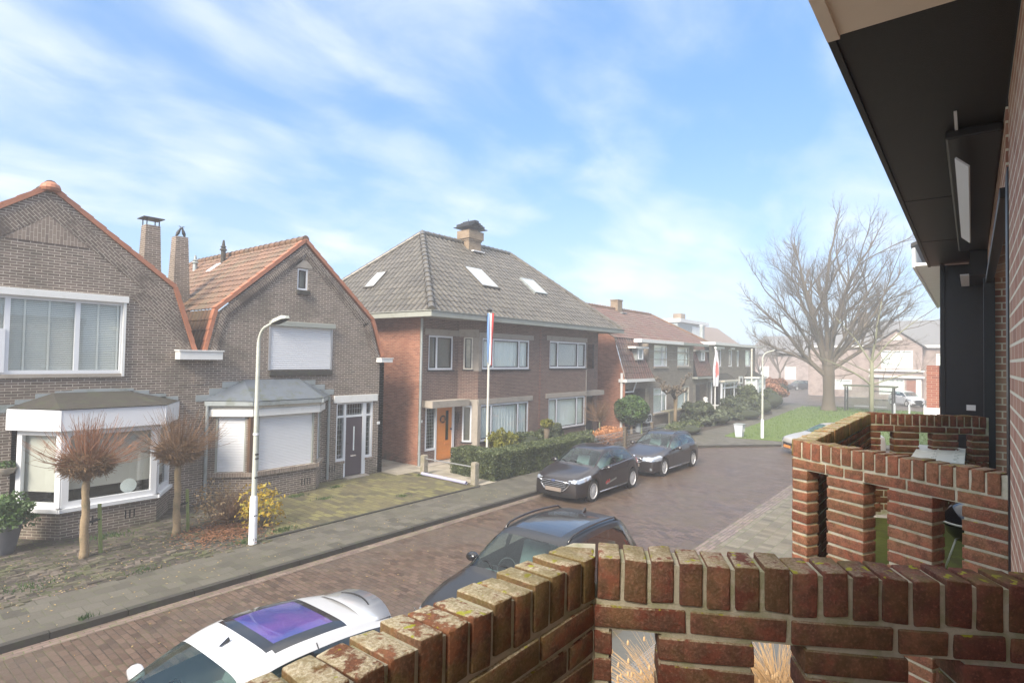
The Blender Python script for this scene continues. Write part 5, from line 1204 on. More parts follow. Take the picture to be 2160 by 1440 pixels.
    for i in range(len(st)-1):
        xm = (st[i][0]+st[i+1][0])/2; zt = (st[i][1]+st[i+1][1])/2
        for j in range(J-1):
            jj = j if j < nj-1 else J-2-j; sg = 0 if j < nj-1 else 1
            a = i*J+j; f = (a, a+J, a+J+1, a+1)
            c = [(V[q][0]+L/2, V[q][1], V[q][2]) for q in f]; cx, cy, cz = (sum(q[k] for q in c)/4 for k in range(3))
            part = 'body'
            if nbelt <= jj < nrail and S.get('glass0', cw) < xm < S.get('glass1', rb) and zt-cz > .0:
                if jj >= nrail-1 or jj == nbelt: part = 'body'
                else:
                    part = ('pillar', sum(1 for g0, g1, sl in side if g1+(cz-1.0)*sl < xm), sg)
                    for k, (g0, g1, sl) in enumerate(side):
                        zz0 = (cz-1.0)*sl
                        if g0+zz0 < xm < g1+zz0: part = ('side_window', k, sg)
            elif jj >= nrail+1 and cw+.02 < xm < rf-.03: part = 'windscreen'
            elif jj >= nrail+2 and rr+.04 < xm < rb-.06: part = 'rear_window'
            elif S.get('sun') and jj >= nrail+S['sun'][2] and S['sun'][0] < xm < S['sun'][1]: part = 'sunroof'
            if part == 'body':
                for nm_, fn in S.get('spots', ()):
                    if fn(cx, abs(cy), cz): part = (nm_, 0, sg) if nm_ in ('headlight', 'tail_light', 'fog_light') else nm_
            if part == 'body' and jj < nrail:
                for ks_, xs in enumerate(S.get('seams', ())):
                    if abs(xm-xs) < .0075 and (cz > sill+.06): part = ('seam', ks_*2+(jj > nbelt), sg)
                if part == 'body' and jj <= nbelt:
                    for k, (d0, d1) in enumerate(S.get('doors', ())):
                        if d0 < xm < d1 and cz > sill+.1 and jj > 0: part = ('door', k, sg)
                if S.get('cladding') and part in ('body',) and jj <= 1: part = 'cladding'
            fl.setdefault(part, []).append(f)
    matm = {'body': mp, 'door': mp, 'pillar': M_enam, 'windscreen': M_cgw, 'rear_window': M_cg, 'side_window': S.get('sg', M_cg), 'sunroof': S.get('sunm', M_rgd), 'seam': M_rimd, 'headlight': M_hl, 'tail_light': M_tl,
            'grille': M_rimd, 'lower_grille': M_rimd, 'cladding': M_rub, 'fog_light': M_hl, 'roof_frame': M_enam}
    nmap = {'pillar': 'pillar_trim', 'seam': 'panel_gap'}
    for part, fs in fl.items():
        key = part if isinstance(part, str) else part[0]
        used = sorted({q for f in fs for q in f}); mpv = {q: k for k, q in enumerate(used)}
        me = bpy.data.meshes.new(key); me.from_pydata([V[q] for q in used], [], [tuple(mpv[q] for q in f) for f in fs])
        me.materials.append(matm[key]); me.polygons.foreach_set('use_smooth', [True]*len(me.polygons)); me.update()
        o = bpy.data.objects.new(nmap.get(key, key), me); COL.objects.link(o); o.parent = root
        if key in ('side_window', 'windscreen', 'rear_window', 'pillar'):
            pass
    hb_ = S.get('hoodz', .9)
    b = MB(); x0_, x1_ = -L/2+.25, L/2-.3; b.box(x0_, x1_, -hw*.64, hw*.64, .17, .52); b.box(-L/2+whx[0]+Ra+.02, -L/2+whx[1]-Ra-.02, -hw*.93, hw*.93, .17, .50)
    b.box(-L/2+whx[1]+.1, L/2-.35, -hw*.7, hw*.7, .52, .72); b.build('underbody', M_rimd, root)
    b = MB(); zb_ = interp(bk, cw+.5)
    b.box(-L/2+cw-.15, -L/2+cw+.45, -hw*.80, hw*.80, zb_-.16, zb_-.07); b.box(-L/2+cw+.45, -L/2+rb-.3, -hw*.86, hw*.86, .50, .56); b.build('dashboard', M_int, root, bevel=.03)
    for (xx, n_) in ((cw+1.15, 2), (cw+2.0, 2)):
        if xx > rr-.15: continue
        for s_ in (-1, 1):
            b = MB(); y = s_*hw*.42; b.box(-L/2+xx-.5, -L/2+xx, y-.25, y+.25, .56, .74)
            b.prism([(-L/2+xx-.06, y-.24, .70), (-L/2+xx+.06, y-.24, .68), (-L/2+xx+.24, y-.24, zb_+.18), (-L/2+xx+.15, y-.24, zb_+.18)], (0, .48, 0)); b.box(-L/2+xx+.17, -L/2+xx+.27, y-.12, y+.12, zb_+.2, zb_+.38); b.build('seat', M_seat, root, bevel=.03)
    b = MB(); b.tube([(-L/2+cw+.52+.06*math.sin(a*PI/8), hw*.42+.18*math.cos(a*PI/8), zb_-.06+.17*math.sin(a*PI/8)) for a in range(17)], .014, 6, cap=False); b.build('steering_wheel', M_rimd, root)
    for k, xw in enumerate(whx):
        for s_ in (-1, 1): wheel(root, xw-L/2, s_*(hw-.115), wz, wz, s_, S.get('spokes', 10), rimc=S.get('rimm'))
    for s_ in (-1, 1):   # mirrors
        b = MB(); M_ = Matrix.Translation((-L/2+cw+.42, s_*(hw+.10), zb_+.04))@Matrix.Rotation(R(90), 4, 'Y')
        b.lathe([(.01, -.07), (.07, -.06), (.095, -.02), (.10, .03), (.08, .055)], 16, M=M_@Matrix.Diagonal((.75, 1.15, 1, 1))); mo_ = b.build('mirror', S.get('mirm', mp), root, smooth=50)
        b = MB(); b.tube([(-L/2+cw+.42, s_*(hw-.08), zb_-.02), (-L/2+cw+.42, s_*(hw+.04), zb_+.01)], [.03, .025], 8); b.build('mirror_arm', M_rimd, mo_)
        for dx in S.get('handles', ()):
            b = MB(); yy = hw*.985+.012; b.tube([(-L/2+dx-.1, s_*(hw*.985), zb_-.13), (-L/2+dx-.07, s_*(yy+.02), zb_-.13), (-L/2+dx+.07, s_*(yy+.02), zb_-.125), (-L/2+dx+.1, s_*(hw*.985), zb_-.125)], .013, 6); b.build('door_handle', S.get('hm', M_rimd), root, smooth=True)
        if S.get('rails'):
            a, c = S['rails']; b = MB(); N_ = 12; yw = hw*interp(wr_k, (a+c)/2)*.94; path = []
            for i in range(N_+1):
                x = a+(c-a)*i/N_; lift = .055 if 0 < i < N_ else -.01; path.append((x-L/2, s_*yw*min(1, interp(wr_k, x)/interp(wr_k, (a+c)/2)), topat(x)-rd*.55+lift))
            b.tube(path, .017, 8); b.build('roof_rail', S.get('railm', M_enam), root, smooth=True)
        if S.get('trim'):
            b = MB(); path = [(x-L/2, s_*(hw*interp(plan, x)*.955+.004), interp(bk, x)+.006) for x in np.linspace(S['trim'][0], S['trim'][1], 14)]; b.tube(path, .010, 6); b.build('belt_trim', M_chrome, root, smooth=True)
        if S.get('sillt'):
            b = MB(); b.tube([(whx[0]+Ra+.03-L/2, s_*hw*.985, sill+.045), (whx[1]-Ra-.03-L/2, s_*hw*.985, sill+.045)], .014, 6); b.build('sill_trim', M_chrome, root, smooth=True)
    zc = topat(cw+.04)
    for k, (ya, yb) in enumerate(((-.30, .42), (.25, .62))):
        b = MB(); b.tube([(cw-.02-L/2+.05*abs(ya), ya, zc+.01), (cw+.10-L/2, (ya+yb)/2, topat(cw+.10)+.02), (cw+.06-L/2+.09*abs(yb), yb, topat(cw+.06)-.01)], .010, 5); b.build('wiper', M_rimd, root)
    if S.get('fin'):
        x = S['fin']; b = MB(); b.prism([(x-L/2-.09, -.015, topat(x)-.01), (x-L/2+.06, -.015, topat(x)-.01), (x-L/2+.05, -.015, topat(x)+.075)], (0, .03, 0)); b.build('aerial_fin', M_enam, root)
    for nm_, m_, y0, y1, z0, z1, dx in S.get('plates', ()):
        b = MB(); b.box(-L/2+dx-.015, -L/2+dx+.03, y0, y1, z0, z1); b.build(nm_, m_, root, bevel=.004)
    return root
def front_tubes(root, L, paths, r_=.012, nm='grille_trim', m=None):
    for p in paths:
        b = MB(); b.tube([(x-L/2, y, z) for x, y, z in p], r_, 6, cap=False); b.build(nm, m or M_chrome, root, smooth=True)
# ---- dark hatchback (front view)
def hatch_spots(hx=.78):
    return [('headlight', lambda x, y, z: .10 < x < .72 and y > .50 and .60+.16*(x-.1) < z < .70+.17*(x-.1)),
            ('grille', lambda x, y, z: x < .2 and y < .52 and .36+.20*max(0, (y-.30)/.22) < z < .66-.04*max(0, (y-.3)/.22)),
            ('lower_grille', lambda x, y, z: x < .16 and y < .62 and .19 < z < .30),
            ('tail_light', lambda x, y, z: x > L_tl(4.36) and y > .52 and .80 < z < .98)]
def L_tl(L): return L-.42
SF = dict(L=4.36, W=1.80, H=1.46, prof=[(.06, .18), (.01, .30), (0, .45), (.01, .60), (.05, .70), (.16, .765), (.5, .86), (.95, .945), (1.14, .985), (1.55, 1.22), (1.92, 1.405), (2.3, 1.46), (2.9, 1.45), (3.5, 1.37), (3.78, 1.30), (4.1, 1.06), (4.27, .97), (4.35, .80), (4.36, .5), (4.30, .28)],
  belt=[(0, .66), (.3, .72), (.8, .83), (1.2, .90), (2.5, .94), (3.6, 1.0), (4.3, .90)], wrail=[(0, .80), (.9, .84), (1.14, .82), (1.9, .66), (2.6, .66), (3.4, .62), (3.9, .58), (4.1, .68), (4.36, .75)],
  cowl=1.16, rooff=1.92, roofr=3.72, rearb=4.16, glass1=3.75, wheels=(.88, 3.56), wr=.325, seams=(1.42, 2.42, 3.25), doors=((1.43, 2.41), (2.43, 3.24)),
  side=[(1.35, 2.32, -.10), (2.42, 3.22, .0), (3.27, 3.66, -.3)], spots=hatch_spots(), handles=(2.28, 3.15), trim=(1.4, 3.7), sillt=True, spokes=12, fin=3.4,
  plates=[('number_plate', M_plate, -.28, .28, .345, .455, -.02)])
ford = car('parked_car', 'dark plum hatchback with chrome hexagonal grille parked nearest the hedge', (16.22, 9.74, RZ), 0, SF, M_p_dark, group='cars parked along the far kerb'); ford.scale = (.95, 1, 1)
hexp = [(-.015, 0, .655), (.0, .30, .65), (.05, .55, .615), (.03, .47, .50), (.0, .34, .385), (-.02, 0, .375)]
front_tubes(ford, 4.36, [hexp+[(x, -y, z) for x, y, z in hexp[-2::-1]]], .014)
front_tubes(ford, 4.36, [[(-.012, -y, z), (-.02, 0, z), (-.012, y, z)] for z, y in ((.60, .46), (.55, .44), (.50, .42), (.45, .36))], .007, 'grille_bar')
M_blue = plain('badge_blue', (.10, .13, .25), .2, .3); b = MB(); b.lathe([(.07, 0), (.07, .012), (.05, .016)], 24, M=Matrix.Translation((-2.195, 0, .655))@Matrix.Rotation(R(-90), 4, 'Y')@Matrix.Diagonal((.5, 1, 1, 1))); b.build('badge', M_blue, ford, smooth=40)
M_dec = plain('red_decal', (.30, .04, .035), .5); M_dec2 = plain('pale_decal', (.20, .21, .19), .5)
b = MB(); rn = random.Random(4)
for i in range(9):
    x = 1.62+i*.03; b.box(x-2.18, x+.02-2.18, -.908, -.902, .42+rn.uniform(0, .05), .50+rn.uniform(0, .07))
b.build('door_decal', M_dec, ford); b = MB(); b.prism([(-.52, -.907, .40), (.15, -.907, .50), (.15, -.907, .55), (-.45, -.907, .47)], (0, .004, 0)); b.build('door_decal', M_dec2, ford)
# ---- estate with twin oval grille
SB = dict(L=4.50, W=1.80, H=1.43, prof=[(.06, .18), (.01, .30), (0, .45), (.01, .60), (.05, .69), (.2, .76), (.6, .85), (1.1, .93), (1.42, .975), (1.8, 1.19), (2.2, 1.38), (2.6, 1.43), (3.2, 1.43), (3.8, 1.38), (4.05, 1.32), (4.3, 1.06), (4.42, .92), (4.49, .78), (4.50, .5), (4.44, .28)],
  belt=[(0, .64), (.3, .70), (.9, .80), (1.4, .88), (2.5, .92), (3.7, .96), (4.4, .88)], wrail=[(0, .78), (1.1, .83), (1.42, .81), (2.2, .66), (3.0, .66), (3.9, .63), (4.2, .62), (4.5, .75)],
  cowl=1.44, rooff=2.22, roofr=4.02, rearb=4.36, glass1=4.1, wheels=(.80, 3.56), wr=.325, seams=(1.55, 2.58, 3.4), doors=((1.56, 2.57), (2.59, 3.39)),
  side=[(1.6, 2.50, -.1), (2.58, 3.25, 0), (3.30, 4.0, -.1)], handles=(2.45, 3.3), rails=(2.3, 4.0), spokes=7, sillt=True, trim=None,
  spots=[('headlight', lambda x, y, z: .04 < x < .62 and y > .40 and .575+.05*x < z < .70+.12*x), ('grille', lambda x, y, z: x < .2 and .05 < y < .33 and .53 < z < .68), ('lower_grille', lambda x, y, z: x < .16 and y < .5 and .22 < z < .33),
         ('fog_light', lambda x, y, z: x < .35 and .60 < y < .70 and .27 < z < .33), ('tail_light', lambda x, y, z: x > 4.15 and y > .55 and .74 < z < .9)],
  plates=[('number_plate', M_plate, -.26, .26, .38, .49, -.02)])
bmw = car('parked_car', 'dark grey estate car with twin oval chrome grille parked behind the plum hatchback', (21.50, 9.72, RZ), R(-1.2), SB, M_p_bmw, group='cars parked along the far kerb'); bmw.scale = (.96, 1, 1)
for s_ in (-1, 1):
    ov = [(-.012+.02*abs(math.cos(a*PI/8)), s_*.19+.155*math.copysign(abs(math.cos(a*PI/8))**.6, math.cos(a*PI/8)), .605+.08*math.copysign(abs(math.sin(a*PI/8))**.6, math.sin(a*PI/8))) for a in range(17)]
    front_tubes(bmw, 4.5, [ov], .014)
b = MB(); b.lathe([(.04, 0), (.04, .01)], 16, M=Matrix.Translation((-2.18, 0, .735))@Matrix.Rotation(R(-60), 4, 'Y')); b.build('badge', M_chrome, bmw)
# ---- black SUV seen from above
SS = dict(L=4.25, W=1.82, H=1.64, prof=[(.08, .22), (.01, .35), (0, .55), (.01, .72), (.05, .85), (.22, .96), (.6, 1.04), (1.0, 1.09), (1.18, 1.13), (1.5, 1.38), (1.78, 1.565), (2.1, 1.635), (2.7, 1.655), (3.3, 1.62), (3.62, 1.585), (3.85, 1.50), (4.02, 1.20), (4.15, 1.02), (4.24, .85), (4.25, .6), (4.2, .3)],
  belt=[(0, .80), (.3, .88), (.8, .98), (1.2, 1.04), (2.5, 1.08), (3.5, 1.14), (4.2, 1.0)], wrail=[(0, .80), (.9, .84), (1.18, .83), (1.78, .69), (2.6, .69), (3.4, .66), (3.8, .64), (4.25, .75)],
  cowl=1.20, rooff=1.80, roofr=3.66, rearb=4.04, glass1=3.72, wheels=(.85, 3.42), wr=.345, seams=(1.42, 2.38, 3.2), doors=((1.43, 2.37), (2.39, 3.19)), sun=(1.98, 3.25, 4), side=[(1.38, 2.26, -.1), (2.36, 3.08, 0), (3.14, 3.62, -.25)],
  handles=(2.25, 3.1), rails=(1.9, 3.6), fin=3.42, spokes=5, sill=.24, mirm=M_enam,
  spots=[('headlight', lambda x, y, z: .02 < x < .50 and y > .52 and .70 < z < .84+.10*x), ('grille', lambda x, y, z: x < .2 and y < .52 and .66 < z < .82), ('lower_grille', lambda x, y, z: x < .2 and y < .6 and .3 < z < .5),
         ('tail_light', lambda x, y, z: x > 3.78 and y > .48 and .92 < z < 1.08)])
suv = car('parked_car', 'black crossover with glass roof and roof rails parked right below the balcony', (7.36, 5.26, RZ), R(2), SS, M_p_suv, res=1.5)
M_redl = plain('red_strip', (.35, .02, .03), .2)
front_tubes(suv, 4.25, [[(.22, -.86, .80), (.04, -.6, .86), (-.01, 0, .875), (.04, .6, .86), (.22, .86, .80)], [(.20, -.84, .70), (.03, -.6, .74), (-.015, 0, .75), (.03, .6, .74), (.20, .84, .70)]], .011)
front_tubes(suv, 4.25, [[(.03, -.6, .83), (-.01, 0, .845), (.03, .6, .83)]], .008, 'red_trim', M_redl)
# ---- white coupe with purple glass roof
SW = dict(L=4.25, W=1.80, H=1.43, prof=[(.08, .2), (.01, .32), (0, .5), (.03, .64), (.12, .74), (.5, .84), (.95, .92), (1.12, .955), (1.5, 1.18), (1.86, 1.36), (2.2, 1.43), (2.7, 1.42), (3.2, 1.36), (3.50, 1.30), (3.66, 1.285), (3.92, 1.02), (4.1, .93), (4.22, .8), (4.25, .5), (4.2, .3)],
  belt=[(0, .66), (.3, .72), (.8, .83), (1.2, .89), (2.5, .95), (3.4, 1.02), (4.2, .9)], wrail=[(0, .80), (.9, .84), (1.12, .82), (1.86, .66), (2.6, .655), (3.3, .60), (3.66, .58), (4.0, .66), (4.25, .75)],
  cowl=1.14, rooff=1.84, roofr=3.62, rearb=3.92, glass1=3.45, wheels=(.85, 3.45), wr=.325, seams=(1.40, 2.62), doors=((1.41, 2.61),), sun=(2.26, 2.94, 4), sunm=M_rg, side=[(1.32, 2.55, -.1), (2.62, 3.25, -.2)], handles=(2.45,), spokes=5,
  spots=[('headlight', lambda x, y, z: .10 < x < .6 and y > .5 and .62 < z < .76), ('tail_light', lambda x, y, z: x > 3.9 and y > .5 and .75 < z < .92), ('roof_frame', lambda x, y, z: 2.14 < x < 3.03 and z > 1.28 and y < .515)])
seat_ = car('parked_car', 'white coupe with purple reflecting glass roof parked at the bottom of the street', (2.82, 5.73, RZ), R(1.0), SW, M_p_white, res=1.5); seat_.scale = (1, 1, 1.03)
def zt_(S, x): return interp([p for p in S['prof']], x)
b = MB(); xs_ = 3.36
sp = []
for i in range(13):   # spoiler lip
    y = -.52+1.04*i/12; bow = .10*(1-(y/.52)**2); sp.append((y, bow))
for (xa, za, xb, zb_) in ((3.30, 1.375, 3.74, 1.375),):
    vs = []
    for y, bow in sp: vs += [(xa-2.125, y, za-.10*(abs(y)/.52)**2.5), (xb+bow-2.125-.10, y, zb_-.03-.09*(abs(y)/.52)**2.5), (xb+bow-2.125-.12, y, zb_-.10-.09*(abs(y)/.52)**2.5)]
    b.add(vs, [(3*i, 3*i+1, 3*i+4, 3*i+3) for i in range(12)]+[(3*i+1, 3*i+2, 3*i+5, 3*i+4) for i in range(12)])
b.build('spoiler', M_p_white, seat_, smooth=True)
b = MB(); b.tube([(3.52-2.125+.05*(1-(y/.26)**2), y, 1.362-.02*(y/.26)**2) for y in np.linspace(-.26, .26, 9)], .010, 6); b.build('brake_light', M_rimd, seat_)
b = MB(); b.prism([(1.93-2.125, -.012, 1.385), (2.03-2.125, -.012, 1.405), (2.02-2.125, -.012, 1.44)], (0, .024, 0)); b.build('aerial_fin', M_enam, seat_)
# ---- silver car at the bend, small white hatch and dark car in the mist
SK = dict(SF); SK.update(trim=None, sillt=False, spokes=9, spots=[('headlight', lambda x, y, z: .05 < x < .6 and y > .5 and .56 < z < .72), ('grille', lambda x, y, z: x < .2 and y < .5 and .32 < z < .55), ('fog_light', lambda x, y, z: x < .4 and y > .6 and .3 < z < .42)],
   plates=[('number_plate', M_platey, -.26, .26, .30, .41, -.02)])
car('parked_car', 'silver car with amber plate parked at the bend beside the verge', (30.55, 5.15, RZ), R(-48), SK, M_p_silver)
SM = dict(SF); SM.update(L=3.85, W=1.66, H=1.54, prof=[(.06, .18), (.01, .30), (0, .5), (.05, .72), (.2, .84), (.6, .94), (.82, 1.0), (1.2, 1.28), (1.55, 1.48), (2.0, 1.54), (2.8, 1.53), (3.3, 1.46), (3.6, 1.15), (3.78, .95), (3.84, .8), (3.85, .5), (3.8, .28)],
   belt=[(0, .72), (.6, .88), (1.0, .95), (3.2, 1.02), (3.8, .9)], wrail=[(0, .8), (.82, .82), (1.6, .7), (3.2, .64), (3.85, .75)], cowl=.84, rooff=1.56, roofr=3.28, rearb=3.66, glass1=3.35, wheels=(.66, 3.1), wr=.30, seams=(1.1, 2.3), doors=((1.11, 2.29),), side=[(1.1, 2.1, -.1), (2.2, 3.2, 0)], handles=(2.2,), trim=None, sillt=False, plates=[])
car('parked_car', 'small white hatchback parked across the junction beyond the bus shelter', (72.1, 5.35, RZ), R(38), SM, M_p_white, res=.6)
SD = dict(SM); car('parked_car', 'dark car faintly visible in the mist at the far end of the side street', (97.5, 20.9, RZ), R(-35), SD, M_p_bmw, res=.5)
# ------------------------------------------------------------------ street lamps
def lamp(name, label, x, y, H1=4.65, arm=(0, -1.0), big=True, seed=0):
    o = thing('street_lamp', label, 'street lamp', (x, y, 0), 0, 'street lamps along the pavement')
    b = MB(); b.tube([(0, 0, -.02), (0, 0, 1.0), (0, 0, 1.06)], [.088, .080, .06], 16); b.build('base_sleeve', M_lampb, o, smooth=50)
    ax, ay = arm; N_ = 10; path = [(0, 0, 1.05), (0, 0, 2.4), (0, 0, H1-.25)]; rr_ = [.058, .050, .040]
    for i in range(1, N_+1):
        t_ = i/N_; a = t_*PI/2*.82; k = .38; path.append((ax*k*(1-math.cos(a)), ay*k*(1-math.cos(a)), H1-.25+.42*math.sin(a))); rr_.append(.038-.006*t_)
    lx, ly, lz = path[-1]; path.append((ax*.62, ay*.62, lz+.10)); rr_.append(.03)
    b = MB(); b.tube(path, rr_, 14); b.build('post', M_lampw, o, smooth=50)
    b = MB(); b.tube([(0, 0, 2.38), (0, 0, 2.42)], .062, 14); b.build('collar', M_lampb, o)
    d = Vector((ax, ay, 0)).normalized(); s_ = Vector((-d.y, d.x, 0)); e = Vector((ax*.58, ay*.58, lz+.07)); up_ = (Vector((0, 0, 1))-d*.22).normalized(); dd = (d+Vector((0, 0, .22))).normalized()
    M = basis(e, dd, s_, up_); b = MB()
    ring = [(-.02, .05), (.16, .115), (.52, .105), (.60, .05)]
    low = [(x_, y_) for x_, y_ in ring]+[(x_, -y_) for x_, y_ in ring[::-1]]; n = len(low)
    vs = [(x_, y_, -.03) for x_, y_ in low]+[(x_*.97+.01, y_*.8, .055 if .1 < x_ < .56 else .02) for x_, y_ in low]
    b.add(vs, [tuple(range(n))[::-1], tuple(range(n, 2*n))]+[(i, (i+1) % n, n+(i+1) % n, n+i) for i in range(n)], 0, None, M); hd = b.build('lamp_head', M_lampw if big else M_dark, o, bevel=.006)
    b = MB(); b.box(.10, .52, -.085, .085, -.038, -.031, M=M); b.build('lens', M_dark, hd)
    return o
l1 = lamp('street_lamp', 'near street lamp with white lower sleeve standing in front of the shuttered bay', 6.28, 12.29, 4.60)
b = MB()
for z, s_ in ((1.95, .03), (1.86, .025), (1.45, .02), (.62, .02), (.09, .05)): b.box(.02-.05, .02+.02, -.083, -.05, z, z+s_)
b.build('scuff_mark', M_rimd, l1)
lamp('street_lamp', 'distant slim street lamp with dark head on the grass edge', 32.91, 8.92, 4.58, arm=(.15, -1.0), big=False)
# ------------------------------------------------------------------ flags
def flag_col(name, stripes, rough=.7):
    m, t = new_mat(name); at = t.N('ShaderNodeAttribute', {'attribute_name': 'rnd'}).outputs['Fac']
    nd = t.N('ShaderNodeValToRGB', None, Fac=at); nd.color_ramp.interpolation = 'CONSTANT'; cr = nd.color_ramp
    cr.elements[0].position = 0; cr.elements[0].color = (*stripes[0][1], 1); cr.elements[1].position = stripes[1][0]; cr.elements[1].color = (*stripes[1][1], 1)
    for p_, c_ in stripes[2:]: e = cr.elements.new(p_); e.color = (*c_, 1)
    finish(t, nd.outputs[0], rough); return m
fp = thing('flagpole', 'white flagpole in the front garden behind the clipped hedge', 'flagpole', (17.1, 15.0, 0))
b = MB(); b.tube([(0, 0, 0), (0, 0, 6.05)], [.05, .042], 12); b.build('pole', plain('pole_cream', (.55, .55, .50), .5), fp, smooth=50)
b = MB(); b.lathe([(.06, 5.98), (.10, 6.02), (.10, 6.08), (.03, 6.12)], 14); b.build('cap', M_dark, fp, smooth=50); b = MB(); b.box(-.07, .16, -.09, .09, 0, .42); b.build('foot', M_white, fp, bevel=.02)
# drooping tricolour: folds hanging from the hoist
fl = MB(); NU, NV = 22, 30; dv = Vector((.80, -.60, 0)).normalized(); nv = Vector((.6, .8, 0))
for iv in range(NV+1):
    v = iv/NV
    for iu in range(NU+1):
        u = iu/NU   # u: red (0, next the pole top) .. blue
        spread = .07+.20*min(1, v*2.2)*(1-.55*max(0, v-.55)/.45); x = .06+spread*u*1.0 if False else -.14+.33*u
        x = -.12*(1-u)*1.15+.15*u; x *= (1-.42*v**1.5); fold = .055*math.sin(u*13+v*3.0)*(.4+.6*v)+.03*math.sin(u*5-v*6)
        z = 5.93-1.98*v+.06*math.sin(u*6+1)*v-(.0 if v < 1 else .12*abs(math.sin(u*5)))
        P = Vector((0, 0, z))+dv*(x+.02)+nv*(fold-.07)
        fl.v.append(tuple(P)); fl.a.append(.001+.998*u)
for iv in range(NV):
    for iu in range(NU): a = iv*(NU+1)+iu; fl.f.append((a, a+1, a+NU+2, a+NU+1)); fl.m.append(0)
fo = fl.build('flag', flag_col('tricolour', [(0, (.14, .26, .50)), (.36, (.72, .74, .78)), (.66, (.55, .055, .05))]), None, smooth=True, loc=(17.1, 15.0, 0))
tag(fo, 'limp red white and blue flag hanging down from the garden flagpole', 'flag')
fp2 = thing('flagpole', 'slim white flagpole before the flat roofed house carrying a white flag', 'flagpole', (42.9, 15.0, 0)); b = MB(); b.tube([(0, 0, 0), (0, 0, 5.15)], .045, 8); b.build('pole', M_white, fp2); b = MB(); b.lathe([(.09, 5.1), (.09, 5.2), (.02, 5.25)], 10); b.build('cap', M_white, fp2)
fl = MB(); NU, NV = 14, 18
for iv in range(NV+1):
    v = iv/NV
    for iu in range(NU+1):
        u = iu/NU; x = (-.25+.60*u)*.62*(.25+1.1*math.sin(min(1, v*1.2)*PI*.62)); z = 5.0-2.7*v; P = Vector((0, 0, z))+dv*(x)+nv*(.06*math.sin(u*11+v*3)-.08)
        col = .9 if ((u-.55)/.30)**2+((v-.52)/.24)**2 < 1 else .1
        fl.v.append(tuple(P)); fl.a.append(col)
for iv in range(NV):
    for iu in range(NU): a = iv*(NU+1)+iu; fl.f.append((a, a+1, a+NU+2, a+NU+1)); fl.m.append(0)
fo = fl.build('flag', flag_col('white_red', [(0, (.50, .51, .56)), (.5, (.50, .13, .12))]), None, smooth=True, loc=(42.9, 15.0, 0)); tag(fo, 'white flag with red patch hanging on the slim pole', 'flag')
o = thing('flagpole', 'bare pale pole with small knob in front of the right white bay', 'flagpole', (49.2, 14.2, 0)); b = MB(); b.tube([(0, 0, 0), (0, 0, 5.1)], .06, 8); b.build('pole', M_cream, o); b = MB(); b.lathe([(.05, 5.1), (.10, 5.16), (.04, 5.24)], 8); b.build('knob', M_cream, o)
# ------------------------------------------------------------------ posts, rail, pipe by the path
M_gran = plain('granite_post', (.28, .25, .20), .9, 0, .5, 30, bs=.6, dirt=((.12, .12, .05), .5))
for k, (x, y, h, lb) in enumerate(((13.88, 15.12, .66, 'granite gate post at the house end of the rail'), (13.92, 12.72, .70, 'granite gate post at the pavement end of the rail'))):
    o = thing('gate_post', lb, 'post', (x, y, 0), 0, 'granite posts by the garden path'); b = MB(); b.box(-.10, .10, -.10, .10, -.02, h); b.box(-.085, .085, -.085, .085, h, h+.025); b.build('post', M_gran, o, bevel=.012)
b = MB(); b.tube([(13.88, 15.03, .56), (13.92, 12.81, .56)], .022, 8); tag(b.build('garden_rail', M_steel, None, smooth=50), 'thin metal rail joining the two granite gate posts', 'rail')
b = MB(); b.tube([(13.68, 15.0, .07), (13.66, 12.85, .07)], .055, 12, cap=False); b.tube([(13.68, 15.0, .07), (13.66, 12.85, .07)], .047, 12, cap=False); tag(b.build('plastic_pipe', plain('lilac_pipe', (.36, .36, .50), .4), None, smooth=50), 'lilac plastic pipe lying on the mossy paving by the rail', 'pipe')
# ------------------------------------------------------------------ hedge, shrubs
def hedge(name, label, boxes, n, size, m, seed, cat='hedge'):
    o = thing(name, label, cat, (0, 0, 0)); rnd = random.Random(seed); b = MB(); tot = sum((q[1]-q[0]+q[3]-q[2]) for q in boxes)
    for q in boxes: leaves(b, rnd, boxs(*q), int(n*(q[1]-q[0]+q[3]-q[2])/tot), size)
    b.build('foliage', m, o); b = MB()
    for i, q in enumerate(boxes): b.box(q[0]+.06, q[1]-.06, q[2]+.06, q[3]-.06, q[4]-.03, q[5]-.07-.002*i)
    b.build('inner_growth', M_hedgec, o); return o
hedge('clipped_hedge', 'neatly clipped dark green box hedge wrapping the garden corner behind the parked hatchback', [(14.65, 20.9, 12.52, 13.35, 0, .92), (14.65, 15.5, 13.3, 14.6, 0, .92)], 60000, .04, M_hedge, 7)
shrub('garden_shrub', 'low green shrub under the left big window behind the hedge', 'shrub', (19.3, 14.9, .55), (1.5, .5, .45), 5000, .07, M_hedge, 21, core=.8)
shrub('garden_shrub', 'darker spiky shrub against the wall between both big windows', 'shrub', (21.7, 15.1, .65), (.8, .45, .5), 3500, .08, M_lf1, 22, core=.7)
shrub('garden_shrub', 'long low shrub under the right big window', 'shrub', (23.6, 14.6, .35), (1.9, .5, .35), 3800, .06, M_hedge, 23, core=.8)
cf = shrub('dwarf_conifer', 'yellow green dwarf conifer beside the flagpole foot', 'conifer', (17.75, 14.7, .75), (.62, .5, .45), 4200, .075, M_lfc, 24, core=.55, lump=.5, flat=.4)
o = thing('pollard_shrub', 'knobbly small stump tree with leafy head behind the hedge', 'tree', (19.9, 14.1, 0)); b = MB(); b.tube([(0, 0, 0), (0, 0, .8), (.02, 0, 1.25)], [.11, .10, .14], 10); b.build('trunk', M_bark, o, smooth=True); b = MB(); leaves(b, random.Random(9), ell(0, 0, 1.42, .26, .26, .17), 900, .07); b.build('crown', M_lfc, o)
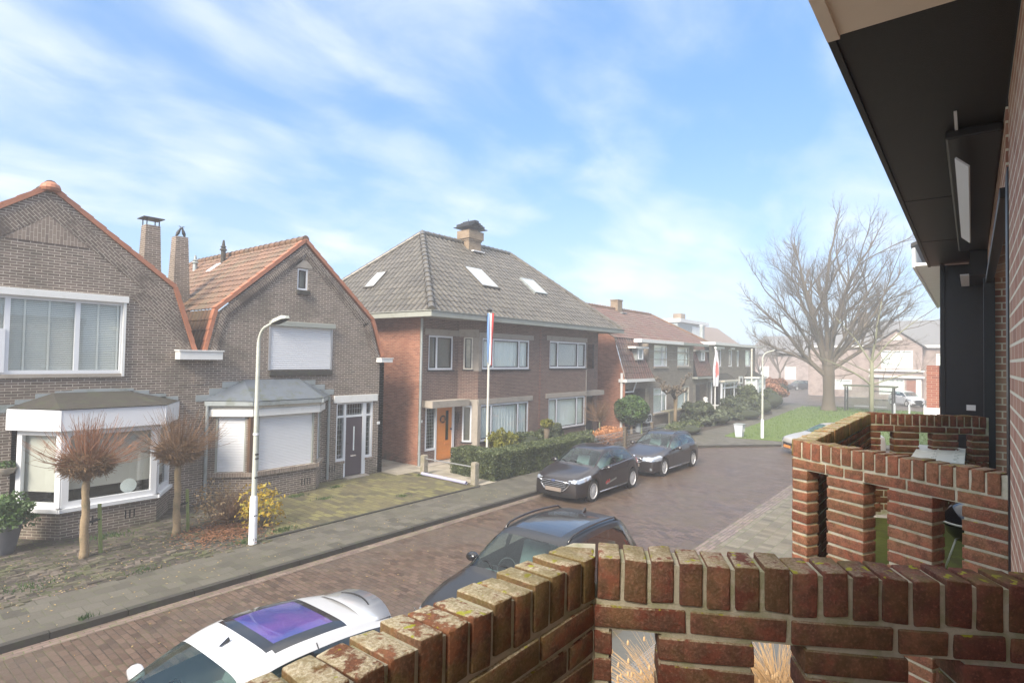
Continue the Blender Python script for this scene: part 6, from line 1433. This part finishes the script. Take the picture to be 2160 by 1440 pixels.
b = MB(); b.lathe([(.10, 0), (.22, .1), (.26, .28), (.24, .32), (.2, .3)], 18, M=Matrix.Translation((26.3, 15.3, 0))); o = tag(b.build('plant_pot', M_white, None, smooth=40), 'white round plant pot at the right corner of the plum brick pair', 'pot')
def twigtree(name, label, c, h0, h, spread, n, seed, m, mt, cat='tree', tr=.04, group=None):
    o = thing(name, label, cat, (c[0], c[1], 0), 0, group); rnd = random.Random(seed); b = MB(); b.tube([(0, 0, -.03), (.02, .01, h0*.6), (0, 0, h0)], [tr, tr*.8, tr*.7], 8); b.build('trunk', mt, o, smooth=True)
    b = MB()
    for k in range(n):
        a = rnd.uniform(0, 2*PI); e = rnd.uniform(.1, 1.2); p = Vector((0, 0, h0*rnd.uniform(.75, 1))); d = Vector((math.cos(a)*math.cos(e), math.sin(a)*math.cos(e), math.sin(e))); path = [p]; 
        for i in range(4): d = (d+Vector((rnd.gauss(0, .25), rnd.gauss(0, .25), rnd.gauss(.1, .2)))).normalized(); p = p+d*spread*rnd.uniform(.2, .3); path.append(p.copy())
        b.tube(path, [.010, .008, .006, .004, .003], 3, cap=False)
    b.build('crown', m, o); return o
twigtree('bare_sapling', 'thin bare sapling with fine twigs at the far corner of the plum brick pair', (25.2, 14.6), 1.3, 2.4, 1.1, 150, 4, M_twig, M_barkg)
shrub('dry_shrub', 'pale orange dry shrub behind the wire fence', 'shrub', (24.0, 13.3, .62), (1.1, .6, .35), 3000, .06, M_lfo, 31, flat=.3)
# wire fence with posts
wf = thing('garden_fence', 'low grey wire mesh fence with curled top and brown posts along the pavement', 'fence', (21.2, 12.5, 0)); b = MB(); rn = random.Random(6)
for i in range(int(7.2/.12)):
    x = i*.12; b.tube([(x, 0, .05), (x, 0, .78+.05*(i % 2))], .006, 4, cap=False); 
    b.tube([(x+.0, 0, .78), (x+.03, 0, .90), (x+.09, 0, .90), (x+.12, 0, .80)], .007, 4, cap=False)
for z in (.15, .3, .45, .6, .75): b.tube([(0, 0, z), (7.2, 0, z)], .006, 4, cap=False)
b.build('wire_mesh', M_steel, wf); b = MB(); b.box(0, 7.2, -.03, .03, 0, .10); b.build('plinth', M_conc, wf)
for x in (2.7, 5.6): b = MB(); b.box(x-.08, x+.08, -.07, .07, 0, 1.02); b.box(x-.10, x+.10, -.09, .09, 1.02, 1.06); b.build('post', M_bark, wf)
# H4 garden
o = shrub('ball_tree', 'round clipped green ball tree in front of the red side wall', 'tree', (29.45, 15.0, 1.35), (.98, .95, .85), 9000, .09, M_lfg, 41, core=.8, stems=False, lump=.08); b = MB(); b.tube([(0, 0, 0), (0, 0, .9)], [.07, .06], 8); b.build('trunk', M_bark2, o)
b = MB(); b.tube([(.25, -.5, 0), (.25, -.5, 1.35)], .05, 6); b.build('stake', M_stake, o)
# espalier plane tree with knobbly pollarded arms
o = thing('pollarded_tree', 'bare pollarded plane tree with flat knobbly crown before the tan house', 'tree', (33.9, 14.3, 0)); b = MB(); b.tube([(0, 0, 0), (0, 0, 1.0), (.03, 0, 1.9)], [.12, .10, .14], 10); b.build('trunk', M_bark2, o, smooth=True)
b = MB(); rn = random.Random(12)
for k in range(9):
    a = rn.uniform(-.5, .5)+(0 if k % 2 else PI); l_ = rn.uniform(1.2, 2.6); path = [Vector((0, 0, 1.8))]; d = Vector((math.cos(a), math.sin(a)*.5, .75)).normalized()
    for i in range(6): path.append(path[-1]+d*l_/6); d = (d+Vector((rn.gauss(0, .22), rn.gauss(0, .15), -.14))).normalized()
    b.tube(path, [.09, .075, .065, .055, .05, .045, .05], 7)
    for p in path[2:]:
        for q in range(3): dd_ = Vector((rn.gauss(0, .5), rn.gauss(0, .5), 1)).normalized(); b.tube([p, p+dd_*rn.uniform(.1, .3)], [.045, .03], 5); b.tube([p+dd_*.2, p+dd_*.26], [.06, .05], 5)
b.build('crown', M_bark, o, smooth=True)
# house number board 59 on a little post
M_num = plain('number_dark', (.02, .02, .02), .5)
sg = thing('house_number_sign', 'white rounded sign reading 59 on a dark post', 'sign', (30.4, 14.6, 0)); b = MB(); b.box(-.28, .28, -.2, .2, 0, .62); b.build('pedestal', M_dark, sg)
b = MB(); b.prism([(-.34, -.22, .64), (.34, -.22, .64), (.34, -.22, 1.0), (.22, -.22, 1.10), (-.22, -.22, 1.10), (-.34, -.22, 1.0)], (0, .03, 0)); b.box(-.36, .36, -.24, .2, .60, .638); bd_ = b.build('board', M_white, sg)
fc = bpy.data.curves.new('digits', 'FONT'); fc.body = '59'; fc.size = .48; fc.align_x = 'CENTER'; fc.extrude = .012; fc.offset = .012
fo = bpy.data.objects.new('tmp', fc); COL.objects.link(fo); bpy.context.view_layer.update()
me = bpy.data.meshes.new_from_object(fo.evaluated_get(bpy.context.evaluated_depsgraph_get())); bpy.data.objects.remove(fo); me.materials.append(M_num)
fo = bpy.data.objects.new('digits', me); COL.objects.link(fo); fo.parent = bd_; fo.rotation_euler = (R(90), 0, 0); fo.location = (0, -.235, .69)
o = thing('garden_figure', 'pale blue grey garden figure beside the number sign', 'figurine', (29.7, 14.7, 0)); b = MB(); b.lathe([(.14, 0), (.17, .2), (.15, .5), (.08, .62), (.10, .74), (.05, .86)], 12, M=Matrix.Translation((0, 0, .1))); b.build('body', plain('blue_ceramic', (.33, .38, .40), .4), o, smooth=50)
bn = thing('garden_bench', 'weathered wooden bench box with high back under the tan house window', 'bench', (34.6, 15.0, 0))
b = MB(); b.box(-.6, .6, -.28, -.22, .0, .95); b.build('back_panel', M_wood, bn); b = MB(); b.box(-.66, 2.2, -.30, .3, .95, 1.0); b.build('top_board', M_wood, bn)
b = MB(); b.box(.62, 2.3, -.25, .2, .42, .48); b.build('seat', M_wood, bn)
for x in (.66, 2.25): b = MB(); b.box(x-.04, x+.04, -.26, -.18, 0, .95); b.build('leg', M_wood, bn)
for k, (x, s_, lb) in enumerate(((35.7, .9, 'small white ornament under the bench'), (36.2, 1.2, 'pinkish white ornament under the bench beside the smaller one'))):
    o = thing('garden_ornament', lb, 'ornament', (x, 14.75, 0)); b = MB(); b.lathe([(.06*s_, 0), (.11*s_, .06), (.09*s_, .16), (.05*s_, .2), (.07*s_, .26), (.03*s_, .31)], 10); b.build('body', M_white, o, smooth=50)
o = thing('garden_statue', 'small white statue in the dark porch above the shrubs', 'statue', (41.6, 15.25, 0)); b = MB(); b.lathe([(.2, 0), (.2, .9), (.12, .95)], 10); b.build('plinth', M_conc, o); b = MB(); b.lathe([(.18, .96), (.22, 1.1), (.15, 1.3), (.18, 1.4), (.12, 1.52)], 10); b.lathe([(.10, 1.2), (.14, 1.3), (.06, 1.42)], 8, M=Matrix.Translation((.22, 0, -.1))); b.build('figure', M_white, o, smooth=40)
for a in (('green shrub with glossy leaves right of the pollarded tree', (36.9, 14.1, .70), (1.5, 1.0, .78), 6500, .13, M_lf1, 51), ('pale variegated shrub at the pavement edge', (37.9, 13.3, .42), (1.8, .7, .5), 4500, .14, M_lf2, 52),
          ('low green ground shrub near the fence end', (31.8, 13.2, .25), (2.6, .7, .32), 4500, .10, M_hedge, 53), ('dark evergreen bush in front of the first white bay', (44.4, 14.2, .65), (1.7, .9, .75), 6000, .14, M_lf1, 54),
          ('tall dark bush beside the front door of the flat roofed house', (48.4, 14.5, .95), (1.5, 1.0, 1.1), 7000, .15, M_hedge, 55), ('grey green low bush by the footpath bend', (43.3, 13.3, .35), (3.0, .6, .5), 5000, .13, M_lf1, 56),
          ('loose bush between the pale pole and footpath', (48.6, 13.6, .5), (2.2, .7, .65), 5000, .14, M_lf1, 57), ('bushy hedge clump past the pale pole', (54.6, 14.6, .75), (3.0, 1.0, .9), 8000, .16, M_hedge, 58)):
    shrub('garden_shrub', a[0], 'shrub', *a[1:], core=.78, lump=.28)
shrub('beech_hedge', 'rusty orange hedge at the far end of the pavement', 'hedge', (59.6, 15.6, 1.5), (3.4, 1.6, 1.1), 9000, .17, M_lfb if False else leafm('rust_leaf', (.42, .20, .12), (.55, .30, .20)), 59, core=.75)
# ------------------------------------------------------------------ H1 garden
def mophead(label, x, y, hb, seed):
    o = thing('pollarded_tree', label, 'tree', (x, y, 0), 0, 'mop headed small trees with green stakes'); rnd = random.Random(seed)
    b = MB(); n_ = 14; b.tube([(.0+.012*math.sin(i*.9), .01*math.cos(i*.7), -.03+hb*i/n_) for i in range(n_+1)], [.085-.02*i/n_+.006*math.sin(i*2.1) for i in range(n_+1)], 12); b.build('trunk', M_bark2, o, smooth=True)
    cz = hb+.30; b = MB()
    for k in range(2400):   # dense knotted head
        d = Vector((rnd.gauss(0, 1), rnd.gauss(0, 1), rnd.gauss(0, .8))).normalized(); k0 = rnd.uniform(.5, 1)**.6
        p = Vector((d.x*.46*k0, d.y*.46*k0, cz+d.z*.27*k0)); q = p+(d*.5+Vector((rnd.gauss(0, .6), rnd.gauss(0, .6), rnd.gauss(0, .4))))*.11; b.tube([p, (p+q)/2+Vector((rnd.gauss(0, .015), rnd.gauss(0, .015), rnd.gauss(0, .015))), q], [.0065, .005, .003], 3, cap=False)
    for k in range(60): d = Vector((rnd.gauss(0, 1), rnd.gauss(0, 1), rnd.gauss(0, .7))).normalized(); b.tube([(0, 0, hb-.08), (d.x*.2, d.y*.2, cz-.08+d.z*.1), (d.x*.42, d.y*.42, cz+d.z*.22)], [.03, .018, .008], 5, cap=False)
    b.build('crown', M_twigd, o); b = MB()
    for k in range(300):
        a = rnd.uniform(0, 2*PI); e = rnd.uniform(-.05, 1.5)**1.0; e = min(e, 1.5)
        d = Vector((math.cos(a)*math.cos(e), math.sin(a)*math.cos(e), math.sin(e)*.9)); p = Vector((d.x*.38, d.y*.38, cz+d.z*.2)); L_ = rnd.uniform(.35, .95); path = [p]; dd = d.copy()
        for i in range(4): dd = (dd+Vector((rnd.gauss(0, .06), rnd.gauss(0, .06), .13+rnd.gauss(0, .05)))).normalized(); path.append(path[-1]+dd*L_/4)
        b.tube(path, [.0055, .0045, .0038, .003, .002], 3, cap=False)
        if rnd.random() < .7:
            p2 = path[2]; d2 = (dd+Vector((rnd.gauss(0, .5), rnd.gauss(0, .5), rnd.gauss(0, .3)))).normalized(); b.tube([p2, p2+d2*L_*.3], [.004, .003], 3, cap=False)
    b.build('shoots', M_twig2 if seed == 1 else M_twig, o); return o
mophead('mop headed bare tree with reddish shoots standing left in front of the white bay', 3.64, 13.95, 1.58, 1)
mophead('mop headed bare tree with brown shoots standing right of the white bay corner', 5.45, 14.2, 1.60, 2)
for (x, y, h, lb, tx) in ((3.93, 14.02, 1.02, 'green mossy stake tied to the left mop headed tree', 3.64), (5.72, 14.28, .98, 'green mossy stake tied to the right mop headed tree', 5.45)):
    o = thing('tree_stake', lb, 'stake', (x, y, 0), 0, 'green stakes'); b = MB(); b.tube([(.02, 0, -.03), (-.03, 0, h)], [.036, .034], 10); b.build('stake', M_stake, o, smooth=50)
    b = MB(); b.tube([(-.02, -.04, h-.3), ((tx-x)*.5, -.06, h-.33), (tx-x-.07, -.08, h-.34), (tx-x-.07, .06, h-.34), ((tx-x)*.5, .04, h-.33), (-.02, .04, h-.3)], .014, 5); b.build('tie_strap', M_rimd, o)
o = thing('plant_pot', 'large grey tapered planter with bright green bush at the left edge', 'planter', (2.62, 15.45, 0)); b = MB(); b.lathe([(.20, 0), (.24, .1), (.33, .55), (.36, .62), (.32, .60)], 24); b.build('pot', plain('grey_pot', (.15, .15, .165), .6), o, smooth=40); b = MB(); leaves(b, random.Random(5), ell(0, 0, .82, .50, .48, .30, .4, 3, .3), 3800, .055); b.build('plant', M_lfg, o)
ys = shrub('yellow_shrub', 'small shrub with bright yellow leaves at the foot of the near street lamp', 'shrub', (6.95, 13.35, .52), (.52, .42, .48), 750, .06, M_lfy, 61, lump=.4, inner=.35)
shrub('brown_shrub', 'brown dry hydrangea shrub between the drainpipe and yellow shrub', 'shrub', (6.35, 14.25, .6), (.62, .55, .5), 500, .05, leafm('dry_leaf', (.28, .20, .11), (.40, .28, .15)), 62, inner=.3)
twigtree('dry_shrub', 'thicket of thin dry stems beside the brick bay', (6.6, 14.0), .15, 1.0, .75, 240, 63, M_twig, M_twig, 'shrub', .03)
b = MB(); rn = random.Random(17)
for _ in range(1500):
    x, y = 6.25+rn.gauss(0, .45), 13.55+rn.gauss(0, .45); a = rn.uniform(0, PI); s_ = rn.uniform(.02, .045); z = .012+rn.uniform(0, .05)
    b.add([(x-s_*math.cos(a), y-s_*math.sin(a), z), (x+s_*.5*math.sin(a), y-s_*.5*math.cos(a), z+.015), (x+s_*math.cos(a), y+s_*math.sin(a), z+.004), (x-s_*.5*math.sin(a), y+s_*.5*math.cos(a), z+.01)], [(0, 1, 2, 3)], 0, rn.random())
tag(b.build('leaf_litter', M_lfb), 'brown fallen leaves heaped on the soil near the yellow shrub', 'leaves', kind='stuff')
b = MB()
for _ in range(900):
    r_ = rn.random()
    if r_ < .45: x, y = rn.uniform(2, 8), rn.uniform(12.1, 14.5); z = .010
    elif r_ < .7: x, y = rn.uniform(2, 14), rn.uniform(10.8, 12.4); z = .006
    elif r_ < .88: x, y = rn.uniform(2, 13), rn.uniform(6, 10.3); z = RZ+.006
    else: x, y = 13.8+rn.gauss(0, .06), rn.uniform(12.9, 15); z = .012
    a = rn.uniform(0, PI); s_ = rn.uniform(.012, .03)
    b.add([(x-s_*math.cos(a), y-s_*math.sin(a), z), (x+s_*.5*math.sin(a), y-s_*.5*math.cos(a), z+.006), (x+s_*math.cos(a), y+s_*math.sin(a), z+.004), (x-s_*.5*math.sin(a), y+s_*.5*math.cos(a), z+.005)], [(0, 1, 2, 3)], 0, rn.random())
tag(b.build('scattered_leaves', leafm('litter_leaf', (.45, .30, .10), (.50, .42, .25), .8)), 'scattered pale fallen leaves on the paving and road', 'leaves', kind='stuff')
b = MB()
for (cx, cy, sr, n_) in ((13.75, 15.0, .22, 260), (9.55, 14.6, .2, 120), (11.3, 13.2, .18, 110), (7.2, 12.7, .3, 220), (6.2, 12.5, .25, 150), (4.2, 12.3, .25, 80), (2.6, 12.9, .45, 160), (10.6, 15.6, .2, 120), (2.9, 10.80, .12, 50), (9.2, 15.45, .25, 160), (4.4, 15.1, .4, 220)):
    for _ in range(n_):
        x, y = cx+rn.gauss(0, sr*.6), cy+rn.gauss(0, sr*.35); a = rn.uniform(0, 2*PI); h = rn.uniform(.02, .09); l_ = rn.uniform(.0, .06)
        b.add([(x-.008, y, .005), (x+.008, y, .005), (x+l_*math.cos(a), y+l_*math.sin(a), h)], [(0, 1, 2)], 0, rn.random())
tag(b.build('weeds', M_lfg), 'small green weeds and tufts sprouting between paving and cobbles', 'weeds', kind='stuff')
# ------------------------------------------------------------------ bin, shelter
bn = thing('litter_bin', 'pale blue grey litter bin at the tip of the grass', 'bin', (32.5, 10.0, 0.03)); b = MB()
b.add([(-.17, -.17, 0), (.17, -.17, 0), (.17, .17, 0), (-.17, .17, 0), (-.24, -.24, .68), (.24, -.24, .68), (.24, .24, .68), (-.24, .24, .68)], [(0, 3, 2, 1), (0, 1, 5, 4), (1, 2, 6, 5), (2, 3, 7, 6), (3, 0, 4, 7), (4, 5, 6, 7)])
b.build('body', plain('bin_blue', (.50, .54, .60), .5), bn, bevel=.015); b = MB(); b.box(-.26, .26, -.26, .26, .68, .72); b.build('rim', M_zinc, bn); b = MB(); b.box(-.17, .17, -.243, -.235, .3, .45); b.build('label_plate', M_white, bn)
bs = thing('bus_shelter', 'glass bus shelter with mossy dark roof behind the big bare tree', 'bus shelter', (57.2, 6.9, 0))
b = MB()
for (x, y) in ((-.05, 1.75), (-.05, -.1), (-.05, -1.75), (1.3, 1.75), (1.3, -1.75)): b.box(x-.05, x+.05, y-.05, y+.05, 0, 2.2)
b.build('post', M_dark, bs); b = MB(); b.box(-.3, 1.6, -2.0, 1.9, 2.2, 2.32); b.build('roof', plain('mossy_roof', (.10, .11, .07), .8, var=.4), bs)
b = MB(); b.box(1.28, 1.31, -1.68, 1.68, .2, 2.1); b.box(.05, 1.2, 1.74, 1.76, .2, 2.1); b.build('glass_panel', M_glass, bs); b = MB(); b.box(.9, 1.25, -1.2, 1.2, .45, .5); b.build('seat', M_steel, bs)
b = MB(); b.box(-.08, -.02, -1.7, -.15, 0, 1.95); 
b = MB()
for q in ((-1.75, -1.65), (-.15, -.05)): b.box(-.04, .04, q[0], q[1], 0, 1.9)
b.box(-.039, .039, -1.65, -.15, 1.82, 1.9); b.build('poster_frame', M_dark, bs)
b = MB()
for i in range(5):
    pth = [(57.0+i*1.1, 4.0, .03), (57.0+i*1.1, 4.0, .8), (57.2+i*1.1, 4.0, .92), (57.7+i*1.1, 4.0, .92), (57.9+i*1.1, 4.0, .8), (57.9+i*1.1, 4.0, .03)]
    o = MB(); o.tube([(x-57-i*1.1, 0, z) for x, y, z in pth], .03, 6); o = o.build('cycle_stand', M_lampb, None, loc=(56.3, 5.0-i*1.0, 0)); tag(o, 'low white tube stand beside the bus shelter', 'cycle stand', 'white cycle stands by the shelter')
# ------------------------------------------------------------------ bare trees
def limb(b, bt, p, d, L_, r_, depth, rnd, up_=.10, S=None):
    """grow one limb; thick pieces go to bt (trunk mesh), the rest to b"""
    n_ = 5 if depth < 3 else 3; path = [p.copy()]; rad = [r_]; dirs = [d.copy()]
    for i in range(n_):
        d = (d+Vector((rnd.gauss(0, .10), rnd.gauss(0, .10), rnd.gauss(0, .06)+up_*(.6 if depth < 2 else 1)))).normalized(); p = p+d*L_/n_; path.append(p.copy()); rad.append(r_*(1-.62*(i+1)/n_)); dirs.append(d.copy())
    (bt if depth == 0 else b).tube(path, rad, 8 if depth < 2 else (5 if depth == 2 else 3), cap=False)
    if depth >= S['depth']: return
    nc = S['nc'][depth]
    for k in range(nc):
        t_ = rnd.uniform(.22, 1.0) if k else 1.0; i = min(n_-1, int(t_*n_)); f = t_*n_-i; q = path[i].lerp(path[min(n_, i+1)], f); dr_ = dirs[min(n_, i+1)]
        ax = dr_.orthogonal().normalized(); ax.rotate(Matrix.Rotation(rnd.uniform(0, 2*PI), 3, dr_)); nd = dr_.copy(); nd.rotate(Matrix.Rotation(rnd.uniform(*S['ang']) if k else rnd.uniform(.05, .3), 3, ax))
        limb(b, bt, q, nd, L_*rnd.uniform(*S['lr'])*(1.05-.35*t_ if k else .8), rad[min(n_, i+1)]*rnd.uniform(.55, .8)+.001 if k else rad[-1], depth+1, rnd, up_, S)
bt = thing('bare_tree', 'huge bare tree with fanning limbs on the grass verge', 'tree', (56.5, 9.8, 0)); tb, cb = MB(), MB(); rnd = random.Random(20)
tb.tube([(0, 0, -.1), (0, 0, .15), (0, 0, .6), (.02, 0, 1.6), (0, 0, 2.8), (0, .05, 4.2), (0, .1, 5.2)], [.76, .64, .52, .45, .48, .48, .36], 16)
Rt = Vector((rt.x, rt.y, 0)).normalized(); Dp = Vector((fwd.x, fwd.y, 0)).normalized()
S0 = dict(depth=5, nc=(8, 7, 5, 4, 3), ang=(.28, .70), lr=(.42, .62))
for k, (sx_, dz, L_, r_, h0) in enumerate(((-1.0, .85, 7.6, .21, 3.0), (-.62, 1.15, 8.6, .22, 3.6), (-.28, 1.5, 9.6, .22, 4.2), (.05, 1.7, 10.2, .24, 4.6), (.30, 1.5, 9.8, .22, 4.3), (.62, 1.1, 8.8, .21, 3.9), (1.05, .72, 8.0, .19, 3.6), (-.85, 1.0, 8.0, .15, 3.9), (-.45, 1.4, 8.8, .15, 4.3), (.45, 1.3, 9.0, .15, 4.4), (.85, .95, 8.2, .14, 4.2), (-.8, .7, 5.5, .16, 3.2), (.9, .5, 6.0, .16, 4.4), (-.1, .9, 6.5, .2, 3.9), (.2, .8, 6.5, .2, 3.6))):
    dep = rnd.uniform(-.7, .7); d = (Rt*sx_+Dp*dep+Vector((0, 0, dz))).normalized(); limb(cb, tb, Vector((0, 0, h0))+Rt*sx_*.22, d, L_*.92, r_, 0, rnd, .05, S0)
tb.build('trunk', M_bark, bt, smooth=True); cb.build('crown', M_bark, bt, smooth=True)
t2 = thing('bare_tree', 'slender bare young tree with greenish trunk beside the bus shelter', 'tree', (54.5, 6.35, 0)); tb, cb = MB(), MB(); rnd = random.Random(33)
tb.tube([(0, 0, -.05), (.03, 0, 1.2), (0, 0, 2.6), (.05, .0, 4.6)], [.19, .16, .17, .12], 10)
S1 = dict(depth=3, nc=(6, 4, 4), ang=(.5, 1.0), lr=(.45, .65))
for k, (sx_, dz, L_, r_, h0) in enumerate(((-1.0, .75, 4.6, .09, 2.4), (-.5, 1.1, 4.6, .08, 4.2), (.1, 1.5, 4.8, .10, 4.5), (.6, .9, 4.8, .08, 4.3), (1.1, .35, 4.6, .06, 2.5), (1.0, .7, 4.0, .06, 3.6), (-1.0, .3, 3.6, .05, 3.4))):
    dep = rnd.uniform(-.7, .7); d = (Rt*sx_+Dp*dep+Vector((0, 0, dz))).normalized(); limb(cb, tb, Vector((0, 0, h0)), d, L_, r_, 0, rnd, .02, S1)
tb.build('trunk', M_barkg, t2, smooth=True); cb.build('crown', M_bark, t2, smooth=True)
for k, (x, y, h, sd_) in enumerate(((88, 21.5, 9, 40), (98, 27, 8, 41))):
    o = thing('bare_tree', ('faint bare tree in the mist beyond the rusty hedge', 'faintest bare tree far down the misty street')[k], 'tree', (x, y, 0)); tb, cb = MB(), MB(); rnd = random.Random(sd_); tb.tube([(0, 0, 0), (0, 0, h*.3)], [.2, .14], 8)
    for q in range(7): a = rnd.uniform(0, 2*PI); limb(cb, tb, Vector((0, 0, h*.28)), Vector((math.cos(a)*.6, math.sin(a)*.6, 1)).normalized(), h*.55, .09, 0, rnd, .03, dict(depth=3, nc=(5, 4, 3), ang=(.3, .7), lr=(.45, .6)))
    tb.build('trunk', M_bark, o); cb.build('crown', M_bark, o)
# below the near balcony: ornamental grass, doormat grid
b = MB(); rk = random.Random(44)
for _ in range(620):
    x, y = rk.uniform(.5, 6.6), rk.uniform(12.15, 14.6)
    if rk.random() < .55 and not (mnoise.noise(Vector((x*.9, y*1.3, 0))) > .02): continue
    M_ = Matrix.Translation((x, y, -.02))@Matrix.Rotation(rk.gauss(0, .12)+(PI/2 if rk.random() < .2 else 0), 4, 'Z'); w_, d_ = rk.uniform(.07, .13), rk.uniform(.04, .07)
    h_ = rk.uniform(.028, .05); q_ = .8
    b.add([(-w_, -d_, 0), (w_, -d_, 0), (w_, d_, 0), (-w_, d_, 0), (-w_*q_, -d_*q_, h_), (w_*q_, -d_*q_, h_+rk.uniform(-.008, .008)), (w_*q_, d_*q_, h_), (-w_*q_, d_*q_, h_)], [(4, 5, 6, 7), (0, 1, 5, 4), (1, 2, 6, 5), (2, 3, 7, 6), (3, 0, 4, 7)], 0, rk.random(), M_)
tag(b.build('loose_cobbles', tiles('cobble_stone', (.035, .028, .022), (.14, .115, .095), (.07, .09, .02), .6, .85)), 'uneven loose cobbles bedded in the dark soil of the left front garden', 'cobbles', kind='stuff')
og = thing('ornamental_grass', 'straw coloured ornamental grass clump seen through the balcony slots', 'grass plant', (6.2, 2.55, 0)); b = MB(); rnd = random.Random(77)
for _ in range(900):
    a = rnd.uniform(0, 2*PI); e = rnd.uniform(.2, .9); L_ = rnd.uniform(.5, 1.25); d = Vector((math.cos(a)*e, math.sin(a)*e, 1)).normalized(); p = Vector((rnd.gauss(0, .06), rnd.gauss(0, .06), -.03)); path = [p]
    for i in range(5): path.append(path[-1]+d*L_/5); d = (d+Vector((math.cos(a)*.10, math.sin(a)*.10, -.13))).normalized()
    b.tube(path, [.004, .004, .0035, .003, .002, .001], 3, cap=False)
    if rnd.random() < .12: q = path[-1]; b.lathe([(.002, -.03), (.014, -.01), (.012, .02), (.002, .04)], 6, M=Matrix.Translation(q))
b.build('blades', plain('straw', (.52, .34, .17), .8, 0, .25, 6), og)
og2 = copy_tree(og); og2.location = (7.3, 1.75, 0); og2.rotation_euler.z = 1.3; tag(og2, 'second straw coloured grass clump beside the neighbouring brick corner')
gm = thing('metal_grating', 'galvanised metal grating lying in the front garden below', 'grating', (7.8, 3.5, -.03)); b = MB()
for i in range(90): b.box(-2.4+i*.055, -2.394+i*.055, -.16, .16, .02, .045)
for i in range(7): b.box(-2.4, 2.5, -.16+i*.052, -.154+i*.052, .022, .043)
b.build('bars', M_steel, gm)
# ------------------------------------------------------------------ mist
hz = MB(); hz.box(-30, 150, -45, 60, -1.2, 18.6); hz = hz.build('haze', None) if False else hz
m, t = new_mat('haze'); v = t.N('ShaderNodeVolumePrincipled', None, Color=(.88, .90, .94), Density=HAZE, Anisotropy=.2); t.N('ShaderNodeOutputMaterial', None, Volume=v.outputs[0])
hzo = hz.build('haze', m); tag(hzo, kind='stuff'); hzo['label'] = 'pale mist filling the street'; hzo['category'] = 'haze'
scn.cycles.volume_step_rate = 4; scn.cycles.volume_bounces = 1 if hasattr(scn.cycles, 'volume_bounces') else 0
scn.cycles.max_bounces = 6; scn.cycles.transparent_max_bounces = 16
